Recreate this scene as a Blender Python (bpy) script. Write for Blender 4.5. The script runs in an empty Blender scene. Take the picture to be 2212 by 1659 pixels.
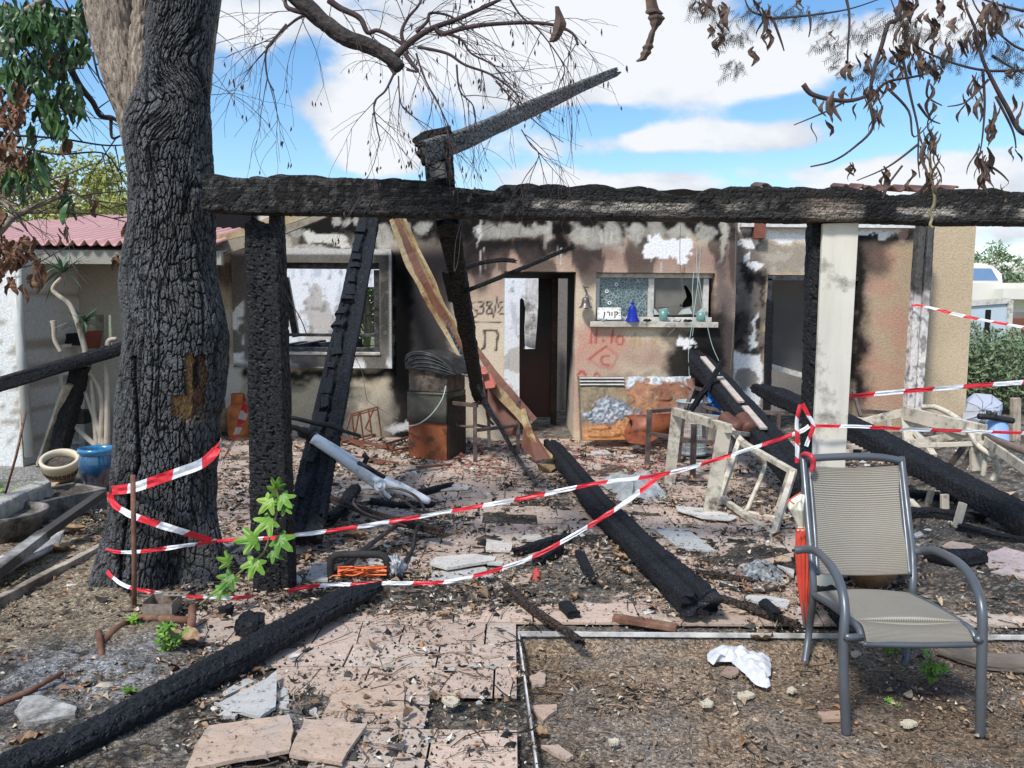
import bpy, bmesh, math, random
import numpy as np
from mathutils import Vector, Matrix, Euler
random.seed(7); RS = np.random.RandomState(11)
S = bpy.context.scene
COL = S.collection
# ------------------------------------------------------------------ camera
FPX, CU, CV, CAMH = 1671.0, 1106.0, 829.5, 1.55
PITCH, ROLL = math.radians(5.0), math.radians(0.42)
CR = Euler((math.radians(90) - PITCH, 0, 0)).to_matrix() @ Matrix.Rotation(ROLL, 3, 'Z')
cam = bpy.data.cameras.new('camera'); cam.sensor_fit = 'HORIZONTAL'; cam.sensor_width = 36.0
cam.lens = 36.0 * FPX / 2212.0; cam.clip_start = 0.05; cam.clip_end = 3000
camo = bpy.data.objects.new('camera', cam); COL.objects.link(camo)
camo.matrix_world = Matrix.Translation((0, 0, CAMH)) @ CR.to_4x4()
S.camera = camo
# ------------------------------------------------------------------ light and sky
SUN_EL, SUN_AZ = math.radians(52), math.radians(215)      # azimuth clockwise from +Y (straight ahead)
SUND = Vector((math.sin(SUN_AZ) * math.cos(SUN_EL), math.cos(SUN_AZ) * math.cos(SUN_EL), math.sin(SUN_EL)))
sl = bpy.data.lights.new('sun', 'SUN'); sl.energy = 2.15; sl.angle = math.radians(8.0); sl.color = (1, .95, .88)
so = bpy.data.objects.new('sun', sl); COL.objects.link(so)
so.rotation_euler = (-SUND).to_track_quat('-Z', 'Y').to_euler(); so.location = (0, 0, 20)
S.view_settings.view_transform = 'Standard'; S.view_settings.look = 'None'
S.view_settings.exposure = 0.95; S.view_settings.gamma = 1.0
W = bpy.data.worlds.new('World'); S.world = W; W.use_nodes = True
nt = W.node_tree; nt.nodes.clear()
def NN(t, **k):
    n = nt.nodes.new(t)
    for a, b in k.items(): setattr(n, a, b)
    return n
def setin(n, i, v):
    if v is None: return
    if hasattr(v, 'is_output') or isinstance(v, bpy.types.NodeSocket): nt.links.new(v, n.inputs[i])
    else: n.inputs[i].default_value = v
def M_(op, a, b=None, c=None, clamp=False):
    n = NN('ShaderNodeMath', operation=op); n.use_clamp = clamp
    setin(n, 0, a); setin(n, 1, b); setin(n, 2, c); return n.outputs[0]
def sky():
    tc = NN('ShaderNodeTexCoord'); sp = NN('ShaderNodeSeparateXYZ'); nt.links.new(tc.outputs['Generated'], sp.inputs[0])
    x, y, z = sp.outputs
    az = M_('ARCTAN2', x, y); el = M_('ARCSINE', z)
    zz = M_('ADD', M_('MAXIMUM', z, 0.0), 0.42)
    cb = NN('ShaderNodeCombineXYZ'); setin(cb, 0, M_('DIVIDE', x, zz)); setin(cb, 1, M_('DIVIDE', y, zz)); setin(cb, 2, 0.4)
    n1 = NN('ShaderNodeTexNoise'); n1.inputs['Scale'].default_value = 3.0; n1.inputs['Detail'].default_value = 9; n1.inputs['Roughness'].default_value = .56
    nt.links.new(cb.outputs[0], n1.inputs['Vector']); n1.inputs['Distortion'].default_value = .25
    n2 = NN('ShaderNodeTexNoise'); n2.inputs['Scale'].default_value = 7.0; n2.inputs['Detail'].default_value = 6
    nt.links.new(cb.outputs[0], n2.inputs['Vector'])
    acc = n1.outputs['Fac']
    def blob(u, v, ru, rv, s):
        nonlocal acc
        d = CR @ Vector(((u - CU) / FPX, -(v - CV) / FPX, -1)); d.normalize()
        a0, e0 = math.atan2(d.x, d.y), math.asin(d.z)
        da = M_('POWER', M_('MULTIPLY', M_('SUBTRACT', az, a0), FPX / ru), 2)
        de = M_('POWER', M_('MULTIPLY', M_('SUBTRACT', el, e0), FPX / rv), 2)
        g = M_('EXPONENT', M_('MULTIPLY', M_('ADD', da, de), -1.0))
        acc = M_('MULTIPLY_ADD', g, s, acc)
    for b in BLOBS: blob(*b)
    mr = NN('ShaderNodeMapRange', interpolation_type='SMOOTHSTEP'); setin(mr, 0, acc)
    mr.inputs[1].default_value = .455; mr.inputs[2].default_value = .60
    st = NN('ShaderNodeTexSky', sky_type='NISHITA'); st.sun_disc = False
    st.sun_elevation = SUN_EL; st.sun_rotation = SUN_AZ; st.altitude = 50; st.air_density = 1.2; st.dust_density = .6; st.ozone_density = 2.2
    hs = NN('ShaderNodeHueSaturation'); hs.inputs['Saturation'].default_value = 1.25; hs.inputs['Value'].default_value = 1.2
    nt.links.new(st.outputs[0], hs.inputs['Color'])
    cr = NN('ShaderNodeValToRGB'); setin(cr, 0, M_('MULTIPLY_ADD', n2.outputs['Fac'], .5, M_('MULTIPLY', acc, .55)))
    cr.color_ramp.elements[0].position = .38; cr.color_ramp.elements[0].color = (3.1, 3.55, 4.3, 1)
    cr.color_ramp.elements[1].position = .62; cr.color_ramp.elements[1].color = (5.6, 5.8, 6.1, 1)
    mx = NN('ShaderNodeMixRGB'); nt.links.new(mr.outputs[0], mx.inputs[0]); nt.links.new(hs.outputs[0], mx.inputs[1]); nt.links.new(cr.outputs[0], mx.inputs[2])
    bg = NN('ShaderNodeBackground'); bg.inputs['Strength'].default_value = .085
    nt.links.new(mx.outputs[0], bg.inputs[0])
    o = NN('ShaderNodeOutputWorld'); nt.links.new(bg.outputs[0], o.inputs[0])
# (pixel of the direction, radii, strength): thick cloud positive, open blue negative
BLOBS = [(540, 310, 150, 90, -.32), (640, 170, 60, 60, -.16), (700, 250, 110, 60, .20), (830, 345, 90, 30, .16), (960, 280, 60, 50, -.14), (560, 60, 120, 70, .12), (760, 390, 200, 30, -.12), (300, 330, 90, 200, -.28), (1280, 262, 150, 30, -.30), (1640, 240, 130, 34, -.26),
         (1880, 215, 120, 90, -.30), (1500, 345, 330, 22, -.20), (2150, 300, 120, 40, -.12), (1740, 20, 170, 60, -.28), (2120, 130, 80, 50, -.15),
         (60, 200, 120, 160, -.05), (700, 90, 80, 60, -.10), (1200, 90, 420, 110, .17), (1500, 120, 300, 80, .18), (700, 210, 150, 60, .14), (1500, 300, 380, 42, .17),
         (1150, 400, 170, 40, .18), (2050, 360, 230, 50, .24), (800, 300, 90, 50, .18), (1950, 70, 160, 60, .12), (1380, 405, 200, 25, .15), (2150, 500, 200, 60, .05)]
sky()
# ------------------------------------------------------------------ geometry helpers
def ray(u, v): return CR @ Vector(((u - CU) / FPX, -(v - CV) / FPX, -1))
def at(u, v, Y):
    d = ray(u, v); return Vector((0, 0, CAMH)) + d * (Y / d.y)
def gp(u, v, z=0.0):
    d = ray(u, v); return Vector((0, 0, CAMH)) + d * ((z - CAMH) / d.z)
CRT = np.array(CR.transposed())
def proj(P):
    q = (P - np.array([0, 0, CAMH])) @ CRT.T
    return CU + FPX * q[:, 0] / -q[:, 2], CV - FPX * q[:, 1] / -q[:, 2]
def lerp(a, b, t): return a + (b - a) * t
def hsh(ix, iy, iz, seed):
    h = (ix.astype(np.int64) * 374761393 + iy.astype(np.int64) * 668265263 + iz.astype(np.int64) * 2147483647 + seed * 974634777) & 0xffffffff
    h = ((h ^ (h >> 13)) * 1274126177) & 0xffffffff
    h = ((h ^ (h >> 16)) * 2246822519) & 0xffffffff
    return ((h ^ (h >> 15)) & 0xffffff) / float(0x1000000)
def vnoise(p, seed=0):
    i = np.floor(p); f = p - i; f = f * f * (3 - 2 * f); r = 0
    for a in (0, 1):
        for b in (0, 1):
            for c in (0, 1):
                w = (f[:, 0] if a else 1 - f[:, 0]) * (f[:, 1] if b else 1 - f[:, 1]) * (f[:, 2] if c else 1 - f[:, 2])
                r = r + w * hsh(i[:, 0] + a, i[:, 1] + b, i[:, 2] + c, seed)
    return r
def fbm(p, o=4, seed=0):
    p = np.asarray(p, float); r = 0; a = .5; s = 0
    for k in range(o): r = r + a * vnoise(p * 2 ** k, seed + k * 17); s += a; a *= .5
    return r / s
def worley2(a, b, seed=0):
    ia, ib = np.floor(a), np.floor(b); f1 = np.full(a.shape, 9.); f2 = f1.copy(); idd = np.zeros(a.shape)
    z = np.zeros(a.shape)
    for da in (-1, 0, 1):
        for db in (-1, 0, 1):
            ca, cb_ = ia + da, ib + db
            h1 = hsh(ca, cb_, z, seed); h2 = hsh(ca, cb_, z, seed + 5)
            d = np.sqrt((ca + h1 - a) ** 2 + (cb_ + h2 - b) ** 2)
            n = d < f1; f2 = np.where(n, f1, np.minimum(f2, d)); idd = np.where(n, h1 * .7 + h2 * .3, idd); f1 = np.where(n, d, f1)
    return f1, f2, idd
def sst(x, a, b):
    t = np.clip((x - a) / (b - a), 0, 1); return t * t * (3 - 2 * t)
# ------------------------------------------------------------------ naming, tagging
def tag(o, label=None, cat=None, group=None, kind=None):
    if label: o['label'] = label
    if cat: o['category'] = cat
    if group: o['group'] = group
    if kind: o['kind'] = kind
    return o
def thing(name, label, cat, loc=(0, 0, 0), rz=0, group=None, rot=None):
    o = bpy.data.objects.new(name, None); COL.objects.link(o); o.location = loc
    o.rotation_euler = rot if rot else (0, 0, rz); o.empty_display_size = .1
    return tag(o, label, cat, group)
def copy_thing(root, loc, rz, label, group=None, scale=None):
    r = root.copy(); COL.objects.link(r); r.location = loc; r.rotation_euler = (0, 0, rz); r['label'] = label
    if scale: r.scale = scale
    if group: r['group'] = group
    for ch in list(root.children):
        c = ch.copy(); COL.objects.link(c); c.parent = r
        for g in list(ch.children):
            d = g.copy(); COL.objects.link(d); d.parent = c
    return r
class MB:
    def __init__(s): s.v = []; s.f = []; s.c = []; s.mi = []
    def add(s, vs, fs, col=None, m=0):
        k = len(s.v); s.v += [tuple(p) for p in vs]; s.f += [tuple(i + k for i in f) for f in fs]; s.mi += [m] * len(fs)
        if col is not None: s.c += [tuple(col)] * len(vs) if not isinstance(col, list) else col
        return s
    def box(s, c, d, R=None, col=None, m=0, taper=1.0):
        c = Vector(c); vs = []
        for z in (-.5, .5):
            for y in (-.5, .5):
                for x in (-.5, .5):
                    t = taper if z > 0 else 1
                    p = Vector((x * d[0] * t, y * d[1] * t, z * d[2])); vs.append(c + (R @ p if R else p))
        return s.add(vs, [(0, 2, 3, 1), (4, 5, 7, 6), (0, 1, 5, 4), (2, 6, 7, 3), (0, 4, 6, 2), (1, 3, 7, 5)], col, m)
    def bar(s, a, b, w, h, up=(0, 0, 1), col=None, m=0):
        a, b = Vector(a), Vector(b); t = (b - a); L = t.length; t.normalize(); up = Vector(up)
        if abs(t.dot(up)) > .98: up = Vector((0, 1, 0))
        x = t.cross(up).normalized(); z = x.cross(t).normalized()
        R = Matrix((x, t, z)).transposed(); return s.box((a + b) / 2, (w, L, h), R, col, m)
    def tube(s, pts, r, n=8, col=None, m=0, cap=True):
        pts = [Vector(p) for p in pts]; N = len(pts)
        if not hasattr(r, '__len__'): r = [r] * N
        vs = []; prev = None
        for i, p in enumerate(pts):
            t = (pts[min(i + 1, N - 1)] - pts[max(i - 1, 0)])
            if t.length < 1e-9: t = Vector((0, 0, 1))
            t.normalize()
            if prev is None:
                a = Vector((0, 0, 1)) if abs(t.z) < .9 else Vector((1, 0, 0)); x = t.cross(a).normalized()
            else:
                x = prev - t * prev.dot(t)
                x = x.normalized() if x.length > 1e-6 else t.orthogonal().normalized()
            prev = x; y = t.cross(x)
            for k in range(n):
                a = 2 * math.pi * k / n; vs.append(p + (x * math.cos(a) + y * math.sin(a)) * r[i])
        fs = [(i * n + k, i * n + (k + 1) % n, (i + 1) * n + (k + 1) % n, (i + 1) * n + k) for i in range(N - 1) for k in range(n)]
        if cap: fs += [tuple(range(n))[::-1], tuple(range((N - 1) * n, N * n))]
        return s.add(vs, fs, col, m)
    def lathe(s, prof, c=(0, 0, 0), n=32, col=None, m=0, R=None):
        c = Vector(c); vs = []
        for r, z in prof:
            for k in range(n):
                a = 2 * math.pi * k / n; p = Vector((r * math.cos(a), r * math.sin(a), z)); vs.append(c + (R @ p if R else p))
        fs = [(i * n + k, i * n + (k + 1) % n, (i + 1) * n + (k + 1) % n, (i + 1) * n + k) for i in range(len(prof) - 1) for k in range(n)]
        return s.add(vs, fs, col, m)
    def prism(s, poly, d, col=None, m=0):
        d = Vector(d); n = len(poly); P = [Vector(p) for p in poly]
        vs = P + [p + d for p in P]
        return s.add(vs, [tuple(range(n))[::-1], tuple(range(n, 2 * n))] + [(i, (i + 1) % n, n + (i + 1) % n, n + i) for i in range(n)], col, m)
    def build(s, name, mat, parent=None, smooth=False, world=True, bevel=0, origin=None):
        """world: coordinates are world ones; the origin goes to the parent's location, or to the base of the mesh"""
        V = np.array(s.v, float).reshape(-1, 3)
        if parent is not None: org = np.array(rootloc(parent)) if world else np.zeros(3)
        elif origin is not None: org = np.array(origin, float)
        elif world and len(V): org = np.array([V[:, 0].mean(), V[:, 1].mean(), V[:, 2].min()])
        else: org = np.zeros(3)
        me = bpy.data.meshes.new(name); me.from_pydata((V - org).tolist(), [], s.f); 
        return finish(me, name, mat, parent, smooth, org, np.array(s.c) if s.c else None, s.mi, bevel)
def rootloc(o):
    l = Vector((0, 0, 0))
    while o is not None: l = l + o.location; o = o.parent
    return l
def finish(me, name, mat, parent, smooth, org, cols, mi=None, bevel=0):
    mats = mat if isinstance(mat, (list, tuple)) else [mat]
    for m in mats: me.materials.append(m)
    if len(mats) > 1 and mi: me.polygons.foreach_set('material_index', mi)
    if cols is not None:
        a = me.color_attributes.new('Col', 'FLOAT_COLOR', 'POINT')
        c = np.ones((len(me.vertices), 4), np.float32); c[:, :cols.shape[1]] = cols; a.data.foreach_set('color', c.ravel())
    if smooth: me.polygons.foreach_set('use_smooth', [True] * len(me.polygons))
    me.update(); o = bpy.data.objects.new(name, me); COL.objects.link(o)
    if parent is not None: o.parent = parent
    else: o.location = tuple(org)
    if bevel:
        b = o.modifiers.new('bevel', 'BEVEL'); b.width = bevel; b.segments = 2; b.limit_method = 'ANGLE'
    return o
def grid_obj(name, V, nr, nc, mat, parent=None, cols=None, wrap=False, smooth=True, mask=None, extra=None, caps=False):
    """V: (nr*nc,3) world coordinates; a quad sheet, wrap closes the columns"""
    cc = nc if wrap else nc - 1
    i, j = np.meshgrid(np.arange(nr - 1), np.arange(cc), indexing='ij'); i = i.ravel(); j = j.ravel(); j2 = (j + 1) % nc
    F = np.stack([i * nc + j, i * nc + j2, (i + 1) * nc + j2, (i + 1) * nc + j], 1)
    if mask is not None: F = F[mask]
    V = np.asarray(V, float)
    if parent is not None: org = np.array(rootloc(parent))
    else: org = np.array([V[:, 0].mean(), V[:, 1].mean(), V[:, 2].min()])
    me = bpy.data.meshes.new(name); fl = F.tolist()
    if caps: fl += [list(range(nc))[::-1], list(range((nr - 1) * nc, nr * nc))]
    me.from_pydata((V - org).tolist(), [], fl)
    return finish(me, name, mat, parent, smooth, org, cols)
# ------------------------------------------------------------------ materials
class MT:
    def __init__(s, name):
        global nt
        s.m = bpy.data.materials.new(name); s.m.use_nodes = True; nt = s.m.node_tree; s.t = nt
        s.b = nt.nodes['Principled BSDF']; s.tc = NN('ShaderNodeTexCoord')
    def mapping(s, scale=(1, 1, 1), gen='Object'):
        mp = NN('ShaderNodeMapping'); nt.links.new(s.tc.outputs[gen], mp.inputs[0]); mp.inputs['Scale'].default_value = scale; return mp.outputs[0]
    def noise(s, scale, detail=6, rough=.6, vec=None, dist=0):
        n = NN('ShaderNodeTexNoise'); n.inputs['Scale'].default_value = scale; n.inputs['Detail'].default_value = detail
        n.inputs['Roughness'].default_value = rough; n.inputs['Distortion'].default_value = dist
        nt.links.new(vec if vec else s.tc.outputs['Object'], n.inputs['Vector']); return n.outputs['Fac']
    def vor(s, scale, vec=None, feat='F1', out='Distance', rnd=1):
        n = NN('ShaderNodeTexVoronoi'); n.feature = feat; n.inputs['Scale'].default_value = scale; n.inputs['Randomness'].default_value = rnd
        nt.links.new(vec if vec else s.tc.outputs['Object'], n.inputs['Vector']); return n.outputs[out]
    def ramp(s, fac, els):
        r = NN('ShaderNodeValToRGB'); setin(r, 0, fac); cr = r.color_ramp
        while len(cr.elements) < len(els): cr.elements.new(.5)
        for e, (p, c) in zip(cr.elements, els): e.position = p; e.color = (*c, 1) if hasattr(c, '__len__') else (c, c, c, 1)
        return r.outputs[0]
    def mix(s, fac, a, b, bt='MIX'):
        n = NN('ShaderNodeMixRGB'); n.blend_type = bt; setin(n, 0, fac)
        setin(n, 1, a if not isinstance(a, tuple) else (*a, 1)[:4]); setin(n, 2, b if not isinstance(b, tuple) else (*b, 1)[:4]); return n.outputs[0]
    def attr(s, name='Col'):
        n = NN('ShaderNodeAttribute'); n.attribute_name = name; return n.outputs['Color']
    def bump(s, h, strength=.5, dist=.01, prev=None):
        b = NN('ShaderNodeBump'); b.inputs['Strength'].default_value = strength; b.inputs['Distance'].default_value = dist
        setin(b, 'Height', h)
        if prev: nt.links.new(prev, b.inputs['Normal'])
        nt.links.new(b.outputs[0], s.b.inputs['Normal']); return b.outputs[0]
    def set(s, **k):
        for a, v in k.items(): setin(s.b, {'col': 'Base Color', 'rough': 'Roughness', 'metal': 'Metallic', 'spec': 'Specular IOR Level', 'alpha': 'Alpha', 'trans': 'Transmission Weight', 'coat': 'Coat Weight', 'ior': 'IOR', 'sss': 'Subsurface Weight'}[a], v)
        return s.m
def pm(name, els, scale=6, rough=.7, metal=0, bump=.3, bs=40, bd=.005, stretch=(1, 1, 1), dirt=None, spec=.4, detail=7):
    """noise-ramped surface with grain bump, optionally a dirt layer (colour, amount, scale)"""
    t = MT(name); v = t.mapping(stretch)
    c = t.ramp(t.noise(scale, detail, .62, v), els)
    if dirt: c = t.mix(t.ramp(t.noise(dirt[2], 8, .7), [(1 - dirt[1] - .12, 0), (1 - dirt[1] + .08, 1)]), c, dirt[0])
    rr = t.ramp(t.noise(scale * 2.3, 4), [(.3, rough - .12 if rough > .2 else rough), (.7, min(1, rough + .12))])
    t.bump(t.noise(bs, 5, .65, v), bump, bd)
    return t.set(col=c, rough=rr, metal=metal, spec=spec)
def char_mat(name, grey=.03, tint=(.9, .95, 1.1), cell=28, stretch=(1, 1, 1), ash=.0, rough=.5, brown=None, bstr=.8):
    t = MT(name); v = t.mapping(stretch); wob = t.noise(9, 4, .6)
    mv = NN('ShaderNodeVectorMath', operation='MULTIPLY_ADD'); nt.links.new(v, mv.inputs[0]); mv.inputs[1].default_value = (1, 1, 1)
    nz = NN('ShaderNodeTexNoise'); nz.inputs['Scale'].default_value = 12; nt.links.new(t.tc.outputs['Object'], nz.inputs['Vector'])
    sc = NN('ShaderNodeVectorMath', operation='SCALE'); nt.links.new(nz.outputs['Color'], sc.inputs[0]); sc.inputs['Scale'].default_value = .035
    nt.links.new(sc.outputs[0], mv.inputs[2])
    e = t.vor(cell, mv.outputs[0], 'DISTANCE_TO_EDGE'); crack = t.ramp(e, [(0, 0), (.09, 1)])
    lo = tuple(grey * .35 * q for q in tint); hi = tuple(grey * 1.5 * q for q in tint)
    c = t.ramp(wob, [(.3, lo), (.62, tuple(grey * q for q in tint)), (.8, hi)])
    c = t.mix(t.noise(60, 3), c, tuple(min(1, grey * 1.6) * q for q in tint))
    if brown: c = t.mix(t.ramp(t.noise(3.1, 5), [(.55, 0), (.66, 1)]), c, brown)
    if ash: c = t.mix(t.ramp(t.noise(14, 8, .75), [(1 - ash - .1, 0), (1 - ash + .08, 1)]), c, (.42, .40, .38))
    c = t.mix(crack, (.003, .003, .003), c)
    n1 = t.bump(crack, bstr, .012); t.bump(t.noise(110, 4, .7), .5, .004, n1)
    return t.set(col=c, rough=t.ramp(t.noise(34, 4), [(.3, rough - .15), (.65, min(1, rough + .4))]), spec=.3)
# ================================================================== GROUND
def zones(u, v, P):
    """litter cover 0..1 and colours for the ground, in world-fixed patches"""
    n = fbm(P * [1.1, 1.1, 0] + 3, 4, 3); n2 = fbm(P * [6, 6, 0], 4, 9); n3 = fbm(P * [22, 22, 0], 3, 19)
    return n, n2, n3
EU = gp(1120, 1367); EV = gp(1160, 1659)          # corner of the soil bed and its near edge
def in_bed(P):
    xl = EU.x + (EV.x - EU.x) * (P[:, 1] - EU.y) / (EV.y - EU.y)
    return (P[:, 1] < EU.y) & (P[:, 0] > xl)
CURB_A, CURB_B = gp(0, 1300), gp(243, 1172)
def ground():
    ys = []; y = 1.75
    while y < 15.5: ys.append(y); y *= 1.0052
    ys += [17, 20, 25, 35, 60, 150, 500, 1400]; ys = np.array([-30, -4, 0.6] + ys)
    ss = np.concatenate([[-60, -20, -6, -2.5, -1.4, -1.0], np.arange(-.8, .8001, .0034), [1.0, 1.4, 2.5, 6, 20, 60]])
    X = np.abs(ys)[:, None].clip(1.2) * ss[None, :]; Y = ys[:, None] + 0 * ss[None, :]
    P = np.stack([X.ravel(), Y.ravel(), np.zeros(X.size)], 1)
    u, v = proj(P); ok = P[:, 1] > 1.0; u = np.where(ok, u, -9999); v = np.where(ok, v, 9999)
    n, n2, n3 = zones(u, v, P); bed = in_bed(P)
    un = u + (n2 - .5) * 130; vn = v + (n - .5) * 60
    left = sst(420 - un, 0, 120) * sst(vn, 1080, 1190) * sst(1420 - vn, 0, 60)       # pale chips around the tree
    near_house = sst(1080 - v, 0, 120)
    z = -.016 + (n2 - .5) * .030 + (n3 - .5) * .018 + (n - .5) * .035
    cover = np.zeros(len(P))
    cover += .010 * sst(1340 - vn, 0, 160)                                           # debris lies thicker towards the house
    cover += .030 * np.exp(-((un - 800) / 260.) ** 2 - ((vn - 1300) / 60.) ** 2) + .03 * np.exp(-((un - 1220) / 200.) ** 2 - ((vn - 1250) / 90.) ** 2)
    cover += .035 * np.exp(-((un - 700) / 190.) ** 2 - ((vn - 1520) / 130.) ** 2) + .03 * np.exp(-((un - 1650) / 160.) ** 2 - ((vn - 1210) / 60.) ** 2)
    cover += .05 * sst(620 - un, 0, 300) * sst(vn, 1330, 1420)
    cover += .035 * sst(un, 1850, 2000) * sst(1380 - v, 0, 60)
    z += cover - .012 * sst(v, 1300, 1345) * sst(u, 480, 600) - .004 * sst(v, 1000, 1060)
    z = np.where(P[:, 1] > 11, -.02, z); z = np.where(bed, -.068 + .03 * sst(P[:, 1], EU.y - .12, EU.y) + (n2 - .5) * .03 + (n3 - .5) * .012, z)
    z += left * .03
    P[:, 2] = z
    c = np.zeros((len(P), 3))
    base = np.array([.19, .17, .145]); dark = np.array([.022, .020, .019]); tan = np.array([.27, .20, .135]); pale = np.array([.42, .36, .28])
    brown = np.array([.25, .18, .12])
    def mixm(m, col): c[:] = c * (1 - m[:, None]) + col * m[:, None]
    c[:] = base
    mixm(sst(n2, .42, .60) * .75, dark)
    mixm(sst(n3, .55, .75) * .7, tan * .9)
    mixm(sst(fbm(P * [45, 45, 0], 2, 31), .62, .78) * .8, np.array([.40, .36, .30]))
    mixm(np.exp(-((un - 1700) / 220.) ** 2 - ((vn - 1180) / 130.) ** 2) * .75, dark)
    mixm(np.exp(-((un - 1150) / 260.) ** 2 - ((vn - 1120) / 60.) ** 2) * .75, dark)
    mixm(np.exp(-((un - 1300) / 190.) ** 2 - ((vn - 985) / 45.) ** 2) * .8 * sst(n3, .3, .6), np.array([.26, .13, .10]))   # brick dust
    # bed soil
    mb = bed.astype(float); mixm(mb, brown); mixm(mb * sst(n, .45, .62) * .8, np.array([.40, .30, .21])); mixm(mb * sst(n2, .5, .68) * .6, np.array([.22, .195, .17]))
    mixm(mb * np.exp(-((u - 1340) / 120.) ** 2 - ((v - 1560) / 60.) ** 2) * .6, np.array([.27, .25, .23]))
    mixm(mb * np.exp(-((u - 1900) / 220.) ** 2 - ((v - 1475) / 45.) ** 2) * .75, np.array([.035, .024, .02]))  # shade under the armchair, painted into the soil colour
    mixm(mb * sst(n3, .58, .74) * .5, np.array([.13, .10, .075]))
    # ash
    for (a, b, ra, rb, s) in ((620, 1530, 50, 35, .8), (230, 1460, 140, 45, .75), (700, 1590, 60, 30, .6), (1610, 1245, 70, 25, .9), (640, 1425, 60, 20, .5), (110, 1500, 110, 60, .5), (330, 1400, 60, 18, .8)):
        mixm(np.exp(-((un - a) / ra) ** 2 - ((vn - b) / rb) ** 2) * s * sst(n3 + n2 * .5, .55, .85), np.array([.44, .455, .48]))
    mixm(left, np.array([.36, .29, .20])); mixm(left * sst(n3, .45, .62) * .7, np.array([.13, .10, .07])); mixm(left * sst(fbm(P * [60, 60, 0], 2, 77), .55, .7) * .7, pale)
    conc = sst(150 - u, 0, 30) * sst(1075 - v, 0, 20) * (v > 940); mixm(conc, np.array([.34, .33, .31])); mixm(conc * sst(v, 1020, 1050) * sst(n2, .4, .6), np.array([.09, .13, .04]))
    far = sst(P[:, 1], 12.5, 16); mixm(far, np.array([.16, .17, .09]))
    t = MT('ground_litter_soil'); a = t.attr(); k = t.vor(95, None, 'F1', 'Color'); sepn = NN('ShaderNodeSeparateColor'); nt.links.new(k, sepn.inputs[0])
    col = t.mix(1.0, a, t.ramp(sepn.outputs[0], [(0, .35), (.35, .8), (.7, 1.15), (1, 1.9)]), 'MULTIPLY')
    col = t.mix(1.0, col, t.ramp(t.noise(260, 3, .7), [(.3, .55), (.7, 1.4)]), 'MULTIPLY')
    b1 = t.bump(t.noise(70, 8, .75), 1.0, .02); t.bump(t.vor(120), .7, .01, b1)
    m = t.set(col=col, rough=.92, spec=.25)
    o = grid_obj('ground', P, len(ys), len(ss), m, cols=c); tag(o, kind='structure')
ground()
def tile_mat(name, base, dirt=.37):
    t = MT(name); at_ = t.attr()
    c = t.mix(1.0, at_, t.ramp(t.noise(7, 8, .7, t.mapping((1, 3.5, 1))), [(.3, .82), (.6, 1.06), (.8, 1.2)]), 'MULTIPLY')
    c = t.mix(t.ramp(t.vor(150, t.mapping((.5, 1, 1))), [(.10, .75), (.22, 0)]), c, (.11, .085, .07))                # pits
    c = t.mix(t.ramp(t.noise(3.2, 9, .78), [(1 - dirt - .04, 0), (1 - dirt + .10, .92)]), c, (.045, .04, .037))
    c = t.mix(t.ramp(t.noise(42, 6, .7), [(.56, 0), (.66, .8)]), c, (.06, .05, .042))
    c = t.mix(t.ramp(t.noise(5, 3, .6), [(.58, 0), (.75, .35)]), c, (.33, .33, .34))
    t.bump(t.noise(60, 7, .75), .55, .006)
    return t.set(col=c, rough=.78, spec=.3)
TILE = tile_mat('pink_travertine_tile', 0); TILEW = tile_mat('pale_grey_tile', 0, .30)
def ragged(poly, amp=.008, n=5, seed=0):
    r = random.Random(seed); out = []
    for i in range(len(poly)):
        a, b = Vector(poly[i]), Vector(poly[(i + 1) % len(poly)])
        out.append(a)
        for k in range(1, n):
            q = a.lerp(b, k / n); out.append(q + Vector((r.uniform(-amp, amp), r.uniform(-amp, amp), 0)))
    return out
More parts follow.
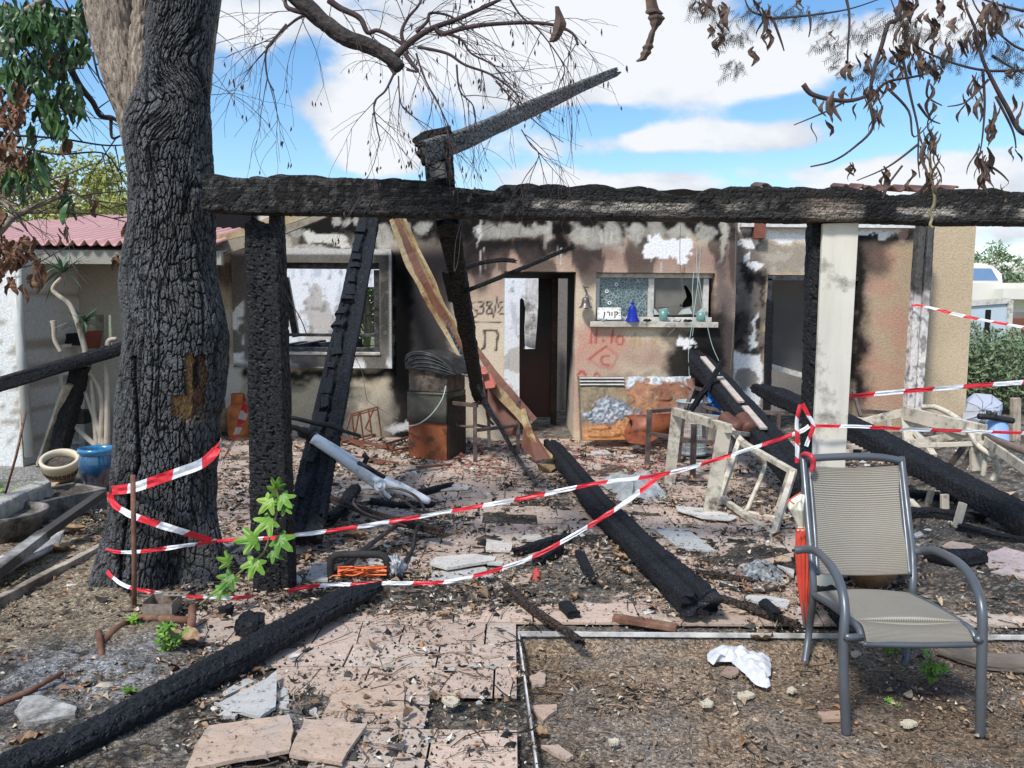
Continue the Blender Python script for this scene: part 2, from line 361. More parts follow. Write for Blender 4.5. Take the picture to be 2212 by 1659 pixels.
def patio():
    mb = MB(); r = random.Random(3); rows = [2.05, 2.29, 2.53, 2.79, 3.045, 3.30, 3.54]; y = 3.54
    while y < 9.6: y += .27; rows.append(y)
    for i in range(len(rows) - 1):
        y0, y1 = rows[i], rows[i + 1]
        x = -3.6 - r.uniform(0, .5) 
        while x < 6.2:
            L = r.choice([.41, .41, .55, .62, .30]); x1 = x + L
            cx, cy = (x + x1) / 2, (y0 + y1) / 2; u, v = proj(np.array([[cx, cy, 0]])); u, v = u[0], v[0]
            inb = cy < EU.y and x1 > EU.x - .01
            if inb:
                if x < EU.x - .08: x1 = EU.x - .008
                else: break
            skip = u < 330 + max(0, (1420 - v)) * .25 and v > 1090
            if u < 60 + 300 * max(0, (v - 1400) / 250.) and v > 1400: skip = r.random() < .75
            if 560 < u < 1000 and v > 1430 and u < 600 + (v - 1430) * 1.1: skip = True
            if v > 1380 and u < 560: skip = skip or r.random() < .8
            if not skip and r.random() > .025:
                g = .0045; col = Vector(r.choice([(.50, .385, .31), (.53, .41, .33), (.46, .355, .29), (.51, .42, .35), (.47, .37, .31)])) * r.uniform(.86, 1.06)
                tz = r.uniform(-.002, .002); tx = r.uniform(-.003, .003)
                p = [(x + g, y0 + g, tz), (x1 - g, y0 + g, tz + tx), (x1 - g, y1 - g, tz + tx), (x + g, y1 - g, tz)]
                if r.random() < .35:          # cracked in two along a ragged line
                    f0, f1 = r.uniform(.25, .75), r.uniform(.25, .75)
                    a = lerp(x, x1, f0); b = lerp(x, x1, f1); m_ = (a + b) / 2 + r.uniform(-.03, .03)
                    q = [p[0], (a, y0 + g, tz), (m_, cy, tz), (b, y1 - g, tz), p[3]]; w = [(a + .006, y0 + g, tz), p[1], p[2], (b + .006, y1 - g, tz), (m_ + .006, cy, tz)]
                    for s_ in (q, w): mb.prism([Vector(k) - Vector((0, 0, .012)) for k in s_], (0, 0, .012), tuple(col * r.uniform(.93, 1.05)))
                else: mb.prism([Vector(k) - Vector((0, 0, .012)) for k in p], (0, 0, .012), tuple(col))
            x = x1
    tag(mb.build('patio', TILE, origin=(0, 3, 0)), kind='structure')
patio()
# white aluminium edging round the soil bed
mb = MB(); wz = .004
far = Vector((gp(2400, 1369).x, EU.y, wz))
mb.box(((EU.x + far.x) / 2, EU.y, -.004), (far.x - EU.x, .008, .022)); a, b = Vector((EU.x, EU.y - .004, -.006)), Vector((EV.x + (EV.x - EU.x) * .3, EV.y - (EU.y - EV.y) * .3, -.006))
mb.bar(a, b, .007, .024)
EDGE = pm('aged_white_metal_edging', [(.35, (.30, .29, .27)), (.6, (.68, .68, .66))], 9, .5, 0, .2)
tag(mb.build('bed_edging', EDGE), 'white metal edging strip framing the bare soil bed', 'edging')
# ================================================================== HOUSE
HY, RY = 9.8, 10.45
def vpaint(P):
    """stucco colours with the soot, spalled and scorched patches of each place, plus a painted shadow band"""
    u, v = proj(P)
    n = fbm(P * 3.1, 4, 5); n2 = fbm(P * 11, 4, 6); nf = fbm(P * 34, 3, 8)
    uu = u + (fbm(P * 5, 4, 11) - .5) * 36 + (n2 - .5) * 14 + (nf - .5) * 10; vv = v + (fbm(P * 5, 4, 12) - .5) * 42 + (nf - .5) * 9
    c = np.zeros((len(P), 3))
    def mx(m, col): c[:] = c * (1 - m[:, None]) + np.array(col) * m[:, None]
    def E(cx, cy, rx, ry, s=.35, a=uu, b=vv):
        d = np.sqrt(((a - cx) / rx) ** 2 + ((b - cy) / ry) ** 2); return sst(1 + s - d, 0, 2 * s)
    def B(x0, x1, y0, y1, s=12, a=uu, b=vv): return sst(a, x0 - s, x0 + s) * sst(x1 + s - a, 0, 2 * s) * sst(b, y0 - s, y0 + s) * sst(y1 + s - b, 0, 2 * s)
    c[:] = (.58, .485, .36); mx(sst(n, .35, .7) * .5, (.48, .40, .30))
    left = B(300, 885, 300, 1200); mx(left * .7, (.36, .32, .24)); mx(left * sst(n2, .45, .6) * .4, (.25, .225, .17))
    # scorched pink brown zones round the door and the window
    for e in ((1050, 570, 110, 90), (1160, 530, 200, 60), (1400, 575, 240, 40), (1565, 620, 40, 90), (1420, 880, 140, 30), (1300, 760, 60, 60), (1420, 775, 30, 22), (1385, 760, 40, 30)):
        mx(E(*e, .5) * .62, (.33, .205, .16))
    mx(B(1256, 1600, 525, 580, 20) * .6, (.30, .195, .16)); mx(B(1240, 1262, 700, 930, 16) * .7, (.45, .235, .19)); mx(E(1300, 745, 50, 40, .5) * .45, (.50, .22, .17))
    # the band burnt under the pergola beam
    mx(B(300, 1600, 380, 519, 12, uu, vv + (n - .5) * 40) * .96, (.014, .013, .013)); mx(sst((fbm(P * [5, 5, 1.2], 4, 40) - .45) * sst(660 - v, 0, 140), 0, .07) * .72, (.03, .026, .027)); mx(B(600, 820, 500, 545, 14) * .55, (.03, .03, .028))
    pale = (.44, .42, .37); r = np.random.RandomState(4)
    for e in ((1060, 503, 34, 19), (1110, 500, 38, 18), (1162, 502, 30, 19), (1252, 508, 22, 24), (1282, 518, 26, 30), (1325, 514, 27, 34), (1378, 508, 24, 26), (1420, 500, 24, 22), (1468, 500, 28, 22), (1526, 508, 20, 18), (1562, 498, 12, 14), (913, 497, 18, 17), (873, 489, 18, 12), (835, 515, 22, 30), (640, 507, 22, 11), (725, 478, 11, 13), (752, 480, 14, 14), (778, 482, 9, 10), (665, 538, 60, 9), (615, 520, 18, 18)):
        mx(E(e[0], e[1] - 2, e[2] * .9, e[3] * .85, .26, u + (n - .5) * 40 + (n2 - .5) * 26 + (nf - .5) * 6, v + (n2 - .5) * 24 + (fbm(P * 6, 3, int(e[0])) - .5) * 26) * (.5 + .5 * nf), np.array(pale) * (.8 + .3 * ((e[0] * 7) % 10) / 10))
    mx(B(300, 1600, 440, 540, 10) * sst(n2, .60, .68) * .3, (.16, .145, .13))
    mx(B(1010, 1240, 520, 545, 9) * .85, (.02, .018, .018)); mx(B(1200, 1228, 480, 552, 8) * .9, (.02, .018, .018)); mx(B(1000, 1020, 470, 600, 8) * .8, (.02, .018, .018)); mx(E(700, 518, 48, 18, .08) * .95, (.55, .53, .48)); mx(E(610, 470, 50, 16, .1) * .9, (.5, .48, .44))
    # soot beside the left window, with a shadow band painted black against its surround
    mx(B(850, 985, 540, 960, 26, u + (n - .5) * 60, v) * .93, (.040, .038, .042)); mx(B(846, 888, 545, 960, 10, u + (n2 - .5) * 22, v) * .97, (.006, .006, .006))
    mx(B(985, 1030, 520, 640, 25) * .5, (.11, .085, .08)); mx(E(940, 700, 40, 60) * .2, (.10, .09, .10)); mx(B(975, 1060, 520, 600, 18) * .75, (.045, .036, .038))
    mx(B(520, 860, 795, 822, 14) * .92, (.012, .012, .012)); mx(B(846, 905, 900, 960, 20) * .8, (.03, .03, .03)); mx(E(735, 870, 30, 60, .3) * .8, (.05, .05, .048)); mx(E(850, 900, 40, 50, .4) * .55, (.09, .08, .07))
    mx(E(640, 835, 20, 12) * .9, (.04, .04, .035)); mx(E(770, 855, 26, 16) * .8, (.07, .065, .055)); mx(E(800, 880, 50, 40, .3) * .5, (.42, .38, .30)); mx(E(870, 922, 40, 14, .2) * .95, (.66, .66, .65)); mx(E(665, 860, 50, 30, .3) * .5, (.43, .40, .29))
    mx(B(480, 524, 790, 960, 8) * .85, (.50, .49, .44)); mx(E(492, 560, 12, 9) * .8, (.45, .44, .4)); mx(E(490, 700, 12, 24, .2) * .8, (.48, .46, .42)); mx(E(500, 935, 40, 22, .3) * .7, (.3, .28, .24)); mx(B(460, 530, 440, 500, 8) * .9, (.03, .032, .036))
    # round the right hand window and the burnt corner
    mx(B(1390, 1600, 530, 600, 22) * .15, (.1, .08, .07)); mx(B(1552, 1600, 490, 900, 16) * .62, (.10, .075, .07)); mx(E(1548, 780, 60, 120, .3) * .92, (.022, .022, .024)); mx(E(1500, 800, 60, 80, .3) * .92, (.018, .018, .02)); mx(E(1470, 730, 45, 26, .3) * .7, (.05, .045, .04)); mx(E(1560, 620, 14, 70, .4) * .5, (.08, .07, .07)); mx(B(1560, 1600, 640, 900, 12) * .6, (.13, .10, .095))
    mx(E(1300, 540, 36, 20, .3) * .35, (.03, .03, .03)); mx(E(1150, 545, 90, 14, .5) * .6, (.05, .045, .045)); mx(E(1255, 560, 20, 26, .4) * .5, (.06, .05, .05)); mx(E(1370, 812, 60, 14, .5) * .5, (.12, .09, .07))
    w = (.83, .84, .83)
    mx(E(1448, 540, 50, 24, .035) * .98, w); mx(E(1418, 530, 24, 14, .05), w); mx(E(1462, 556, 18, 10, .05), w); mx(E(1480, 740, 22, 12, .05), w)
    mx(E(1560, 505, 9, 60, .3) * .6, (.5, .47, .40)); mx(E(1185, 500, 8, 30, .3) * .5, (.5, .48, .44)); mx(E(1030, 500, 5, 28, .4) * .7, (.6, .58, .54))
    # drips of pale lime down the soot
    for x_, y0, y1 in ((1038, 540, 600), (1046, 535, 580), (1206, 530, 580), (1212, 535, 572), (1428, 565, 590), (1300, 495, 525), (1310, 500, 530), (1322, 498, 528), (1405, 550, 566)):
        mx(B(x_ - 1.1, x_ + 1.1, y0, y1, .9, u + (n - .5) * 8, v) * .75, (.5, .46, .42))
    return c, u, v, uu, vv, n, n2, nf, mx, E, B
def vpaint_front(P):
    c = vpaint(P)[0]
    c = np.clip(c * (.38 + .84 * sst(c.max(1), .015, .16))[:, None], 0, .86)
    u, v = proj(P)
    def stroke(pts, w, col, a=.9):
        d = np.full(len(u), 1e9)
        for (x0, y0), (x1, y1) in zip(pts[:-1], pts[1:]):
            dx, dy = x1 - x0, y1 - y0; t = np.clip(((u - x0) * dx + (v - y0) * dy) / (dx * dx + dy * dy + 1e-9), 0, 1)
            d = np.minimum(d, np.hypot(u - x0 - t * dx, v - y0 - t * dy))
        w = w * 1.25; m = sst(w * 1.25 - d, 0, w * .8) * min(1, a * 1.15); c[:] = c * (1 - m[:, None]) + np.array(col) * m[:, None]
    def arc(cx, cy, rx, ry, a0, a1, n=14): return [(cx + rx * math.cos(math.radians(lerp(a0, a1, k / n))), cy + ry * math.sin(math.radians(lerp(a0, a1, k / n)))) for k in range(n + 1)]
    K = (.045, .042, .042); f = lambda L: [(829.5 + x * .3, 497.7 + y * .3) for x, y in L]
    stroke(f([(662, 520), (612, 524)]), 1.5, K); stroke(f([(618, 524), (620, 575)]), 1.5, K); stroke([(x, y) for x, y in arc(1021, 677, 11, 9, -120, 160)], 1.5, K)
    stroke(f([(680, 515), (708, 514), (722, 530), (690, 552)]), 1.5, K); stroke(f([(690, 552), (715, 556), (722, 582), (700, 602), (680, 598)]), 1.5, K)
    stroke(arc(1058, 673, 6.5, 6, 0, 360), 1.5, K); stroke(f([(735, 518), (770, 516), (778, 530), (752, 560), (738, 590), (752, 606), (776, 590), (768, 560), (745, 540), (735, 518)]), 1.5, K)
    stroke(f([(818, 482), (788, 626)]), 1.5, K); stroke(f([(822, 552), (834, 520), (854, 518), (860, 536), (842, 566), (828, 590), (838, 600), (868, 606)]), 1.5, K)
    stroke(f([(620, 660), (700, 656), (842, 660)]), 1.7, K)
    stroke(f([(700, 858), (722, 846), (728, 770), (722, 722), (770, 718), (812, 726), (822, 752), (814, 800), (806, 866)]), 2.3, K)
    R_ = (.46, .085, .07); g = lambda L: [(1216.6 + x * .3, 497.7 + y * .3) for x, y in L]
    stroke(g([(205, 722), (198, 812)]), 2.3, R_, .8); stroke(g([(242, 720), (236, 808)]), 2.3, R_, .8); stroke(g([(288, 790), (291, 795)]), 2.6, R_, .85); stroke(g([(358, 720), (348, 808)]), 2.3, R_, .8)
    stroke(arc(1339.5, 735, 7.5, 9.5, 0, 360, 20), 2.1, R_, .75)
    stroke(g([(310, 835), (245, 880), (185, 930)]), 2.4, R_, .75); stroke(g([(185, 930), (260, 980), (345, 1000)]), 2.0, R_, .3); stroke(g([(310, 835), (395, 905), (350, 990)]), 2.6, R_, .35)
    stroke(g([(330, 905), (285, 905), (270, 935), (290, 968), (335, 972)]), 2.3, R_, .75); stroke(g([(105, 1040), (120, 1018), (150, 1020), (160, 1045)]), 2.5, R_, .8); stroke(g([(225, 1046), (240, 1028), (262, 1044)]), 2.5, R_, .7)
    Y_ = (.40, .31, .13); stroke(g([(500, 760), (480, 800), (540, 790)]), 2.4, Y_, .45); stroke(g([(520, 745), (512, 850)]), 2.4, Y_, .45); stroke(g([(555, 760), (552, 840)]), 2.2, Y_, .35); stroke(g([(640, 830), (650, 775), (680, 780), (660, 810), (640, 790)]), 2.2, Y_, .45); stroke(g([(440, 905), (500, 915), (560, 905)]), 2.2, Y_, .3)
    return c
def vpaint_right(P):
    c, u, v, uu, vv, n, n2, nf, mx, E, B = vpaint(P)
    c[:] = (.47, .375, .255); mx(sst(n, .35, .7) * .4, (.41, .33, .23))
    # pier between the two openings
    mx(B(1500, 1655, 400, 1000, 8) * .9, (.15, .13, .12)); mx(B(1500, 1655, 560, 800, 8) * sst(n2, .42, .62) * .8, (.045, .043, .045)); mx(E(1625, 600, 30, 20, .4) * .8, (.02, .02, .02)); mx(E(1600, 700, 16, 60, .5) * .7, (.03, .03, .03))
    w = (.80, .80, .79); lt = (.62, .60, .56)
    mx(B(1583, 1770, 440, 497, 5) * .9, lt); mx(E(1620, 522, 22, 13, .08), w); mx(B(1655, 1752, 500, 522, 6), w); mx(E(1615, 553, 12, 10, .1), w); mx(E(1635, 570, 14, 7, .1), w)
    mx(B(1645, 1760, 528, 592, 6) * .9, (.30, .26, .215)); mx(B(1645, 1760, 528, 592, 6) * sst(n2, .5, .6) * .5, (.46, .43, .38)); mx(B(1588, 1644, 765, 882, 3), w); mx(E(1630, 715, 5, 38, .3) * .9, w); mx(E(1612, 820, 22, 24, .12) * .9, (.16, .14, .12)); mx(E(1600, 640, 20, 34, .4) * .4, (.25, .22, .2))
    # pinkish wall behind the white post
    m = B(1846, 1980, 490, 1000, 4); mx(m * .75, (.36, .27, .185))
    for e in ((1930, 690, 40, 26), (1880, 780, 30, 26), (1930, 800, 40, 20), (1880, 850, 40, 34), (1945, 730, 16, 40), (1905, 560, 40, 30), (1945, 860, 30, 34), (1900, 620, 34, 20)): mx(E(*e, .6) * .55 * m, (.42, .22, .165))
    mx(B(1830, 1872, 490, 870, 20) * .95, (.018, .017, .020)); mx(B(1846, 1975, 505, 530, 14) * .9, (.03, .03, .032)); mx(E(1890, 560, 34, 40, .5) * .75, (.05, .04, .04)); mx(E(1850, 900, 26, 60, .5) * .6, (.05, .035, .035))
    mx(B(1846, 2010, 440, 500, 4), (.66, .65, .62)); mx(E(1880, 506, 34, 7, .1), w); mx(E(1932, 503, 30, 6, .1), w); mx(E(1950, 515, 12, 14, .15) * .8, (.40, .27, .22))
    mx(E(2080, 770, 40, 60, .8) * .25, (.60, .50, .36))
    return np.clip(c * (.38 + .80 * sst(c.max(1), .015, .16))[:, None], 0, .86)
def vpaint_peel(P):
    """whitewashed rooms: white paint peeling off grey block, smoke streaks"""
    n = fbm(P * 2.5, 5, 21); n2 = fbm(P * [14, 14, 3], 4, 23); n3 = fbm(P * 9, 4, 25)
    c = np.zeros((len(P), 3)); c[:] = (.84, .87, .92)
    def mx(m, col): c[:] = c * (1 - m[:, None]) + np.array(col) * m[:, None]
    mx(sst(n, .56, .59) * .8, (.50, .46, .42)); mx(sst(n2, .56, .68) * .5, (.36, .39, .47)); mx(sst(n3, .64, .70) * .5, (.12, .11, .11))
    mx(sst(P[:, 2], 2.2, 3) * .2, (.5, .5, .5))
    return c
def stucco(name, bs=55, st=.7, bd=.012):
    t = MT(name); c = t.mix(1.0, t.attr(), t.ramp(t.noise(48, 6, .7), [(.3, .72), (.7, 1.22)]), 'MULTIPLY')
    c = t.mix(1.0, c, t.ramp(t.noise(20, 8, .8), [(.58, 1), (.72, .55)]), 'MULTIPLY')
    t.bump(t.noise(bs, 5, .6), st, bd); return t.set(col=c, rough=.9, spec=.12)
STUC = stucco('sooty_textured_stucco'); PEEL = stucco('peeling_whitewash', 30, .35, .008); PLAIN = stucco('plain_plaster', 60, .35, .006)
def pX(u, Y, v=700): return at(u, v, Y).x
def pZ(v, Y, u=1106): return at(u, v, Y).z
def wall(name, parent, x0, x1, z1, Y, th, holes, paint, mat, step=.021, top=None, z0=-.1, axis='x'):
    """a wall with real openings; axis 'x': faces -Y at depth Y, axis 'y': faces +-X at x=Y and runs along y"""
    def lin(a, b, cuts):
        s = set(np.round(np.arange(a, b, step), 4).tolist() + [a, b]); s = sorted(s); s = [q for q in s if all(abs(q - k) > step * .45 for k in cuts)] + list(cuts); return np.array(sorted(set(s)))
    xs = lin(x0, x1, [h[0] for h in holes] + [h[1] for h in holes]); zs = lin(z0, z1, [h[2] for h in holes if h[2] > z0] + [h[3] for h in holes])
    X, Z = np.meshgrid(xs, zs)
    Zt = Z.copy()
    if top is not None:
        tt = top(X); Zt = z0 + (Z - z0) * np.where(Z > z1 - .5, 1, 1); k = sst(Z, z1 - .45, z1); Zt = Z + k * (tt - z1)
    def pos(X, Z, off):
        return np.stack([X.ravel(), np.full(X.size, Y + off), Z.ravel()], 1) if axis == 'x' else np.stack([np.full(X.size, Y + off), X.ravel(), Z.ravel()], 1)
    V0 = pos(X, Zt, 0); V0b = pos(X, Zt, th)
    nx = len(xs); nz = len(zs)
    cx = (xs[:-1] + xs[1:]) / 2; cz = (zs[:-1] + zs[1:]) / 2; CX, CZ = np.meshgrid(cx, cz); keep = np.ones(CX.shape, bool)
    for h in holes: keep &= ~((CX > h[0]) & (CX < h[1]) & (CZ > h[2]) & (CZ < h[3]))
    i, j = np.nonzero(keep); F = np.stack([i * nx + j, i * nx + j + 1, (i + 1) * nx + j + 1, (i + 1) * nx + j], 1); N = nx * nz
    faces = F.tolist() + (F[:, ::-1] + N).tolist()
    # reveals and rims wherever a kept cell borders an empty one
    K = np.pad(keep, 1)
    for di, dj, a, b in ((-1, 0, (0, 0), (0, 1)), (1, 0, (1, 0), (1, 1)), (0, -1, (0, 0), (1, 0)), (0, 1, (0, 1), (1, 1))):
        nb = K[1 + di:1 + di + keep.shape[0], 1 + dj:1 + dj + keep.shape[1]]; ii, jj = np.nonzero(keep & ~nb)
        p = (ii + a[0]) * nx + jj + a[1]; q = (ii + b[0]) * nx + jj + b[1]; faces += np.stack([p, q, q + N, p + N], 1).tolist()
    V = np.concatenate([V0, V0b]); c0 = paint(V0); c = np.concatenate([c0, c0])
    org = np.array(rootloc(parent)); me = bpy.data.meshes.new(name); me.from_pydata((V - org).tolist(), [], faces)
    return finish(me, name, mat, parent, False, org, c)
house = thing('burnt_house', 'burnt out single storey stucco house with roof gone, behind the pergola', 'house', (1.2, HY, 0))
xl, xr = pX(330, HY), pX(1587, HY); zt = pZ(411, HY)
LW = (pX(560, HY), pX(822, HY), pZ(768, HY), pZ(571, HY)); DR = (pX(1089, HY), pX(1243, HY), -.1, pZ(586, HY)); RW = (pX(1286, HY), pX(1542, HY), pZ(697, HY), pZ(587, HY))
toph = lambda X: zt + (fbm(np.stack([X.ravel() * 2.2, X.ravel() * 0, X.ravel() * 0], 1), 3, 2).reshape(X.shape) - .5) * .12
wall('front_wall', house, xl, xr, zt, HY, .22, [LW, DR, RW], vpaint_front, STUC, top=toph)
GX0, GX1 = pX(1655, RY), pX(1850, RY)
wall('right_wall', house, pX(1583, RY), pX(2108, RY, 500), pZ(419, RY), RY, .24, [(GX0, GX1, -.1, pZ(594, RY, 1700))], vpaint_right, STUC, top=None)
flat = lambda col: (lambda P: np.tile(np.array(col, float), (len(P), 1)) * (0.8 + .4 * fbm(P * 2.2, 4, 3))[:, None])
# return between the two wall planes, and the door recess
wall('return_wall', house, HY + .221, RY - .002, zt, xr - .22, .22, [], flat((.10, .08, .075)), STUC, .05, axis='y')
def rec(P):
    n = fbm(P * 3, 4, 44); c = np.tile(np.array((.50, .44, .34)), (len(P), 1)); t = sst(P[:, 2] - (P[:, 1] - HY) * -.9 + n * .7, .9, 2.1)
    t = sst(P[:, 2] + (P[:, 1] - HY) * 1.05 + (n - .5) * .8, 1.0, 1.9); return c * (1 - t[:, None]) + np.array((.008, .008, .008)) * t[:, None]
DY = 11.3
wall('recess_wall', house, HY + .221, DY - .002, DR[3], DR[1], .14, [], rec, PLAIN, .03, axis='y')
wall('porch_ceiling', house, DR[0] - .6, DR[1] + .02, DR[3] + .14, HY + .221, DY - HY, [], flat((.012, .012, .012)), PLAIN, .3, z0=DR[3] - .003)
# rooms behind
def bk(x0, x1, Y, z1, holes, paint=vpaint_peel): wall('room_wall', house, x0, x1, z1, Y, .15, holes, paint, PEEL, .035, top=lambda X: z1 + (fbm(np.stack([X.ravel() * 3, X.ravel() * 0, X.ravel() * 0], 1), 3, 9).reshape(X.shape) - .5) * .25)
BY = 14.2
bk(pX(360, BY), pX(1225, BY), BY, 3.05, [(pX(762, BY), pX(824, BY), .9, pZ(622, BY))])
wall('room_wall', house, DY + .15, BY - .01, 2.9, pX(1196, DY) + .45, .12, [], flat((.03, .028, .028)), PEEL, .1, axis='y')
bk(pX(1200, 13), pX(1990, 13), 13.0, 2.9, [], flat((.22, .21, .20)))
# window surround of the left window
def spaint(P):
    u, v = proj(P); n2 = fbm(P * 12, 4, 61); n = fbm(P * 4, 3, 62); c = np.tile(np.array((.15, .138, .12)), (len(P), 1))
    def mx(m, col): c[:] = c * (1 - m[:, None]) + np.array(col) * m[:, None]
    mx(sst(n2, .4, .65) * .5, (.20, .19, .17)); mx(sst(v, 765, 790) * sst(n, .42, .5), (.78, .78, .76)); mx(sst(u, 800, 812) * sst(592 - v, 0, 12) * .9, (.03, .03, .03)); mx(sst(u, 818, 824) * sst(770 - v, 0, 60) * sst(n2, .3, .5) * .8, (.035, .035, .035))
    mx(sst(530 - u, 0, 6) * sst(n, .45, .5) * sst(v, 640, 660), (.78, .78, .76)); mx(sst(v, 778, 790) * sst(700 - u, 0, 40) * .8, (.08, .08, .075)); mx(sst(552 - v, 0, 6) * .8, (.66, .65, .62)); mx(sst(u, 838, 843) * .5, (.6, .6, .58))
    return c
SX0, SX1, SZ0, SZ1 = pX(507, HY), pX(847.5, HY), pZ(797, HY), pZ(541, HY)
wall('window_surround', house, SX0, SX1, SZ1, HY - .07, .068, [LW], spaint, STUC, z0=SZ0)
DARKM = pm('sooted_aluminium', [(.3, (.02, .02, .022)), (.6, (.09, .09, .095)), (.8, (.22, .22, .23))], 14, .45, .6, .2)
WHF = pm('dirty_white_aluminium', [(.3, (.42, .40, .36)), (.55, (.66, .64, .59))], 8, .5, .1, .15, dirt=((.12, .11, .10), .36, 9))
SILL = pm('sooted_limestone_sill', [(.3, (.38, .35, .30)), (.6, (.62, .59, .52))], 5, .8, 0, .4, dirt=((.10, .09, .08), .40, 7))
mb = MB(); x0, x1, z0, z1 = LW; w = .05; y = HY + .06
for c, d in ((((x0 + x1) / 2, y, z1 - .035), (x1 - x0 - .004, .06, .07)), (((x0 + x1) / 2, y, z0 + .06), (x1 - x0 - .004, .07, .05)), ((x1 - .045, y, (z0 + z1) / 2), (.085, .055, z1 - z0 - .16)), ((x0 + .03, y, (z0 + z1) / 2), (.05, .055, z1 - z0 - .16))): mb.box(c, d)
mb.box(((x0 + x1) / 2, y + .05, pZ(727, HY)), (x1 - x0, .03, .04)); wf = mb.build('window_frame', DARKM, house, bevel=.004)
MB().box(((x0 + x1) / 2, HY - .02, z0 + .012), (x1 - x0 + .02, .14, .035)).build('window_sill', SILL, house, bevel=.006)
for a_, b_, c_ in ((640, 700, .10), (690, 780, .14), (600, 660, .07)): mb = MB(); mb.bar(at(a_, 752, HY + .5), at(b_, 742, HY + .8), .12, c_); mb.build('burnt_debris', DARKM, house)
MB().box((pX(690, HY + .7), HY + .7, pZ(772, HY + .7)), (1.9, .5, .12)).build('burnt_worktop', DARKM, house)
mb = MB(); mb.bar(at(617, 600, 12), at(640, 728, 12), .10, .08); mb.build('burnt_strut', DARKM, house)
# right window: frame, sliding panes, sill
x0, x1, z0, z1 = RW; y = HY + .13; mb = MB(); fw = .055
zt_, zb_ = pZ(599, HY), pZ(681, HY)
xm = pX(1404, HY + .13)
mb.box(((x0 + x1) / 2, y, z1 - .03), (x1 - x0 - .004, .07, .055)); mb.box(((x0 + x1) / 2, y, z0 + .055), (x1 - x0 - .004, .07, .06))
for xx, ww in ((x0 + .03, .055), (xm, .075), (x1 - .085, .07)): mb.box((xx, y - .004, (z0 + z1) / 2 + .012), (ww, .06, z1 - z0 - .15))
win = mb.build('window_frame', WHF, house, bevel=.004)
t = MT('frosted_patterned_glass'); e = t.vor(24, None, 'DISTANCE_TO_EDGE')
c = t.ramp(t.noise(4, 6), [(.35, (.045, .085, .10)), (.6, (.10, .16, .18)), (.75, (.20, .26, .28))]); c = t.mix(t.ramp(e, [(.03, .55), (.1, 0)]), c, (.45, .52, .50)); c = t.mix(t.ramp(t.noise(2.4, 4), [(.56, 0), (.68, .6)]), c, (.30, .25, .08))
FROST = t.set(col=c, rough=.25, spec=.6)
t = MT('smoked_window_glass'); c = t.ramp(t.noise(3, 5), [(.35, (.10, .095, .085)), (.65, (.17, .16, .145))]); SMOKE = t.set(col=c, rough=.3, spec=.6)
mb = MB(); mb.box(((x0 + xm) / 2 + .01, y + .01, (z0 + z1) / 2), (xm - x0 - .09, .008, z1 - z0 - .1)); mb.build('window_pane', FROST, win)
# broken pane: polygon pieces round a hole with glass shards left at the bottom
g = lambda L: [at(1216.6 + a * .3, 497.7 + b * .3, y + .012) for a, b in L]
mb = MB()
for L in ([(645, 335), (872, 335), (885, 395), (868, 400), (880, 440), (888, 480), (862, 520), (835, 545), (645, 560)], [(872, 335), (1010, 335), (1010, 610), (905, 610), (925, 545), (935, 500), (920, 450), (885, 395)],
          [(645, 565), (835, 545), (870, 556), (925, 545), (905, 612), (645, 612)]): mb.prism(g(L), (0, .006, 0))
mb.build('window_pane', SMOKE, win)
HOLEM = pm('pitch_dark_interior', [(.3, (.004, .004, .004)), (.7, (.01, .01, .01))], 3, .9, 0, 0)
mb = MB(); mb.prism([p + Vector((0, .12, 0)) for p in g([(600, 300), (1080, 300), (1080, 680), (600, 680)])], (0, .02, 0)); mb.prism([Vector((x0, y + .14, z1)), Vector((xm, y + .14, z1)), Vector((xm, y + .14, z0)), Vector((x0, y + .14, z0))], (0, .02, 0)); mb.build('dark_backing', HOLEM, house)  # black sheets added behind the panes to stand in for the unlit room
GL = pm('clear_broken_glass', [(.3, (.35, .38, .37)), (.7, (.55, .60, .58))], 9, .2, 0, .3)
for L in ([(650, 560), (690, 605), (650, 608)], [(690, 605), (705, 565), (740, 560), (760, 600)], [(820, 605), (850, 570), (905, 556), (925, 600)], [(940, 606), (990, 560), (1004, 560), (1004, 608)]): mb = MB(); mb.prism([p - Vector((0, .045, 0)) for p in g(L)], (0, .004, 0)); mb.build('glass_shard', GL, win)
holes = MB()
for a, b in ((383, 390), (313, 437), (332, 520)):
    p = at(1216.6 + a * .3, 497.7 + b * .3, y - .004); holes.lathe([(.001, 0), (.022, 0), (.026, .003)], p, 12, (.75, .78, .78), 0, Matrix.Rotation(math.radians(90), 3, 'X')); holes.lathe([(.0005, 0), (.009, 0), (.0095, .004)], p - Vector((0, .003, 0)), 8, (.01, .01, .01), 0, Matrix.Rotation(math.radians(90), 3, 'X'))
VC = MT('speckled_paint'); VCM = VC.set(col=VC.mix(1.0, VC.attr(), VC.ramp(VC.noise(18, 6), [(.3, .75), (.7, 1.15)]), 'MULTIPLY'), rough=.7)
holes.build('bullet_hole', VCM, win)
a_ = at(1275, 694, HY - .06); b_ = at(1551, 694, HY - .06); zb = at(1400, 707, HY - .06).z
MB().box(((a_.x + b_.x) / 2, HY + .012, (a_.z + zb) / 2), (b_.x - a_.x, .19, a_.z - zb)).build('window_sill', SILL, house, bevel=.006); SILLZ = a_.z
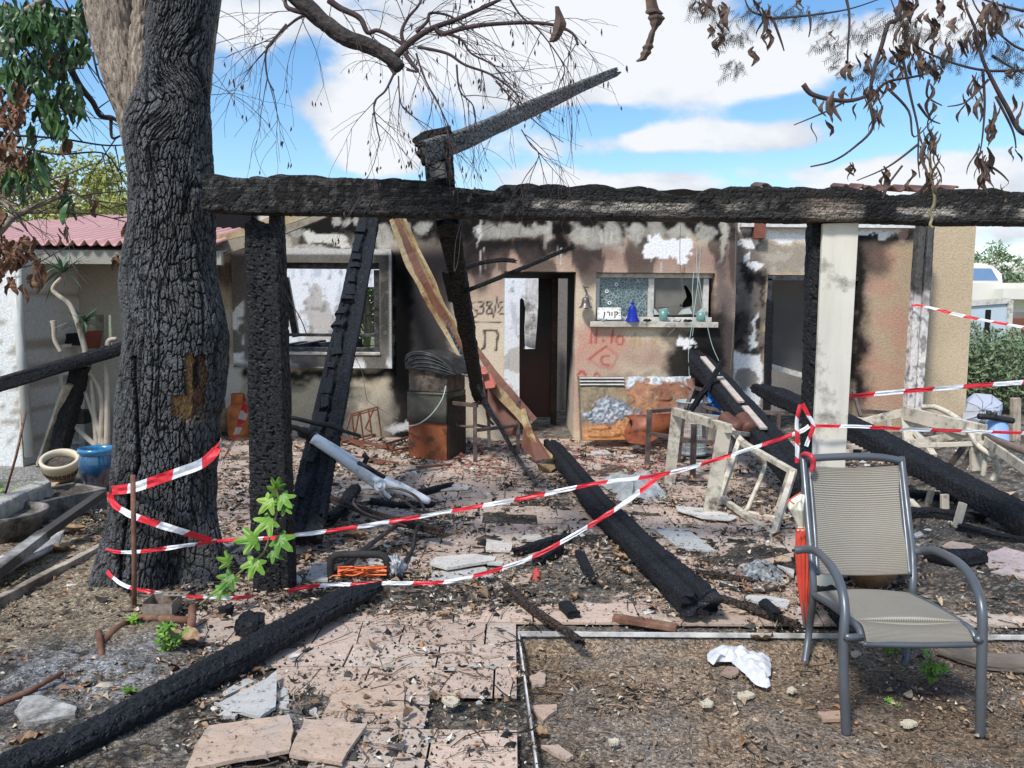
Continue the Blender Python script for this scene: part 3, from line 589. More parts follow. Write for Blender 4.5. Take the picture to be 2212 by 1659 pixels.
# door: brown leaf with its upper part burnt through, jamb, threshold
t = MT('brown_door_sheet'); gz = NN('ShaderNodeSeparateXYZ'); nt.links.new(t.tc.outputs['Object'], gz.inputs[0])
c = t.ramp(M_('MULTIPLY_ADD', t.noise(2.5, 5), .5, M_('MULTIPLY', gz.outputs[2], .55)), [(.62, (.075, .022, .012)), (.98, (.02, .008, .006)), (1.25, (.004, .004, .004))]); t.bump(t.noise(25, 5, .6, t.mapping((6, 6, .5))), .3, .004); DOORM = t.set(col=c, rough=.5)
q = lambda L, Y: [at(829.5 + a * .3, 497.7 + b * .3, Y) for a, b in L]
dr = thing('front_door', 'brown front door burnt black with its upper half eaten through, in the porch recess', 'door', tuple(at(1157, 900, DY)))
mb = MB(); mb.prism(q([(975, 1345), (975, 840), (1020, 855), (1088, 852), (1100, 700), (1110, 560), (1112, 345), (1212, 345), (1212, 1345)], DY), (0, .05, 0))
mb.prism(q([(975, 845), (978, 500), (990, 485), (1006, 500), (1018, 560), (1012, 700), (1015, 850)], DY), (0, .05, 0)); mb.build('door_leaf', DOORM, dr)
mb = MB(); mb.box((*at(1197, 750, DY - .03).xy, 1.05), (.09, .12, 2.3)); mb.build('door_jamb', pm('brown_varnished_jamb', [(.3, (.10, .035, .015)), (.7, (.20, .075, .03))], 5, .5, 0, .2, dirt=((.006, .006, .006), .5, 1.3)), dr)
WOODW = pm('charred_white_panel', [(.3, (.5, .5, .5)), (.6, (.82, .83, .84))], 6, .7, 0, .3, stretch=(3, 1, 1), dirt=((.02, .02, .02), .42, 4))
mb = MB(); mb.prism(q([(1018, 350), (1108, 350), (1106, 500), (1100, 620), (1090, 850), (1050, 845), (1015, 830)], DY + .9), (0, .03, 0)); mb.build('inner_panel', WOODW, house)
# tiled parapet scraps and lintel strips left on the wall tops
mb = MB(); mb.box((*at(1800, 487, RY - .05).xy, pZ(489, RY, 1800)), (pX(1985, RY) - pX(1590, RY), .1, .05), col=(.7, .7, .68)); mb.build('concrete_ledge', VCM, house)
mb = MB(); mb.box((*at(1638, 500, RY - .04).xy, pZ(500, RY, 1638)), (.15, .14, .2), col=(.22, .075, .045)); mb.build('terracotta_block', VCM, house)
# opening on the right: dark reveal frame, leaning grey panel
mb = MB(); zz = pZ(596, RY, 1700); mb.box(((GX0 + GX1) / 2, RY + .05, zz - .03), (GX1 - GX0 - .01, .1, .06)); mb.box((GX0 + .03, RY + .05, zz / 2), (.055, .1, zz - .07)); mb.build('opening_frame', DARKM, house)
t = MT('glossy_grey_panel'); PANM = t.set(col=t.ramp(t.noise(1.4, 3), [(.4, (.11, .115, .12)), (.7, (.17, .175, .18))]), rough=.16, spec=.8, metal=.35)
pn = thing('fallen_panel', 'glossy grey sheet panel leaning inside the right hand opening', 'panel', tuple(at(1700, 850, RY + .5)))
mb = MB(); mb.prism([at(1655, 600, RY + .5), at(1840, 600, RY + .5), at(1840, 840, RY + .7), at(1655, 785, RY + .7)], (0, .02, 0)); mb.build('panel_sheet', PANM, pn)
mb = MB(); mb.bar(at(1650, 787, RY + .62), at(1845, 843, RY + .62), .06, .075); mb.build('panel_rail', WHF, pn)
# ================================================================== BURNT BEAMS
CH_POST = char_mat('alligator_charred_wood', .015, cell=34, stretch=(.7, .7, 2.0), bstr=.6)
CH_BEAM = char_mat('silvery_charred_beam', .10, (1, .99, .97), cell=24, stretch=(1.5, 1, 1.6), ash=.0)
CH_DARK = char_mat('blue_black_char', .011, (.8, .95, 1.35), cell=78, bstr=.6)
CH_FLAT = char_mat('dull_black_char', .016, (1, 1, 1), cell=60, rough=.75, bstr=.3)
CH_GREY = char_mat('grey_scorched_timber', .13, (1, .98, .93), cell=30, stretch=(.3, 1, 1))
def beam(name, pts, w, h, mat, parent=None, sq=.30, ripple=0, amp=.008, cl=.045, ca=.04, groove=0, seed=0, step=.014, K=40, up=(0, 0, 1), rag=.012, ends=1, cols=None, endtaper=.0, twist=0, world=True):
    """charred timber: rounded box swept along pts, cut by alligator cracks; w across, h along 'up'"""
    pts = [Vector(p) for p in pts]; L = [0]
    for a, b in zip(pts[:-1], pts[1:]): L.append(L[-1] + (b - a).length)
    tot = L[-1]; n = max(4, int(tot / step)); C = np.zeros((n + 1, 3)); SS = np.linspace(0, tot, n + 1)
    for k in range(3): C[:, k] = np.interp(SS, L, [p[k] for p in pts])
    W_ = np.interp(SS, L, w) if hasattr(w, '__len__') else np.full(n + 1, w); H_ = np.interp(SS, L, h) if hasattr(h, '__len__') else np.full(n + 1, h)
    # soften kinks
    T = np.gradient(C, axis=0); T /= np.linalg.norm(T, axis=1)[:, None] + 1e-12; U = np.array(up, float)
    X = np.cross(T, U); X /= np.linalg.norm(X, axis=1)[:, None] + 1e-12; Z = np.cross(X, T)
    if twist: 
        a = (twist * SS / tot)[:, None]; X, Z = X * np.cos(a) + Z * np.sin(a), Z * np.cos(a) - X * np.sin(a)
    # cross-section, superellipse-like box
    th = np.linspace(0, 2 * np.pi, 2001) + np.pi / 4
    cx = np.sign(np.cos(th)) * np.abs(np.cos(th)) ** sq; cz = np.sign(np.sin(th)) * np.abs(np.sin(th)) ** sq
    al = np.r_[0, np.cumsum(np.hypot(np.diff(cx) * np.mean(W_), np.diff(cz) * np.mean(H_)))]; q = np.linspace(0, al[-1], K, endpoint=False); cx, cz = np.interp(q, al, cx), np.interp(q, al, cz); s2, t2 = np.meshgrid(SS, np.arange(K), indexing='ij')
    per = np.cumsum(np.r_[0, np.hypot(np.diff(cx) * np.mean(W_) / 2, np.diff(cz) * np.mean(H_) / 2)])
    a = s2 / cl; b = np.tile(per, (n + 1, 1)) / ca; wob = fbm(np.stack([s2.ravel() * 9, b.ravel(), b.ravel() * 0 + seed], 1), 2, seed).reshape(s2.shape)
    f1, f2, idd = worley2((a + wob * .9).ravel(), (b + wob * .6).ravel(), seed); f1 = f1.reshape(s2.shape); f2 = f2.reshape(s2.shape); idd = idd.reshape(s2.shape)
    crack = sst(f2 - f1, 0, .13); d = amp * .8 * (crack - 1) + amp * .45 * (idd - .5)
    big = fbm(np.stack([s2.ravel() * 2.6, cx[t2.ravel()] * 1.3 + seed, cz[t2.ravel()] * 1.3], 1), 3, seed + 3).reshape(s2.shape); d = d + rag * (big - .5) * 2
    if groove: d = d - groove * np.exp(-((cx[t2]) / .13) ** 2) * (cz[t2] > 0)
    if ripple: d = d + ripple * np.sin(s2 / .0085 + 9 * wob + 2.5 * np.cos(b * 2)) * (.4 + big)
    tp = np.ones(n + 1)
    if endtaper: tp = 1 - endtaper * np.maximum(sst(.12 * tot - SS, 0, .12 * tot) if ends & 1 else 0, sst(SS, .9 * tot, tot) if ends & 2 else 0)
    ex = (cx[t2] * (W_ / 2 * tp)[:, None] + d * cx[t2]); ez = (cz[t2] * (H_ / 2 * tp)[:, None] + d * cz[t2])
    es = np.zeros_like(ex); e0 = (fbm(np.stack([cx * 1.7, cz * 1.7, cx * 0 + seed], 1), 2, seed) - .5) * .16 * min(1, tot)
    es[0] = e0 - 0; es[-1] = e0[::-1]
    V = C[:, None, :] + X[:, None, :] * ex[..., None] + Z[:, None, :] * ez[..., None] + T[:, None, :] * es[..., None]
    V = V.reshape(-1, 3)
    # recessed end caps
    r0 = V[:K].mean(0) + T[0] * .012; r1 = V[-K:].mean(0) - T[-1] * .012
    cr = [V]; 
    V = np.concatenate([V[:K] * .45 + r0 * .55, V, V[-K:] * .45 + r1 * .55])
    c_ = None
    if cols is not None:
        c_ = cols(V)
    return grid_obj(name, V, n + 3, K, mat, parent, c_, wrap=True, caps=True, smooth=False)
# ------------------------------------------------------------------ pergola
PY = 4.2
perg = thing('pergola_frame', 'charred timber pergola of one long beam on posts, left standing before the house', 'pergola', tuple(gp(582, 1318)))
def ppaint(P):
    u, v = proj(P); n = fbm(P * 4, 4, 71); n2 = fbm(P * [10, 30, 60], 4, 72); n3 = fbm(P * 30, 3, 73); c = np.zeros((len(P), 3))
    def mx(m, col): c[:] = c * (1 - m[:, None]) + np.array(col) * m[:, None]
    c[:] = (.018, .0175, .0175); mx(sst(n3, .48, .62) * .75, (.10, .097, .093)); mx(sst(n, .5, .7) * .5, (.03, .03, .03))
    vt = np.interp(u, [1050, 1300, 1700, 2200], [425, 437, 440, 450]) + (n2 - .5) * 20 + (n - .5) * 26
    r = sst(u + (n - .5) * 120, 1080, 1180)
    mx(r * sst(v, vt - 3, vt + 2) * sst(vt + 18 + (n - .5) * 14 - v, 0, 3) * sst(n2, .36, .46) * sst(n, .40, .52), (.40, .37, .32))
    mx(r * sst(vt - 5 - v, -3, 4), (.032, .031, .03)); mx(r * sst(v, vt + 17, vt + 22), (.050, .049, .048))
    mx(r * np.exp(-((u - 1815) / 50.) ** 2) * .6 * sst(v, 432, 440), (.24, .22, .19)); mx(r * sst(v, 424, 434) * np.exp(-((u - 1790) / 50.) ** 4) * .4, (.4, .31, .25))
    k = sst(u, 1862, 1872) * sst(1945 - u, 0, 12) * sst(500 - v + (n - .5) * 20, 0, 10); mx(k, (.02, .02, .021)); mx(r * np.exp(-((u - 1440) / 50.) ** 2) * sst(v, 445, 450) * .5, (.20, .18, .16))
    mx((P[:, 2] < pZ(481, PY)) * 1.0 * sst(v, 478, 486) * .0, (.01, .01, .01))
    return c
t = MT('scorched_beam'); cc = t.mix(1.0, t.attr(), t.ramp(t.noise(24, 7, .75, t.mapping((.35, 1, 1.6))), [(.3, .5), (.55, 1.0), (.75, 1.7)]), 'MULTIPLY')
e = t.vor(46, t.mapping((.8, 1, 1.5)), 'DISTANCE_TO_EDGE'); ln = t.noise(20, 4, .6, t.mapping((.12, .5, 2.4))); e = M_('MINIMUM', e, M_('MULTIPLY', M_('ABSOLUTE', M_('SUBTRACT', ln, .5)), 2.2)); ck = t.ramp(e, [(0, 0), (.06, 1)]); cc = t.mix(t.ramp(ck, [(0, .85), (1, 0)]), cc, (.004, .004, .004))
b1 = t.bump(ck, .7, .008); t.bump(t.noise(90, 5, .7), .5, .005, b1); BEAMM = t.set(col=cc, rough=.65, spec=.2)
edge = [(450, 376, 458), (520, 388, 462), (590, 390, 465), (640, 384, 465), (760, 390, 468), (900, 396, 470), (985, 410, 470), (1040, 424, 471), (1075, 416, 472), (1095, 402, 472), (1250, 406, 474), (1400, 411, 476), (1440, 424, 477), (1500, 424, 477), (1530, 410, 478), (1640, 410, 479), (1740, 412, 481), (1870, 413, 482), (1900, 428, 483), (1960, 426, 483), (1990, 412, 484), (2100, 415, 486), (2300, 417, 488)]
ed2 = []; r_ = random.Random(12)
for (u0, a0, b0), (u1, a1, b1) in zip(edge[:-1], edge[1:]):
    k = max(1, int((u1 - u0) / 22))
    ed2 += [(lerp(u0, u1, j / k), lerp(a0, a1, j / k) + (r_.uniform(-5, 4) if j else 0), lerp(b0, b1, j / k)) for j in range(k)]
edge = ed2 + [edge[-1]]
pts, hh = [], []
for u_, a_, b_ in edge: A, B = at(u_, a_, PY), at(u_, b_, PY); pts.append((A + B) / 2); hh.append((A - B).length)
bm_ = beam('beam', pts, .17, hh, BEAMM, perg, amp=.007, cl=.045, ca=.032, seed=4, rag=.007, K=64, sq=.14, cols=ppaint, step=.010)
def vpost(u0, u1, vt, ub0, ub1, vb, d, mat, name, **k):
    A = (at(u0, vt, PY) + at(u1, vt, PY)) / 2; B = (at(ub0, vb, PY) + at(ub1, vb, PY)) / 2; B.z = -.03
    w = (at(u1, vt, PY) - at(u0, vt, PY)).length; off = Vector((0, d / 2, 0))
    return beam(name, [B + off, A + off], d, w, mat, perg, up=(1, 0, 0), **k)
vpost(525, 598, 478, 540, 615, 1312, .19, CH_POST, 'post', amp=.014, cl=.024, ca=.065, seed=9, rag=.012, K=72, step=.010)
vpost(577, 600, 460, 588, 612, 520, .16, CH_POST, 'post_head', amp=.01, seed=10, rag=.008)
CREAM = pm('cream_painted_board', [(.25, (.60, .57, .48)), (.5, (.72, .69, .60)), (.8, (.78, .76, .68))], 2.2, .6, 0, .12, dirt=((.10, .085, .07), .34, 5.5), stretch=(4, 1, .6))
vpost(1757, 1838, 478, 1740, 1822, 1290, .15, CH_POST, 'post', amp=.01, seed=12, rag=.008)
MB().prism([at(1774, 484, PY - .006), at(1851, 482, PY - .006), at(1822, 1000, PY - .006), at(1812, 1275, PY - .006), at(1746, 1275, PY - .006), at(1752, 1000, PY - .006)], (0, -.026, 0)).build('post_board', CREAM, perg, bevel=.003)
# far post at the corner of the house
fp = thing('corner_post', 'far narrow timber post, white below and charred above, against the tan house corner', 'post', tuple(at(1968, 900, 10.2)))
CY_ = 10.1
def fpaint(P):
    n = fbm(P * 5, 4, 81); c = np.tile(np.array((.66, .63, .60)), (len(P), 1)); m = sst(P[:, 2] + (n - .5) * 1.3, 1.5, 2.0)[:, None]; c = c * (1 - m) + np.array((.075, .072, .07)) * m
    m = sst(fbm(P * 16, 3, 5), .55, .62)[:, None] * .6; return c * (1 - m) + np.array((.02, .02, .02)) * m
for (a, b, a2, b2, y) in ((1980, 1996, 1954, 1967, 0), (2000, 2015, 1972, 1985, -.02)):
    beam('post_plank', [at((a2 + b2) / 2, 905, CY_ + y), at((a + b) / 2, 488, CY_ + y)], .14, (at(b, 600, CY_) - at(a, 600, CY_)).length, VCM, fp, amp=.006, seed=a, rag=.006, up=(1, 0, 0), cols=fpaint, step=.03)
beam('charred_core', [at(1968, 905, CY_ + .04), at(1998, 488, CY_ + .04)], .10, .07, CH_FLAT, fp, seed=3, up=(1, 0, 0), step=.03)
# ================================================================== THE BIG BURNT TREE
TY = 4.45
tree = thing('burnt_tree', 'thick tree with deeply charred bark standing left of the pergola', 'tree', tuple(gp(345, 1300)))
prof = [(1345, 175, 482), (1330, 182, 480), (1300, 196, 476), (1270, 212, 470), (1230, 226, 464), (1200, 231, 462), (1100, 238, 465), (1000, 246, 468), (900, 250, 471), (850, 255, 480), (800, 262, 488), (720, 268, 490), (680, 268, 484), (640, 262, 474), (600, 259, 465), (560, 262, 463), (520, 268, 461), (450, 275, 459), (380, 272, 455), (320, 265, 452), (270, 262, 451), (240, 272, 450), (200, 288, 451), (150, 303, 452), (100, 312, 456), (50, 318, 462), (0, 321, 470), (-80, 325, 475), (-200, 330, 478), (-340, 336, 482)]
def trunk():
    nr, K = 760, 400; pv = np.array([p[0] for p in prof][::-1], float); pl = np.array([p[1] for p in prof][::-1], float); pr = np.array([p[2] for p in prof][::-1], float)
    vs = np.linspace(1352, -340, nr); L = np.interp(vs, pv, pl); R = np.interp(vs, pv, pr)
    ker = np.ones(15) / 15; Ls = np.convolve(np.pad(L, 7, 'edge'), ker, 'valid'); Rs = np.convolve(np.pad(R, 7, 'edge'), ker, 'valid')
    C = np.zeros((nr, 3)); r = np.zeros(nr)
    for i in range(nr):
        A = at(Ls[i], vs[i], TY); B = at(Rs[i], vs[i], TY); C[i] = (A + B) / 2; r[i] = (B - A).length / 2
    th = np.linspace(0, 2 * np.pi, K, endpoint=False); s, t2 = np.meshgrid(C[:, 2], th, indexing='ij'); vv = np.tile(vs[:, None], (1, K))
    ct, st_ = np.cos(th), np.sin(th); R0 = .30
    px = np.stack([(ct[None, :] * R0 + 0 * s).ravel(), (st_[None, :] * R0 + 0 * s).ravel(), s.ravel()], 1)
    warp = (fbm(px * [7, 7, 2.2], 3, 5) - .5).reshape(s.shape); warp2 = (fbm(px * [3, 3, 3], 2, 7) - .5).reshape(s.shape)
    # swirl of the bark in the crotch area
    sw = np.exp(-((vv - 190) / 110.) ** 2) * np.exp(-((t2 - 5.1) / .9) ** 2)
    a = t2 * R0 / .024 + warp * 2.2 + warp2 * 3 + sw * 9 * np.sin(s * 9); b = s / .075 + warp * 1.2
    na = round(2 * math.pi * R0 / .030)
    f1, f2, idd = worley2(a.ravel(), b.ravel(), 2); plate = sst(f2 - f1, .02, .20).reshape(s.shape); idd = idd.reshape(s.shape)
    g1, g2, gi = worley2((a * 1.4).ravel(), (s / .030 + warp * 3).ravel(), 3); small = sst(g2 - g1, 0, .16).reshape(s.shape)
    ridge = 1 - np.abs(2 * vnoise(np.stack([a.ravel() * .55, b.ravel() * .28, a.ravel() * 0], 1), 8) - 1).reshape(s.shape)
    bark = .011 * (plate - 1) + .007 * (idd - .5) + .004 * (small - 1) - .019 * sst(ridge, .80, 1) * (.5 + warp)
    lump = (fbm(px * 3.2, 3, 9) - .5).reshape(s.shape) * .035
    # root flare ripples
    fl = sst(s, .55, 0)
    fl = 1 - sst(s, 0.02, .5); flare = fl * (.0 + .06 * np.cos(t2 * 5 + 1.0) + .06 * np.cos(t2 * 3 + .2))
    rad = r[:, None] * .955 + bark + lump + flare
    X = C[:, 0][:, None] + .010 + rad * ct; Y = C[:, 1][:, None] + rad * st_ * .95; Z = s + 0 * rad
    V = np.stack([X.ravel(), Y.ravel(), Z.ravel()], 1); u, v = proj(V); n3 = fbm(V * 14, 3, 4); n1 = fbm(V * 5, 3, 6); front = (np.tile(st_, (nr, 1)).ravel() < 0)
    c = np.zeros((len(V), 3)); c[:] = (.017, .0175, .020)
    def mx(m, col): c[:] = c * (1 - m[:, None]) + np.array(col) * m[:, None]
    mx(sst(plate.ravel() * .5 + n3 * .6, .5, .85) * .8, (.085, .088, .094)); mx(sst(n1, .55, .7) * .35, (.05, .042, .036)); mx(idd.ravel() ** 2 * .5 * sst(n3, .3, .6), (.12, .122, .128)); mx(1 - sst(plate.ravel(), .1, .8), (.0025, .0025, .0025)); mx((1 - sst(small.ravel(), .1, .8)) * .75, (.006, .006, .006)); mx(sst(ridge.ravel(), .82, .97) * .85, (.003, .003, .003))
    # unburnt upper left and right rims
    # the knocked-out patch of bare wood
    du = u + (n3 - .5) * 16 + (n1 - .5) * 34; dv = v + (n1 - .5) * 30 + (n3 - .5) * 34
    hole = front & (((du > 402) & (du < 446) & (dv > 768) & (dv < 900)) | ((du > 372) & (du < 415) & (dv > 856) & (dv < 904)))
    ho = hole.astype(float); rin = ho * .030; dark = ho * ((du > 410) & (du < 440))
    V[:, 0] -= 0; V[:, 1] += rin * 1.3
    mx(ho, (.40, .24, .10)); mx(ho * sst(n3, .4, .6) * .6, (.22, .12, .05)); mx(dark * .9, (.07, .035, .02)); mx(dark * ((du > 412) & (du < 422) & (dv < 850)) * .9, (.008, .006, .005))
    mx(front * np.exp(-((u - 415) / 22.) ** 2 - ((v - 906) / 7.) ** 2) * sst(n3, .4, .5), (.34, .22, .11))
    crk = front * np.exp(-((u - np.interp(v, [800, 1000, 1060, 1200, 1290], [290, 300, 280, 262, 255])) / 3.2) ** 2) * (v > 770) * (v < 1300); mx(np.clip(crk * 1.2, 0, 1), (.002, .002, .002)); V[:, 1] += crk * .03
    t = MT('charred_bark'); a_ = t.attr(); cc = t.mix(1.0, a_, t.ramp(t.noise(60, 5, .7), [(.3, .55), (.7, 1.6)]), 'MULTIPLY'); t.bump(t.noise(120, 5, .7), .7, .006)
    m = t.set(col=cc, rough=t.ramp(t.noise(25, 3), [(.3, .38), (.7, .75)]), spec=.5)
    grid_obj('trunk', V, nr, K, m, tree, c, wrap=True, smooth=False)
trunk()
t = MT('pale_furrowed_bark'); v_ = t.mapping((1, 1, .22)); f = t.noise(42, 5, .65, v_, 1.2); cc = t.ramp(f, [(.36, (.10, .075, .055)), (.48, (.34, .27, .21)), (.68, (.52, .44, .36))]); cc = t.mix(t.ramp(t.noise(2.2, 4), [(.5, 0), (.75, .5)]), cc, (.25, .21, .19)); t.bump(f, 1.0, .03); PALEB = t.set(col=cc, rough=.85)
def limb(name, P, mat, parent, seed=0, K=72, cell=.03, amp=.01, wob=.05):
    """P: list of (u, v, Y, halfwidth in px)"""
    pts = [at(u, v, Y) for u, v, Y, w in P]; rr = [w * Y / FPX for u, v, Y, w in P]; L = [0]
    for a, b in zip(pts[:-1], pts[1:]): L.append(L[-1] + (b - a).length)
    tot = L[-1]; n = max(6, int(tot / .012)); SS = np.linspace(0, tot, n + 1); C = np.stack([np.interp(SS, L, [p[k] for p in pts]) for k in range(3)], 1); r = np.interp(SS, L, rr)
    k = max(3, n // 14) | 1; ker = np.ones(k) / k; C = np.stack([np.convolve(np.pad(C[:, q], k // 2, 'edge'), ker, 'valid') for q in range(3)], 1)
    T = np.gradient(C, axis=0); T /= np.linalg.norm(T, axis=1)[:, None]; X = np.cross(T, [0, 1, .01]); X /= np.linalg.norm(X, axis=1)[:, None]; Z = np.cross(X, T)
    th = np.linspace(0, 2 * np.pi, K, endpoint=False); s, t2 = np.meshgrid(SS, th, indexing='ij'); Rm = np.mean(r)
    px = np.stack([np.cos(t2).ravel() * Rm, np.sin(t2).ravel() * Rm, s.ravel() + seed], 1); w = (fbm(px * [7, 7, 3], 3, seed) - .5).reshape(s.shape)
    f1, f2, i = worley2((t2 * Rm / cell + w * 4).ravel(), (s / (cell * 4.5) + w * 2).ravel(), seed); d = amp * (sst(f2 - f1, 0, .45).reshape(s.shape) - 1) + (fbm(px * 5, 3, seed + 2) - .5).reshape(s.shape) * wob * Rm * 2
    rad = r[:, None] + d; V = C[:, None, :] + X[:, None, :] * (rad * np.cos(t2))[..., None] + Z[:, None, :] * (rad * np.sin(t2))[..., None]
    return grid_obj(name, V.reshape(-1, 3), n + 1, K, mat, parent, wrap=True, caps=True)
limb('limb', [(318, 330, 4.55, 44), (296, 240, 4.52, 44), (272, 160, 4.5, 46), (247, 80, 4.5, 47), (232, 0, 4.5, 48), (195, -120, 4.5, 60), (160, -330, 4.5, 56)], PALEB, tree, 3)
limb('limb', [(312, 260, 4.42, 26), (306, 160, 4.42, 27), (305, 80, 4.42, 24), (312, 0, 4.42, 22), (322, -140, 4.4, 22), (330, -330, 4.4, 20)], PALEB, tree, 5, cell=.022)
limb('limb', [(425, 260, 4.62, 24), (432, 120, 4.6, 28), (448, 0, 4.55, 28), (462, -160, 4.5, 30), (480, -330, 4.5, 30)], PALEB, tree, 8)
# ------------------------------------------------------------------ fallen and leaning timbers
def lone(o, label, cat, group=None): return tag(o, label, cat, group)
def gl(L, z=.05): return [gp(u, v, z) for u, v in L]
A_ = gl([(-120, 1722), (50, 1634), (150, 1598), (300, 1527), (450, 1450), (500, 1424), (650, 1343), (750, 1290), (822, 1266)], .075)
for p, dz in zip(A_, [0, 0, 0, .01, .012, .01, .01, .015, .02]): p.z += dz - .02
lone(beam('fallen_beam', A_, [.12, .125, .13, .125, .12, .145, .15, .14, .10], [.075, .075, .08, .08, .075, .09, .09, .08, .06], CH_DARK, amp=.007, cl=.03, ca=.05, seed=21, rag=.018, ripple=.002, K=56, step=.009, endtaper=.4, ends=2, groove=.006),
     'black charred beam lying from the bottom left corner up to the orange cord', 'beam')
lone(beam('fallen_beam', [gp(1188, 958, .09), gp(1300, 1100, .09), gp(1512, 1305, .10)], [.17, .185, .21], .11, CH_DARK, amp=.006, cl=.016, ca=.06, seed=22, rag=.010, ripple=.0045, K=64, step=.009, groove=.030, endtaper=.15),
     'long charred beam with a lengthwise groove lying across the middle of the patio', 'beam')
ob = lone(beam('leaning_beam', [at(1497, 765, 9.55), gp(1790, 1105, .09)], [.27, .29], .15, CH_DARK, amp=.008, cl=.018, ca=.06, seed=23, rag=.014, ripple=.0045, K=60, step=.010, groove=.03, endtaper=.3, ends=1),
     'charred beam with pale unburnt strips on top, leaning on the wall below the window sill', 'beam')
lone(beam('charred_batten', [at(1560, 783, 8.3), at(1520, 845, 8.3), at(1492, 888, 8.4)], [.05, .07, .05], .05, CH_DARK, amp=.005, cl=.02, ca=.03, seed=38, rag=.008, K=28), 'short charred batten leaning across the head of the charred beam by the laundry basket', 'batten')
beam('charred_jamb', [at(1664, 650, RY - .05), at(1655, 900, RY - .05)], .08, .09, CH_DARK, house, seed=39, up=(1, 0, 0), K=32, rag=.012)
mb = MB(); A, B = at(1500, 750, 9.55), gp(1790, 1090, .17)
for k, (a, b) in enumerate(((.10, .25), (.28, .47), (.50, .64))):
    m = MB(); m.bar(A.lerp(B, a), A.lerp(B, b), .065, .02); x = m.build('pale_strip', pm('ashy_plank', [(.3, (.36, .30, .26)), (.7, (.55, .48, .43))], 9, .8, 0, .4) if k == 0 else bpy.data.materials['ashy_plank'], ob)
lone(beam('leaning_beam', [at(1638, 838, 8.9), at(1830, 918, 7.3), at(2330, 1185, 5.0)], [.24, .27, .27], .15, CH_DARK, amp=.008, cl=.020, ca=.06, seed=24, rag=.012, ripple=.0045, K=64, step=.010, groove=.028, endtaper=.3, ends=1),
     'massive double-ridged charred beam running down to the right behind the mesh chair', 'beam')
eo = lone(beam('leaning_beam', [at(801, 462, 9.4), gp(655, 1168, .10)], [.22, .24], .10, CH_DARK, amp=.009, cl=.03, ca=.05, seed=25, rag=.012, ripple=.0045, K=60, step=.012, groove=.02),
     'ladder-like notched charred beam leaning from the house top down beside the charred post', 'beam')
A, B = at(801, 462, 9.4), gp(655, 1168, .10); d_ = (B - A).normalized(); sx = d_.cross(Vector((0, 0, 1))).normalized(); upn = sx.cross(d_)
r = random.Random(5)
for k in range(19):
    t0 = .10 + k * .044; P0 = A.lerp(B, t0) + sx * (-.05 if sx.x > 0 else .05) * 1 + upn * .058; L = r.uniform(.07, .24)
    beam('char_block', [P0, P0 + d_ * L + sx * r.uniform(-.03, .03) + upn * r.uniform(-.02, .02)], r.uniform(.06, .12), .045, CH_DARK, eo, amp=.006, cl=.05, ca=.05, seed=30 + k, rag=.008, K=28, step=.02)
for k in (0, 1):
    off = sx * ((.09 if k else -.10)) ; beam('char_rib', [A.lerp(B, .12) + off + upn * .03, A.lerp(B, .97) + off + upn * .04], .045, .06, CH_DARK, eo, amp=.006, cl=.016, ca=.04, seed=60 + k, rag=.012, K=28, step=.014)
fo = lone(beam('hanging_brace', [at(969, 470, 4.4), at(990, 600, 5.3), at(1033, 862, 8.6)], .125, .11, CH_FLAT, amp=.012, cl=.06, ca=.06, seed=26, rag=.016, K=48, up=(0, 1, 0), endtaper=.35, ends=2),
     'black charred brace hanging from the pergola beam down towards the rusty barbecue', 'brace')
beam('char_flake', [at(963, 585, 5.1), at(975, 648, 5.25)], .045, .03, CH_FLAT, fo, seed=3, K=24, step=.02)
lone(beam('charred_batten', [at(1000, 579, 5.4), at(1045, 566, 5.5), at(1085, 561, 5.5), at(1114, 564, 5.5)], [.030, .03, .034, .03], .03, CH_FLAT, amp=.005, cl=.02, ca=.02, seed=27, rag=.004, K=24, step=.008), 'short charred batten sticking out right above the longer one over the doorway', 'batten')
lone(beam('charred_batten', [at(1008, 628, 5.4), at(1120, 583, 5.6), at(1234, 534, 5.8)], [.036, .04, .02], .03, CH_FLAT, amp=.005, cl=.02, ca=.02, seed=28, rag=.004, K=24, step=.008), 'long thin charred batten slanting up to the right across the doorway top', 'batten')
lone(beam('charred_batten', [at(966, 705, 7.8), at(1070, 905, 7.8), gp(1115, 985, .05), gp(1158, 1046, .02)], [.03, .045, .045, .02], .03, char_mat('ash_striped_char', .09, (.9, 1, 1.1), cell=26, ash=.16), amp=.005, cl=.02, ca=.03, seed=29, rag=.006, K=24, step=.01),
     'thin ashy charred stick slanting down in front of the bent rusty flashing', 'batten')
# stub and broken rafter on top of the beam
st = thing('broken_rafter', 'scorched grey rafter sticking up to the right from a black stub on the pergola beam', 'rafter', tuple(at(950, 400, PY)))
beam('stub', [at(953, 405, PY + .03), at(945, 310, PY + .02)], .12, .145, CH_FLAT, st, amp=.012, cl=.05, ca=.05, seed=31, rag=.02, K=44, up=(1, 0, 0), step=.008)
beam('stub_cap', [at(897, 312, PY + .03), at(920, 297, PY + .03), at(972, 284, PY + .05)], .13, [.05, .06, .04], CH_FLAT, st, amp=.008, seed=32, rag=.012, K=36, step=.008)
beam('rafter_timber', [at(913, 332, PY - .16), at(1010, 297, 4.4), at(1180, 220, 5.6), at(1329, 155, 6.4)], [.06, .06, .055, .045], [.125, .108, .10, .065], CH_GREY, st, amp=.003, cl=.25, ca=.012, seed=33, rag=.006, K=48, step=.012)
beam('grey_block', [at(943, 352, PY - .11), at(948, 386, PY - .11)], .04, .075, CH_GREY, st, seed=34, up=(1, 0, 0), K=24, amp=.004)
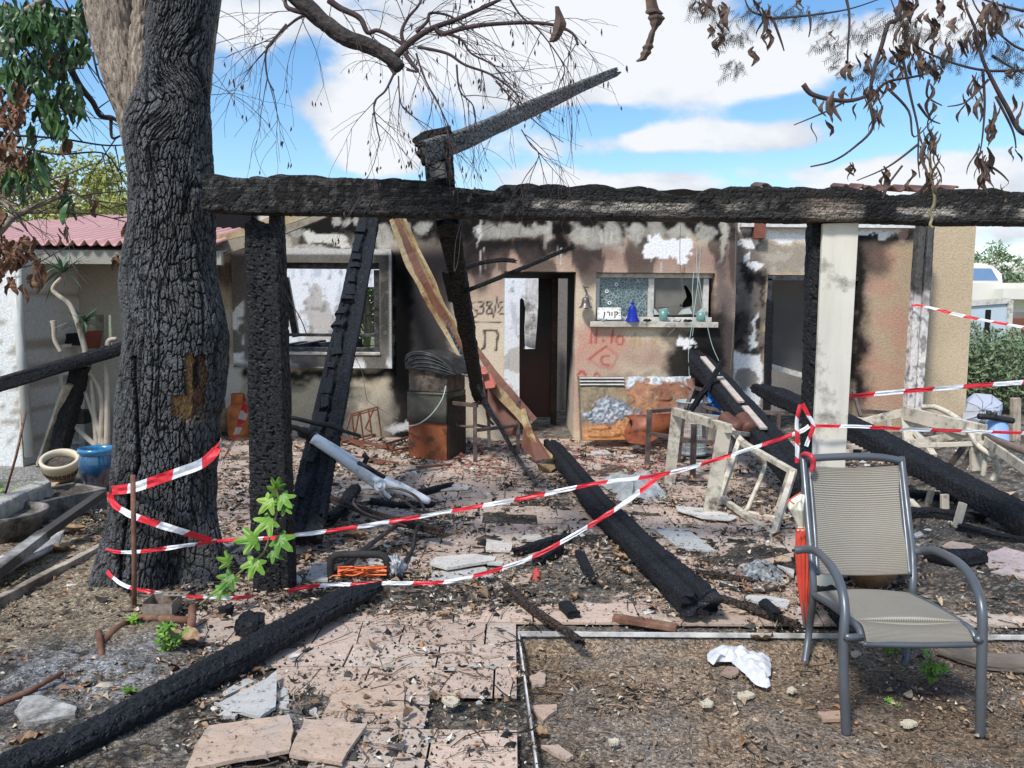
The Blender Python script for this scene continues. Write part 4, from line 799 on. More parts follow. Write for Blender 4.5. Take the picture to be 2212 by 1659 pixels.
# left side timbers
WOODP = pm('pale_scorched_plank', [(.3, (.30, .23, .17)), (.6, (.50, .44, .36))], 3, .75, 0, .4, stretch=(8, 8, 1), dirt=((.05, .035, .025), .42, 1.6))
lone(beam('leaning_beam', [at(-60, 850, 7.2), at(0, 830, 7.3), at(125, 793, 7.5), at(275, 750, 7.8)], .20, [.14, .14, .13, .12], CH_DARK, amp=.005, cl=.04, ca=.02, seed=35, rag=.01, K=44, step=.014), 'charred beam slanting up from the left edge to behind the burnt tree', 'beam')
lone(beam('leaning_post', [at(176, 790, 7.7), gp(118, 1005, .02)], .15, .14, CH_FLAT, amp=.01, cl=.05, ca=.05, seed=36, rag=.02, K=44), 'black burnt post propping up the slanting beam by the blue pot', 'post')
mb = MB(); mb.bar(at(150, 830, 7.6), gp(92, 1002, .02), .13, .03); lone(mb.build('leaning_plank', WOODP), 'pale leaning plank with a scorched foot, beside the black prop post', 'plank')
# small charred pieces on the ground
CHB = char_mat('brown_black_char', .03, (1.25, .9, .75), cell=34, brown=(.06, .035, .025))
def stick(L, w, h, mat, label, cat='charred stick', z=.02, name='charred_stick', **k):
    return lone(beam(name, gl(L, z), w, h, mat, K=28, step=.008, **k), label, cat)
stick([(1090, 1268), (1150, 1315), (1205, 1352), (1254, 1386)], [.035, .04, .045, .05], .035, CHB, 'long thin charred stick slanting down to the corner of the white edging', z=.03, seed=41, amp=.004, cl=.03, ca=.03, rag=.008)
stick([(1553, 1291), (1640, 1318), (1728, 1352)], [.05, .065, .03], .035, CHB, 'brown-black charred slat in front of the grooved beam end, by the red umbrella', z=.03, seed=42, amp=.004, cl=.05, ca=.02, rag=.006)
stick([(1648, 1302), (1680, 1330)], .05, .04, CH_DARK, 'small charred offcut lying across the brown-black slat', z=.06, seed=43)
stick([(1502, 1238), (1560, 1245), (1622, 1254)], [.045, .05, .04], .03, CHB, 'greyish burnt slat to the right of the grooved beam', z=.02, seed=44, amp=.003, cl=.06, ca=.02)
stick([(1113, 1192), (1180, 1172), (1230, 1160)], [.05, .07, .06], .05, CH_DARK, 'stubby charred lump under the lower tape in mid patio', z=.03, seed=45)
stick([(1160, 1212), (1185, 1195), (1208, 1185)], [.08, .10, .07], .07, CH_DARK, 'rounded charred lump touching the stubby one', z=.04, seed=46)
stick([(1252, 1195), (1266, 1225), (1284, 1262)], [.07, .06, .03], .03, CH_DARK, 'tapering charred chip left of the grooved beam', z=.02, seed=47)
stick([(706, 1125), (735, 1105), (752, 1080), (768, 1055)], [.09, .11, .11, .09], .08, CH_DARK, 'thick black charred log end under the white bicycle frame', z=.05, seed=48, amp=.008, cl=.02)
stick([(878, 1071), (925, 1060), (973, 1048)], [.07, .08, .05], .05, CH_DARK, 'charred slab beside the narrow white slat near the bicycle frame', z=.03, seed=49)
stick([(640, 1062), (700, 1072), (770, 1098), (870, 1130), (960, 1150)], [.03, .055, .055, .055, .03], .05, CHB, 'long charred rail running right from the notched beam foot', z=.10, seed=50, amp=.004)
stick([(800, 1083), (860, 1092), (935, 1090)], .06, .04, CH_DARK, 'black charred lath lying behind the bicycle tail', z=.02, seed=51)
stick([(2075, 1140), (2150, 1160), (2260, 1178)], .07, .06, CH_DARK, 'charred stub at the right edge beyond the chair arm', z=.04, seed=52)
stick([(1930, 1066), (2010, 1072), (2120, 1090)], .08, .07, CH_DARK, 'charred rail under the pile of cream frames', z=.05, seed=53)
stick([(1930, 1110), (2010, 1108), (2130, 1122)], [.10, .12, .08], .08, CH_DARK, 'thick charred timber lying behind the chair arm', z=.05, seed=54)
stick([(1770, 1270), (1800, 1300), (1840, 1345)], .10, .08, CH_FLAT, 'black burnt lump under the mesh chair seat', z=.04, seed=55)
stick([(2000, 1195), (2060, 1205), (2120, 1200)], [.12, .16, .10], .07, CH_DARK, 'charred block with an ochre top to the right of the chair back', z=.06, seed=56)
stick([(520, 1348), (545, 1352), (572, 1350)], [.10, .13, .10], .10, CH_DARK, 'black charcoal chunk at the foot of the charred post', z=.04, seed=57, amp=.012)
stick([(482, 1318), (496, 1322)], .06, .05, CH_DARK, 'small charcoal lump left of the post foot', z=.03, seed=58)
stick([(1220, 1308), (1240, 1330)], .07, .05, CH_DARK, 'dark charcoal chip below the tapering chip', z=.02, seed=59)
stick([(1300, 1382), (1322, 1386)], .045, .035, CH_DARK, 'small dark charcoal lump on the soil near the edging corner', z=-.045, seed=61)
stick([(2030, 1400), (2120, 1428), (2260, 1440)], .09, .06, pm('grey_weathered_log', [(.3, (.10, .085, .07)), (.7, (.20, .17, .145))], 5, .9, 0, .5, stretch=(1, 1, 4)), 'smooth grey log on the soil behind the chair front leg', 'log', z=-.03, seed=62, name='log', amp=.002, cl=.3)
RUSTM = pm('flaky_brown_rust', [(.3, (.10, .045, .03)), (.55, (.20, .10, .065)), (.75, (.30, .20, .15))], 14, .85, .2, .5)
mb = MB(); mb.bar(gp(1325, 1334, .015), gp(1462, 1356, .015), .055, .03); o = mb.build('rusty_bracket', RUSTM, bevel=.004); lone(o, 'flat rusty metal bracket lying on the white edging', 'bracket')
mb = MB(); p = gp(1386, 1338, .03); mb.lathe([(0.001, .012), (.012, .012), (.014, 0)], p, 8); mb.build('bolt', RUSTM, o)
# ------------------------------------------------------------------ bent rusty flashing
t = MT('rust_and_gold_foam'); c = t.ramp(t.noise(2.6, 7, .7, None, .5), [(.30, (.14, .05, .025)), (.40, (.24, .13, .06)), (.47, (.36, .26, .13)), (.60, (.42, .345, .21)), (.75, (.50, .45, .33))]); c = t.mix(t.ramp(t.noise(16, 6, .75), [(.55, 0), (.7, .7)]), c, (.16, .05, .025)); t.bump(t.noise(22, 7, .7), .8, .012); FOAM = t.set(col=c, rough=.75)
t = MT('brown_painted_rust'); c = t.ramp(t.noise(3, 6, .7), [(.3, (.10, .045, .03)), (.55, (.17, .07, .045)), (.75, (.26, .13, .07))]); t.bump(t.noise(14, 6, .7), .4, .006); BRN = t.set(col=c, rough=.6)
def strip(name, P, widths, prof, mats, parent, side=None, sub=10):
    """sheet swept along P; prof: (offset across -1..1, height) per rail; one material per band"""
    mb = MB(); pts = []; ws = []
    for i in range(len(P) - 1):
        for k in range(sub): pts.append(P[i].lerp(P[i + 1], k / sub)); ws.append(lerp(widths[i], widths[i + 1], k / sub))
    pts.append(P[-1]); ws.append(widths[-1]); r = random.Random(len(P)); vs = []
    for i, p in enumerate(pts):
        T = (pts[min(i + 1, len(pts) - 1)] - pts[max(i - 1, 0)]).normalized(); X = side.copy() if side else T.cross(Vector((0, -1, 0))).normalized(); X = (X - T * X.dot(T)).normalized(); Nn = X.cross(T).normalized()
        if Nn.y > 0: Nn = -Nn
        j = r.uniform(-.0015, .0015)
        for a, h in prof: vs.append(p + X * (a * ws[i] / 2 + r.uniform(-.002, .002) + .03 * mno.noise(p * 2.6 + Vector((a, h * 9, 0)))) + Nn * (h * (1 + 1.2 * mno.noise(p * 3.3 + Vector((a, 7, 0)))) + j))
    n = len(prof)
    for q in range(n - 1): mb.add(vs, [(i * n + q, i * n + q + 1, (i + 1) * n + q + 1, (i + 1) * n + q) for i in range(len(pts) - 1)], None, mats[q]) if q == 0 else mb.f.extend([(i * n + q, i * n + q + 1, (i + 1) * n + q + 1, (i + 1) * n + q) for i in range(len(pts) - 1)]) or mb.mi.extend([mats[q]] * (len(pts) - 1))
    o = mb.build(name, [FOAM, BRN], parent); s = o.modifiers.new('thickness', 'SOLIDIFY'); s.thickness = .004; return o
from mathutils import noise as mno
q6 = lambda a, b, Y: at(829.5 + a * .3, 497.7 + b * .3, Y)
fl = thing('bent_flashing', 'twisted rusty roof flashing with gold foam slanting down past the doorway to the ground', 'flashing', tuple(gp(1205, 1005)))
strip('flashing_strip', [q6(85, -90, 8.85), q6(190, 160, 8.85), q6(325, 430, 8.8), q6(470, 700, 8.75), q6(575, 890, 8.7)], [.17, .20, .21, .17, .15], [(-1, .03), (-.72, .035), (-.35, -.02), (.30, -.025), (.45, .03), (1, .035)], [0, 0, 1, 0, 0], fl)
strip('flashing_strip', [q6(640, 860, 8.6), q6(760, 1040, 8.55), q6(900, 1210, 8.5), q6(1060, 1390, 8.45)], [.12, .15, .17, .17], [(-1, -.02), (-.1, .0), (.2, .03), (1, .035)], [1, 0, 0], fl)
strip('flashing_strip', [q6(1000, 1290, 8.45), q6(1060, 1480, 8.2), q6(1200, 1640, 8.0), gp(1217, 1000, .05)], [.05, .06, .10, .04], [(-1, 0), (0, .03), (1, 0)], [0, 0], fl)
mb = MB(); mb.prism([q6(a, b, y) for a, b, y in ((690, 1050, 8.7), (800, 1160, 8.65), (1000, 1390, 8.5), (960, 1480, 8.5), (860, 1470, 8.5), (700, 1250, 8.6))], (0, .01, 0)); mb.build('rusty_sheet', BRN, fl)
mb = MB(); mb.prism([q6(a, b, y) for a, b, y in ((1010, 1340, 8.4), (1200, 1640, 7.9), (1090, 1660, 8.0), (990, 1560, 8.3))], (0, .01, 0)); mb.build('rusty_sheet', BRN, fl)
mb = MB(); mb.prism([gp(1164, 1016, .02), gp(1160, 1003, .10), gp(1215, 985, .12), gp(1222, 1000, .02), gp(1190, 1020, .01)], (0, 0, .012)); mb.build('folded_tip', FOAM, fl)
TERR = pm('terracotta_shard', [(.3, (.34, .085, .06)), (.7, (.46, .15, .11))], 8, .8, 0, .3)
def shard(P, label, mat=TERR, name='tile_shard', cat='tile shard', th=.014, group=None):
    mb = MB(); d = (P[1] - P[0]).cross(P[2] - P[0]).normalized() * th; mb.prism(P, d if d.z > 0 else -d); return lone(mb.build(name, mat, bevel=.002), label, cat, group)
shard([q6(680, 980, 8.5), q6(735, 990, 8.5), q6(740, 1040, 8.4), q6(685, 1045, 8.4)], 'salmon roof tile piece caught on the upper rusty flashing')
shard([q6(720, 1060, 8.5), q6(770, 1030, 8.5), q6(808, 1105, 8.4), q6(800, 1135, 8.4), q6(735, 1145, 8.4)], 'larger salmon roof tile piece just below the upper one')
fl2 = thing('gold_flashing', 'gold and grey flashing slanting up behind the top of the charred post', 'flashing', tuple(at(560, 510, 8.4)))
q5 = lambda a, b, Y: at(442.4 + a / 3, 442.4 + b / 3, Y)
mb = MB(); mb.prism([q5(-60, 235, 8.3), q5(240, 160, 8.3), q5(500, 40, 8.3), q5(740, 40, 8.3), q5(720, 62, 8.3), q5(510, 135, 8.3), q5(240, 205, 8.3), q5(-60, 275, 8.3)], (0, .03, 0)); mb.build('gold_face', FOAM, fl2)
mb = MB(); mb.prism([q5(-60, 278, 8.29), q5(240, 208, 8.29), q5(510, 138, 8.29), q5(722, 65, 8.29), q5(830, 62, 8.29), q5(510, 190, 8.29), q5(250, 280, 8.29), q5(-60, 385, 8.29)], (0, .05, 0)); mb.build('grey_face', pm('sooted_beige_metal', [(.3, (.22, .19, .14)), (.7, (.40, .36, .28))], 5, .6, .1, .2, dirt=((.08, .05, .03), .4, 5)), fl2)
def smooth_path(P, k=6):
    out = []; n = len(P)
    for i in range(n - 1):
        p0, p1, p2, p3 = P[max(i - 1, 0)], P[i], P[i + 1], P[min(i + 2, n - 1)]
        for j in range(k):
            t = j / k; out.append(.5 * ((2 * p1) + (p2 - p0) * t + (2 * p0 - 5 * p1 + 4 * p2 - p3) * t * t + (3 * p1 - p0 - 3 * p2 + p3) * t ** 3))
    out.append(P[-1]); return out
# ------------------------------------------------------------------ barbecue
bq = thing('barbecue', 'rusty brown barbecue cabinet with a sagging domed lid against the sooty wall', 'barbecue', tuple(gp(945, 984)), rz=math.radians(-20))
def rl(name, mb, mat, par, **k): return mb.build(name, mat, par, world=False, **k)
t = MT('sooty_oxidised_steel'); gz = NN('ShaderNodeSeparateXYZ'); nt.links.new(t.tc.outputs['Object'], gz.inputs[0]); c = t.ramp(t.noise(4, 6, .7), [(.3, (.03, .03, .028)), (.5, (.10, .095, .08)), (.7, (.22, .20, .16))]); c = t.mix(t.ramp(gz.outputs[2], [(.42, .9), (.62, .0)]), c, (.012, .012, .013)); SOOTM = t.set(col=c, rough=.45, metal=.3)
RUSTC = pm('orange_brown_rust', [(.3, (.10, .025, .012)), (.5, (.24, .065, .025)), (.72, (.36, .13, .045))], 3, .6, .1, .25, stretch=(1, 1, .6), dirt=((.03, .015, .012), .40, 7))
W_, D_ = .46, .50
mb = MB(); mb.box((0, 0, .20), (W_, D_, .40)); rl('cabinet', mb, RUSTC, bq, bevel=.006)
mb = MB(); mb.box((W_ / 2 + .008, 0, .34), (.006, D_ - .03, .66)); rl('side_panel', mb, pm('black_sooted_panel', [(.3, (.02, .018, .018)), (.7, (.06, .045, .04))], 6, .6, .2, .2), bq)
mb = MB(); mb.box((0, -.012, .565), (W_ + .01, D_ + .02, .33)); mb.box((0, -D_ / 2 - .03, .72), (W_ - .02, .02, .02)); rl('door_panel', mb, SOOTM, bq, bevel=.006)
mb = MB(); mb.box((0, 0, .86), (W_, D_ - .02, .255)); rl('firebox', mb, pm('rusty_grey_steel', [(.3, (.06, .045, .04)), (.5, (.14, .105, .085)), (.7, (.20, .16, .13))], 7, .55, .2, .3, dirt=((.02, .02, .02), .45, 6)), bq, bevel=.01)
LS = pm('bluish_sooted_steel', [(.3, (.010, .011, .013)), (.5, (.028, .030, .034)), (.68, (.085, .09, .095))], 9, .5, .3, .4)
top_ = smooth_path([Vector(q) for q in ((-.25, 0, .99), (-.255, 0, 1.09), (-.20, 0, 1.155), (-.05, 0, 1.175), (.12, 0, 1.13), (.26, 0, 1.04), (.36, 0, .94))], 5); bot_ = smooth_path([Vector(q) for q in ((.36, 0, .92), (.20, 0, .93), (.0, 0, .965), (-.25, 0, .975))], 5)
mb = MB(); ring = [p + Vector((0, -.29, 0)) for p in top_ + bot_]; mb.prism(ring, (0, .52, 0)); rl('lid', mb, LS, bq, bevel=.012)
for k, f in enumerate((.25, .45, .65, .85)):
    mb = MB(); P = []
    for i in range(25):
        t = .16 + .8 * i / 24; A = top_[int(t * (len(top_) - 1))]; B = bot_[int((1 - t) * (len(bot_) - 1))]; p = B.lerp(A, f); P.append(Vector((p.x, -.293, p.z)))
    mb.tube(P, .009, 6); rl('lid_ridge', mb, LS, bq, smooth=True)
mb = MB(); mb.tube([(.36, -.15, .93), (.46, -.13, .90), (.54, -.05, .93)], .012); rl('lid_handle', mb, SOOTM, bq)
for dx in (-.18, .18): mb = MB(); mb.lathe([(.001, 0), (.03, .0), (.03, .025), (.001, .03)], (dx, -D_ / 2 + .05, -.001), 12); rl('caster', mb, HOLEM, bq)
# ------------------------------------------------------------------ frames of burnt garden furniture
BRST = pm('brown_scorched_steel', [(.3, (.06, .042, .038)), (.6, (.15, .115, .10)), (.8, (.30, .25, .22))], 11, .55, .3, .3)
CRM = pm('cream_frame_scorched', [(.3, (.46, .41, .33)), (.55, (.62, .57, .47)), (.8, (.72, .68, .58))], 4, .55, .05, .15, dirt=((.10, .08, .06), .40, 8))
ALU = pm('bare_sooty_aluminium', [(.3, (.22, .21, .20)), (.6, (.50, .49, .47)), (.8, (.62, .61, .60))], 9, .35, .7, .2, dirt=((.05, .045, .04), .40, 7))
def px(L): return [at(*p) if len(p) == 3 else p[0] for p in L]
def frame3(name, label, cat, base, parts, group=None):
    """parts: (name, points, width, height or None for a tube, material); points are (u, v, depth)"""
    root = thing(name, label, cat, tuple(base), group=group)
    for pn_, L, w, h, m in parts:
        P = [at(*p) for p in L]; mb = MB()
        if h is None:
            if len(P) > 2: P = smooth_path(P, 6)
            mb.tube(P, w, 8); mb.build(pn_, m, root, smooth=True)
        else:
            for a, b in zip(P[:-1], P[1:]): e = (b - a).normalized() * w * .35; mb.bar(a, b + (e if len(P) > 2 else Vector()), w, h)
            mb.build(pn_, m, root, bevel=.003)
    return root
c6 = lambda a, b, Y: (829.5 + a * .3, 497.7 + b * .3, Y)
frame3('chair_frame', 'bare brown steel armchair frame without its seat beside the barbecue', 'chair', gp(1035, 990), [
    ('leg', [c6(452, 1235, 8.35), c6(455, 1655, 8.35)], .042, .042, BRST), ('leg', [c6(655, 1265, 8.15), c6(657, 1675, 8.15)], .042, .042, BRST), ('leg', [c6(965, 1240, 8.5), c6(965, 1610, 8.5)], .042, .042, BRST), ('leg', [c6(752, 1225, 8.75), c6(757, 1560, 8.75)], .038, .038, ALU),
    ('arm', [c6(440, 1236, 8.35), c6(672, 1262, 8.15)], .05, .04, BRST), ('arm', [c6(745, 1215, 8.75), c6(982, 1240, 8.5)], .05, .04, BRST), ('seat_rail', [c6(655, 1440, 8.15), c6(965, 1405, 8.5)], .035, .035, BRST), ('seat_rail', [c6(640, 1250, 8.6), c6(745, 1235, 8.7)], .035, .035, BRST), ('seat_rail', [c6(655, 1400, 8.2), c6(760, 1420, 8.7)], .03, .03, BRST),
    ('back_tube', [c6(462, 1080, 8.5), c6(480, 1200, 8.45), c6(505, 1350, 8.4), c6(530, 1405, 8.4), c6(640, 1412, 8.3)], .014, None, BRST), ('back_tube', [c6(708, 1070, 8.6), c6(735, 1240, 8.6), c6(748, 1350, 8.6), c6(790, 1400, 8.6)], .014, None, BRST)])
cc = lambda a, b, Y: (1050.7 + a / 3, 829.5 + b / 3, Y)
frame3('table_frame', 'cream flat-legged table frame standing right of the laundry basket', 'table frame', gp(1500, 1090), [
    ('leg', [cc(1235, 180, 7.1), cc(1180, 690, 7.1)], .10, .035, CRM), ('leg', [cc(1545, 285, 6.0), cc(1440, 885, 6.0)], .11, .035, CRM), ('top_rail', [cc(1215, 175, 7.1), cc(1575, 290, 5.95)], .05, .07, CRM), ('top_rail', [cc(1240, 190, 7.15), cc(1640, 235, 7.6), cc(1700, 290, 7.4)], .04, .05, CRM),
    ('leg', [cc(1560, 310, 6.6), cc(1720, 330, 7.2)], .04, .04, CRM)])
frame3('chair_frame', 'cream chair frame tipped on its side under the upper tape', 'chair', gp(1640, 1140), [
    ('back_frame', [cc(1640, 370, 6.5), cc(1990, 570, 5.7), cc(1860, 980, 5.45), cc(1515, 735, 6.25), cc(1640, 370, 6.5)], .042, .042, CRM), ('curved_leg', [cc(1640, 375, 6.5), cc(1770, 470, 6.3), cc(1800, 545, 6.3), cc(1700, 790, 6.1), cc(1690, 830, 6.1), cc(1885, 870, 5.9)], .019, None, CRM), ('leg', [cc(1965, 580, 6.1), cc(1895, 800, 6.1)], .04, .04, CRM), ('leg', [cc(1840, 795, 6.2), cc(1991, 880, 5.9)], .04, .03, CRM),
    ('arm', [cc(1580, 290, 7.0), cc(1700, 420, 6.6)], .045, .035, CRM)])
frame3('chair_frame', 'scorched dark metal armchair frame in front of the leaning fridge panel', 'chair', gp(1430, 1010), [
    ('leg', [cc(1058, 175, 8.0), cc(1038, 575, 8.0)], .05, .05, BRST), ('leg', [cc(1345, 260, 7.4), cc(1335, 650, 7.4)], .05, .05, BRST), ('leg', [cc(1275, 180, 8.2), cc(1240, 540, 8.2)], .045, .045, BRST), ('arm', [cc(1045, 178, 8.0), cc(1215, 165, 8.2)], .045, .035, BRST), ('seat_rail', [cc(1060, 320, 8.0), cc(1200, 345, 7.7), cc(1345, 370, 7.4)], .035, .04, BRST), ('seat_rail', [cc(1240, 370, 8.2), cc(1480, 375, 8.0)], .03, .035, BRST),
    ('back_tube', [cc(1165, 590, 7.9), cc(1190, 400, 7.8), cc(1250, 300, 7.8)], .013, None, ALU)])
frame3('chair_frame', 'dark folding chair frame tilted by the blue plastic bag', 'chair', gp(1560, 960), [
    ('back_frame', [cc(1290, 165, 8.4), cc(1345, 25, 8.6), cc(1390, 35, 8.6), cc(1450, 190, 8.4)], .04, .04, BRST), ('leg', [cc(1405, 140, 8.3), cc(1410, 350, 8.3)], .035, .035, BRST), ('leg', [cc(1600, 190, 8.2), cc(1610, 480, 8.2)], .035, .035, BRST), ('seat_rail', [cc(1400, 145, 8.3), cc(1600, 195, 8.2)], .035, .035, BRST), ('leg', [cc(1530, 190, 8.0), cc(1580, 60, 8.3)], .04, .04, ALU), ('leg', [cc(1895, 180, 7.6), cc(1890, 310, 7.6)], .035, .035, BRST), ('seat_rail', [cc(1760, 185, 7.7), cc(1905, 185, 7.6)], .04, .04, BRST)])
cr_ = lambda a, b, Y: (1603.7 + a / 3, 829.5 + b / 3, Y)
frame3('lounger_frame', 'cream lounger frame with a broad holed side rail, on top of the pile at right', 'lounger', gp(2060, 1010), [
    ('side_rail', [cr_(1040, 185, 7.4), cr_(1300, 250, 7.0), cr_(1560, 310, 6.6)], .05, .13, CRM), ('side_rail', [cr_(775, 250, 7.6), cr_(1045, 183, 7.4)], .045, .08, CRM), ('leg', [cr_(1062, 210, 7.4), cr_(1085, 380, 7.3), cr_(1090, 470, 7.3)], .11, .04, CRM), ('leg', [cr_(1548, 320, 6.6), cr_(1540, 400, 6.6)], .12, .04, CRM),
    ('curved_arm', [cr_(1165, 150, 7.5), cr_(1240, 148, 7.4), cr_(1340, 190, 7.2), cr_(1440, 258, 7.0)], .026, None, CRM), ('cross_rail', [cr_(1095, 385, 7.2), cr_(1300, 350, 7.0), cr_(1465, 312, 6.8)], .04, .07, CRM), ('leg', [cr_(1120, 310, 7.3), cr_(1190, 390, 7.2), cr_(1235, 460, 7.0)], .06, .04, CRM),
    ('cross_rail', [cr_(1120, 398, 6.9), cr_(1360, 392, 6.7), cr_(1600, 382, 6.5)], .04, .04, CRM), ('side_rail', [cr_(1585, 368, 6.5), cr_(1700, 450, 6.1), cr_(1900, 590, 5.6)], .05, .08, CRM)])
frame3('chair_frame', 'cream chair frame with bow-shaped legs below the broad rail at right', 'chair', gp(2110, 1060), [
    ('curved_leg', [cr_(1460, 290, 6.7), cr_(1530, 400, 6.5), cr_(1630, 480, 6.4), cr_(1650, 560, 6.4), cr_(1615, 630, 6.4)], .022, None, CRM), ('leg', [cr_(1510, 400, 6.6), cr_(1515, 560, 6.6)], .09, .04, CRM), ('curved_leg', [cr_(1560, 400, 6.6), cr_(1570, 480, 6.5), cr_(1560, 600, 6.5)], .022, None, CRM), ('leg', [cr_(1440, 400, 7.0), cr_(1350, 520, 7.0)], .05, .04, BRST), ('leg', [cr_(1490, 430, 6.9), cr_(1430, 545, 6.9)], .05, .04, BRST)])
frame3('chair_frame', 'cream chair frame with splayed legs showing under the double-ridged beam', 'chair', gp(2010, 1165), [
    ('leg', [cr_(1310, 715, 5.9), cr_(1313, 970, 5.9)], .055, .035, CRM), ('leg', [cr_(1430, 770, 5.6), cr_(1360, 1018, 5.6)], .06, .035, CRM), ('leg', [cr_(1100, 893, 5.9), cr_(1340, 1000, 5.7)], .05, .035, CRM), ('leg', [cr_(1085, 755, 6.2), cr_(1330, 1012, 5.7)], .05, .035, CRM), ('leg', [cr_(1225, 690, 6.3), cr_(1195, 800, 6.3)], .05, .035, CRM), ('cross_rail', [cr_(1470, 970, 5.8), cr_(1520, 915, 5.9)], .06, .03, WHF)])
frame3('chair_frame', 'thin grey chair frame standing against the pinkish wall behind the white post', 'chair', gp(1870, 960), [
    ('back_frame', [cr_(690, 40, 9.2), cr_(720, 45, 9.2), cr_(765, 205, 9.0)], .035, .035, BRST), ('cross_rail', [cr_(765, 175, 9.3), cr_(985, 190, 9.3)], .03, .05, BRST), ('seat_rail', [cr_(672, 210, 8.8), cr_(790, 235, 8.6)], .04, .04, CRM), ('leg', [cr_(1240, 285, 8.4), cr_(1205, 350, 8.2)], .07, .06, BRST), ('leg', [cr_(945, 235, 8.5), cr_(948, 300, 8.5)], .05, .05, CRM), ('seat_rail', [cr_(672, 405, 7.8), cr_(850, 410, 7.7)], .03, .05, CRM), ('leg', [cr_(745, 425, 7.7), cr_(745, 480, 7.7)], .06, .06, HOLEM)])
mb = MB(); mb.tube([at(*cr_(1565, 335, 6.6)), at(*cr_(1900, 460, 5.6))], .03, 10); lone(mb.build('pole', pm('brown_pole', [(.3, (.14, .10, .08)), (.7, (.24, .18, .15))], 6, .6), smooth=True), 'brown round pole poking out right under the taut tape', 'pole')
# racket / shoes on the pile
for a, b, c_, lb in ((1530, 215, 1640, 'rust-brown boot-shaped lump lying across the cream table frame'), (1650, 215, 1710, 'darker brown lump beside the boot-shaped one on the furniture pile')):
    m = MB(); P = [at(*cc(a, b, 7.3)), at(*cc((a + c_) / 2, b + 45, 7.2)), at(*cc(c_, b + 85, 7.1))]; m.tube(smooth_path(P, 5), [.03] + [.075] * 9 + [.04], 12); lone(m.build('boot', pm('brown_burnt_leather' + lb[:2], [(.3, (.08, .03, .022)), (.7, (.16, .07, .05))], 8, .6, 0, .4), smooth=True), lb, 'boot')
# ------------------------------------------------------------------ leaning fridge panel
FP = thing('fridge_panel', 'rusty orange sheet metal panel with a burnt grey patch leaning under the graffiti', 'metal panel', tuple(gp(1372, 955)))
q7 = lambda a, b, Y: at(1216.6 + a * .3, 497.7 + b * .3, Y)
t = MT('rusty_foamed_steel'); c = t.mix(1.0, t.attr(), t.ramp(t.noise(26, 6, .7), [(.3, .6), (.7, 1.35)]), 'MULTIPLY')
v_ = t.vor(5, None, 'F1'); t.bump(t.ramp(v_, [(.25, 1), (.4, 0)]), .5, .02); PANR = t.set(col=c, rough=.6, metal=.15)
def sheet(P00, P10, P11, P01, nu, nv, hf):
    V = []; n = (P10 - P00).cross(P01 - P00).normalized(); n = -n if n.y > 0 else n
    for j in range(nv + 1):
        for i in range(nu + 1):
            a, b = i / nu, j / nv; p = P00.lerp(P10, a).lerp(P01.lerp(P11, a), b); V.append(p + n * hf(a, b, p))
    return np.array([list(p) for p in V])
from mathutils import noise as mno
P00, P10, P11, P01 = q7(120, 1520, 9.15), q7(945, 1500, 9.15), q7(915, 1055, 9.6), q7(100, 1055, 9.6)
ribs = [(.10, .06, .22, .03), (.30, .10, .20, .03), (.12, .18, .14, .03), (.62, .25, .03, .22), (.75, .45, .12, .03), (.5, .12, .1, .03), (.70, .62, .10, .03), (.88, .3, .05, .16)]
def hf(a, b, p):
    h = .012 * mno.noise(p * 5)
    for x, y, w, hh in ribs: h += .018 * float(sst(np.array([1.3 - math.hypot((a - x - w / 2) / (w / 2 + .012), (b - y - hh / 2) / (hh / 2 + .012))]), 0, .35)[0])
    return h + .02 * (a < .015 or b < .02 or a > .985)
V = sheet(P00, P10, P11, P01, 130, 90, hf); aa, bb = np.tile(np.arange(131) / 130, 91), np.repeat(np.arange(91) / 90, 131); n1 = fbm(V * 3.2, 5, 1); n2 = fbm(V * 9, 4, 2); n3 = fbm(V * 28, 3, 3); pc_ = np.zeros((len(V), 3)); pc_[:] = (.20, .155, .09)
def pmx(m, col): pc_[:] = pc_ * (1 - m[:, None]) + np.array(col) * m[:, None]
pmx(sst(aa + (n1 - .5) * .5, .38, .55) * .9, (.22, .075, .04)); pmx(sst(n1, .5, .62) * .6, (.34, .17, .07)); pmx(sst(n2, .55, .68) * .6, (.12, .09, .06)); pmx(sst(.30 - bb + (n1 - .5) * .35, 0, .12) * .8, (.42, .17, .045)); pmx(sst(n3, .62, .72) * .7, (.10, .05, .03)); pmx(sst(.06 - aa, 0, .05) * .7, (.14, .11, .08))
dA = np.hypot((aa - .27 - (n2 - .5) * .25) / .19, (bb - .45 - (n1 - .5) * .4) / .27) + (n3 - .5) * .5; mA = sst(1.05 - dA, 0, .12); dB = sst(bb + (n2 - .5) * .22, .84, .90) * sst(aa + (n2 - .5) * .1, .42, .48) * sst(n3 + n2, .62, .8)
pmx(mA, (.17, .19, .22)); pmx(mA * sst(n3, .5, .6), (.34, .37, .42)); pmx(mA * sst(n2, .58, .64) * .7, (.46, .38, .37)); pmx(mA * sst(.45 - n3, 0, .1), (.10, .11, .13)); pmx(dB, (.50, .54, .56)); pmx(dB * sst(n3, .52, .6) * .7, (.26, .29, .31)); nv_ = np.array([0, -.9, .3]); V = V + nv_ * ((mA * (.010 + .02 * sst(n3, .4, .7)) + dB * .018 * n3)[:, None]); o = grid_obj('panel_sheet', V, 91, 131, PANR, FP, pc_); s = o.modifiers.new('t', 'SOLIDIFY'); s.thickness = .006; s.offset = 1
def on(a, b, off=.03): n = (P10 - P00).cross(P01 - P00).normalized(); n = -n if n.y > 0 else n; return P00.lerp(P10, a).lerp(P01.lerp(P11, a), b) + n * off
mb = MB()
for k in range(3): mb.bar(on(.02, .965 - .052 * k), on(.41, .965 - .052 * k), .028, .012)
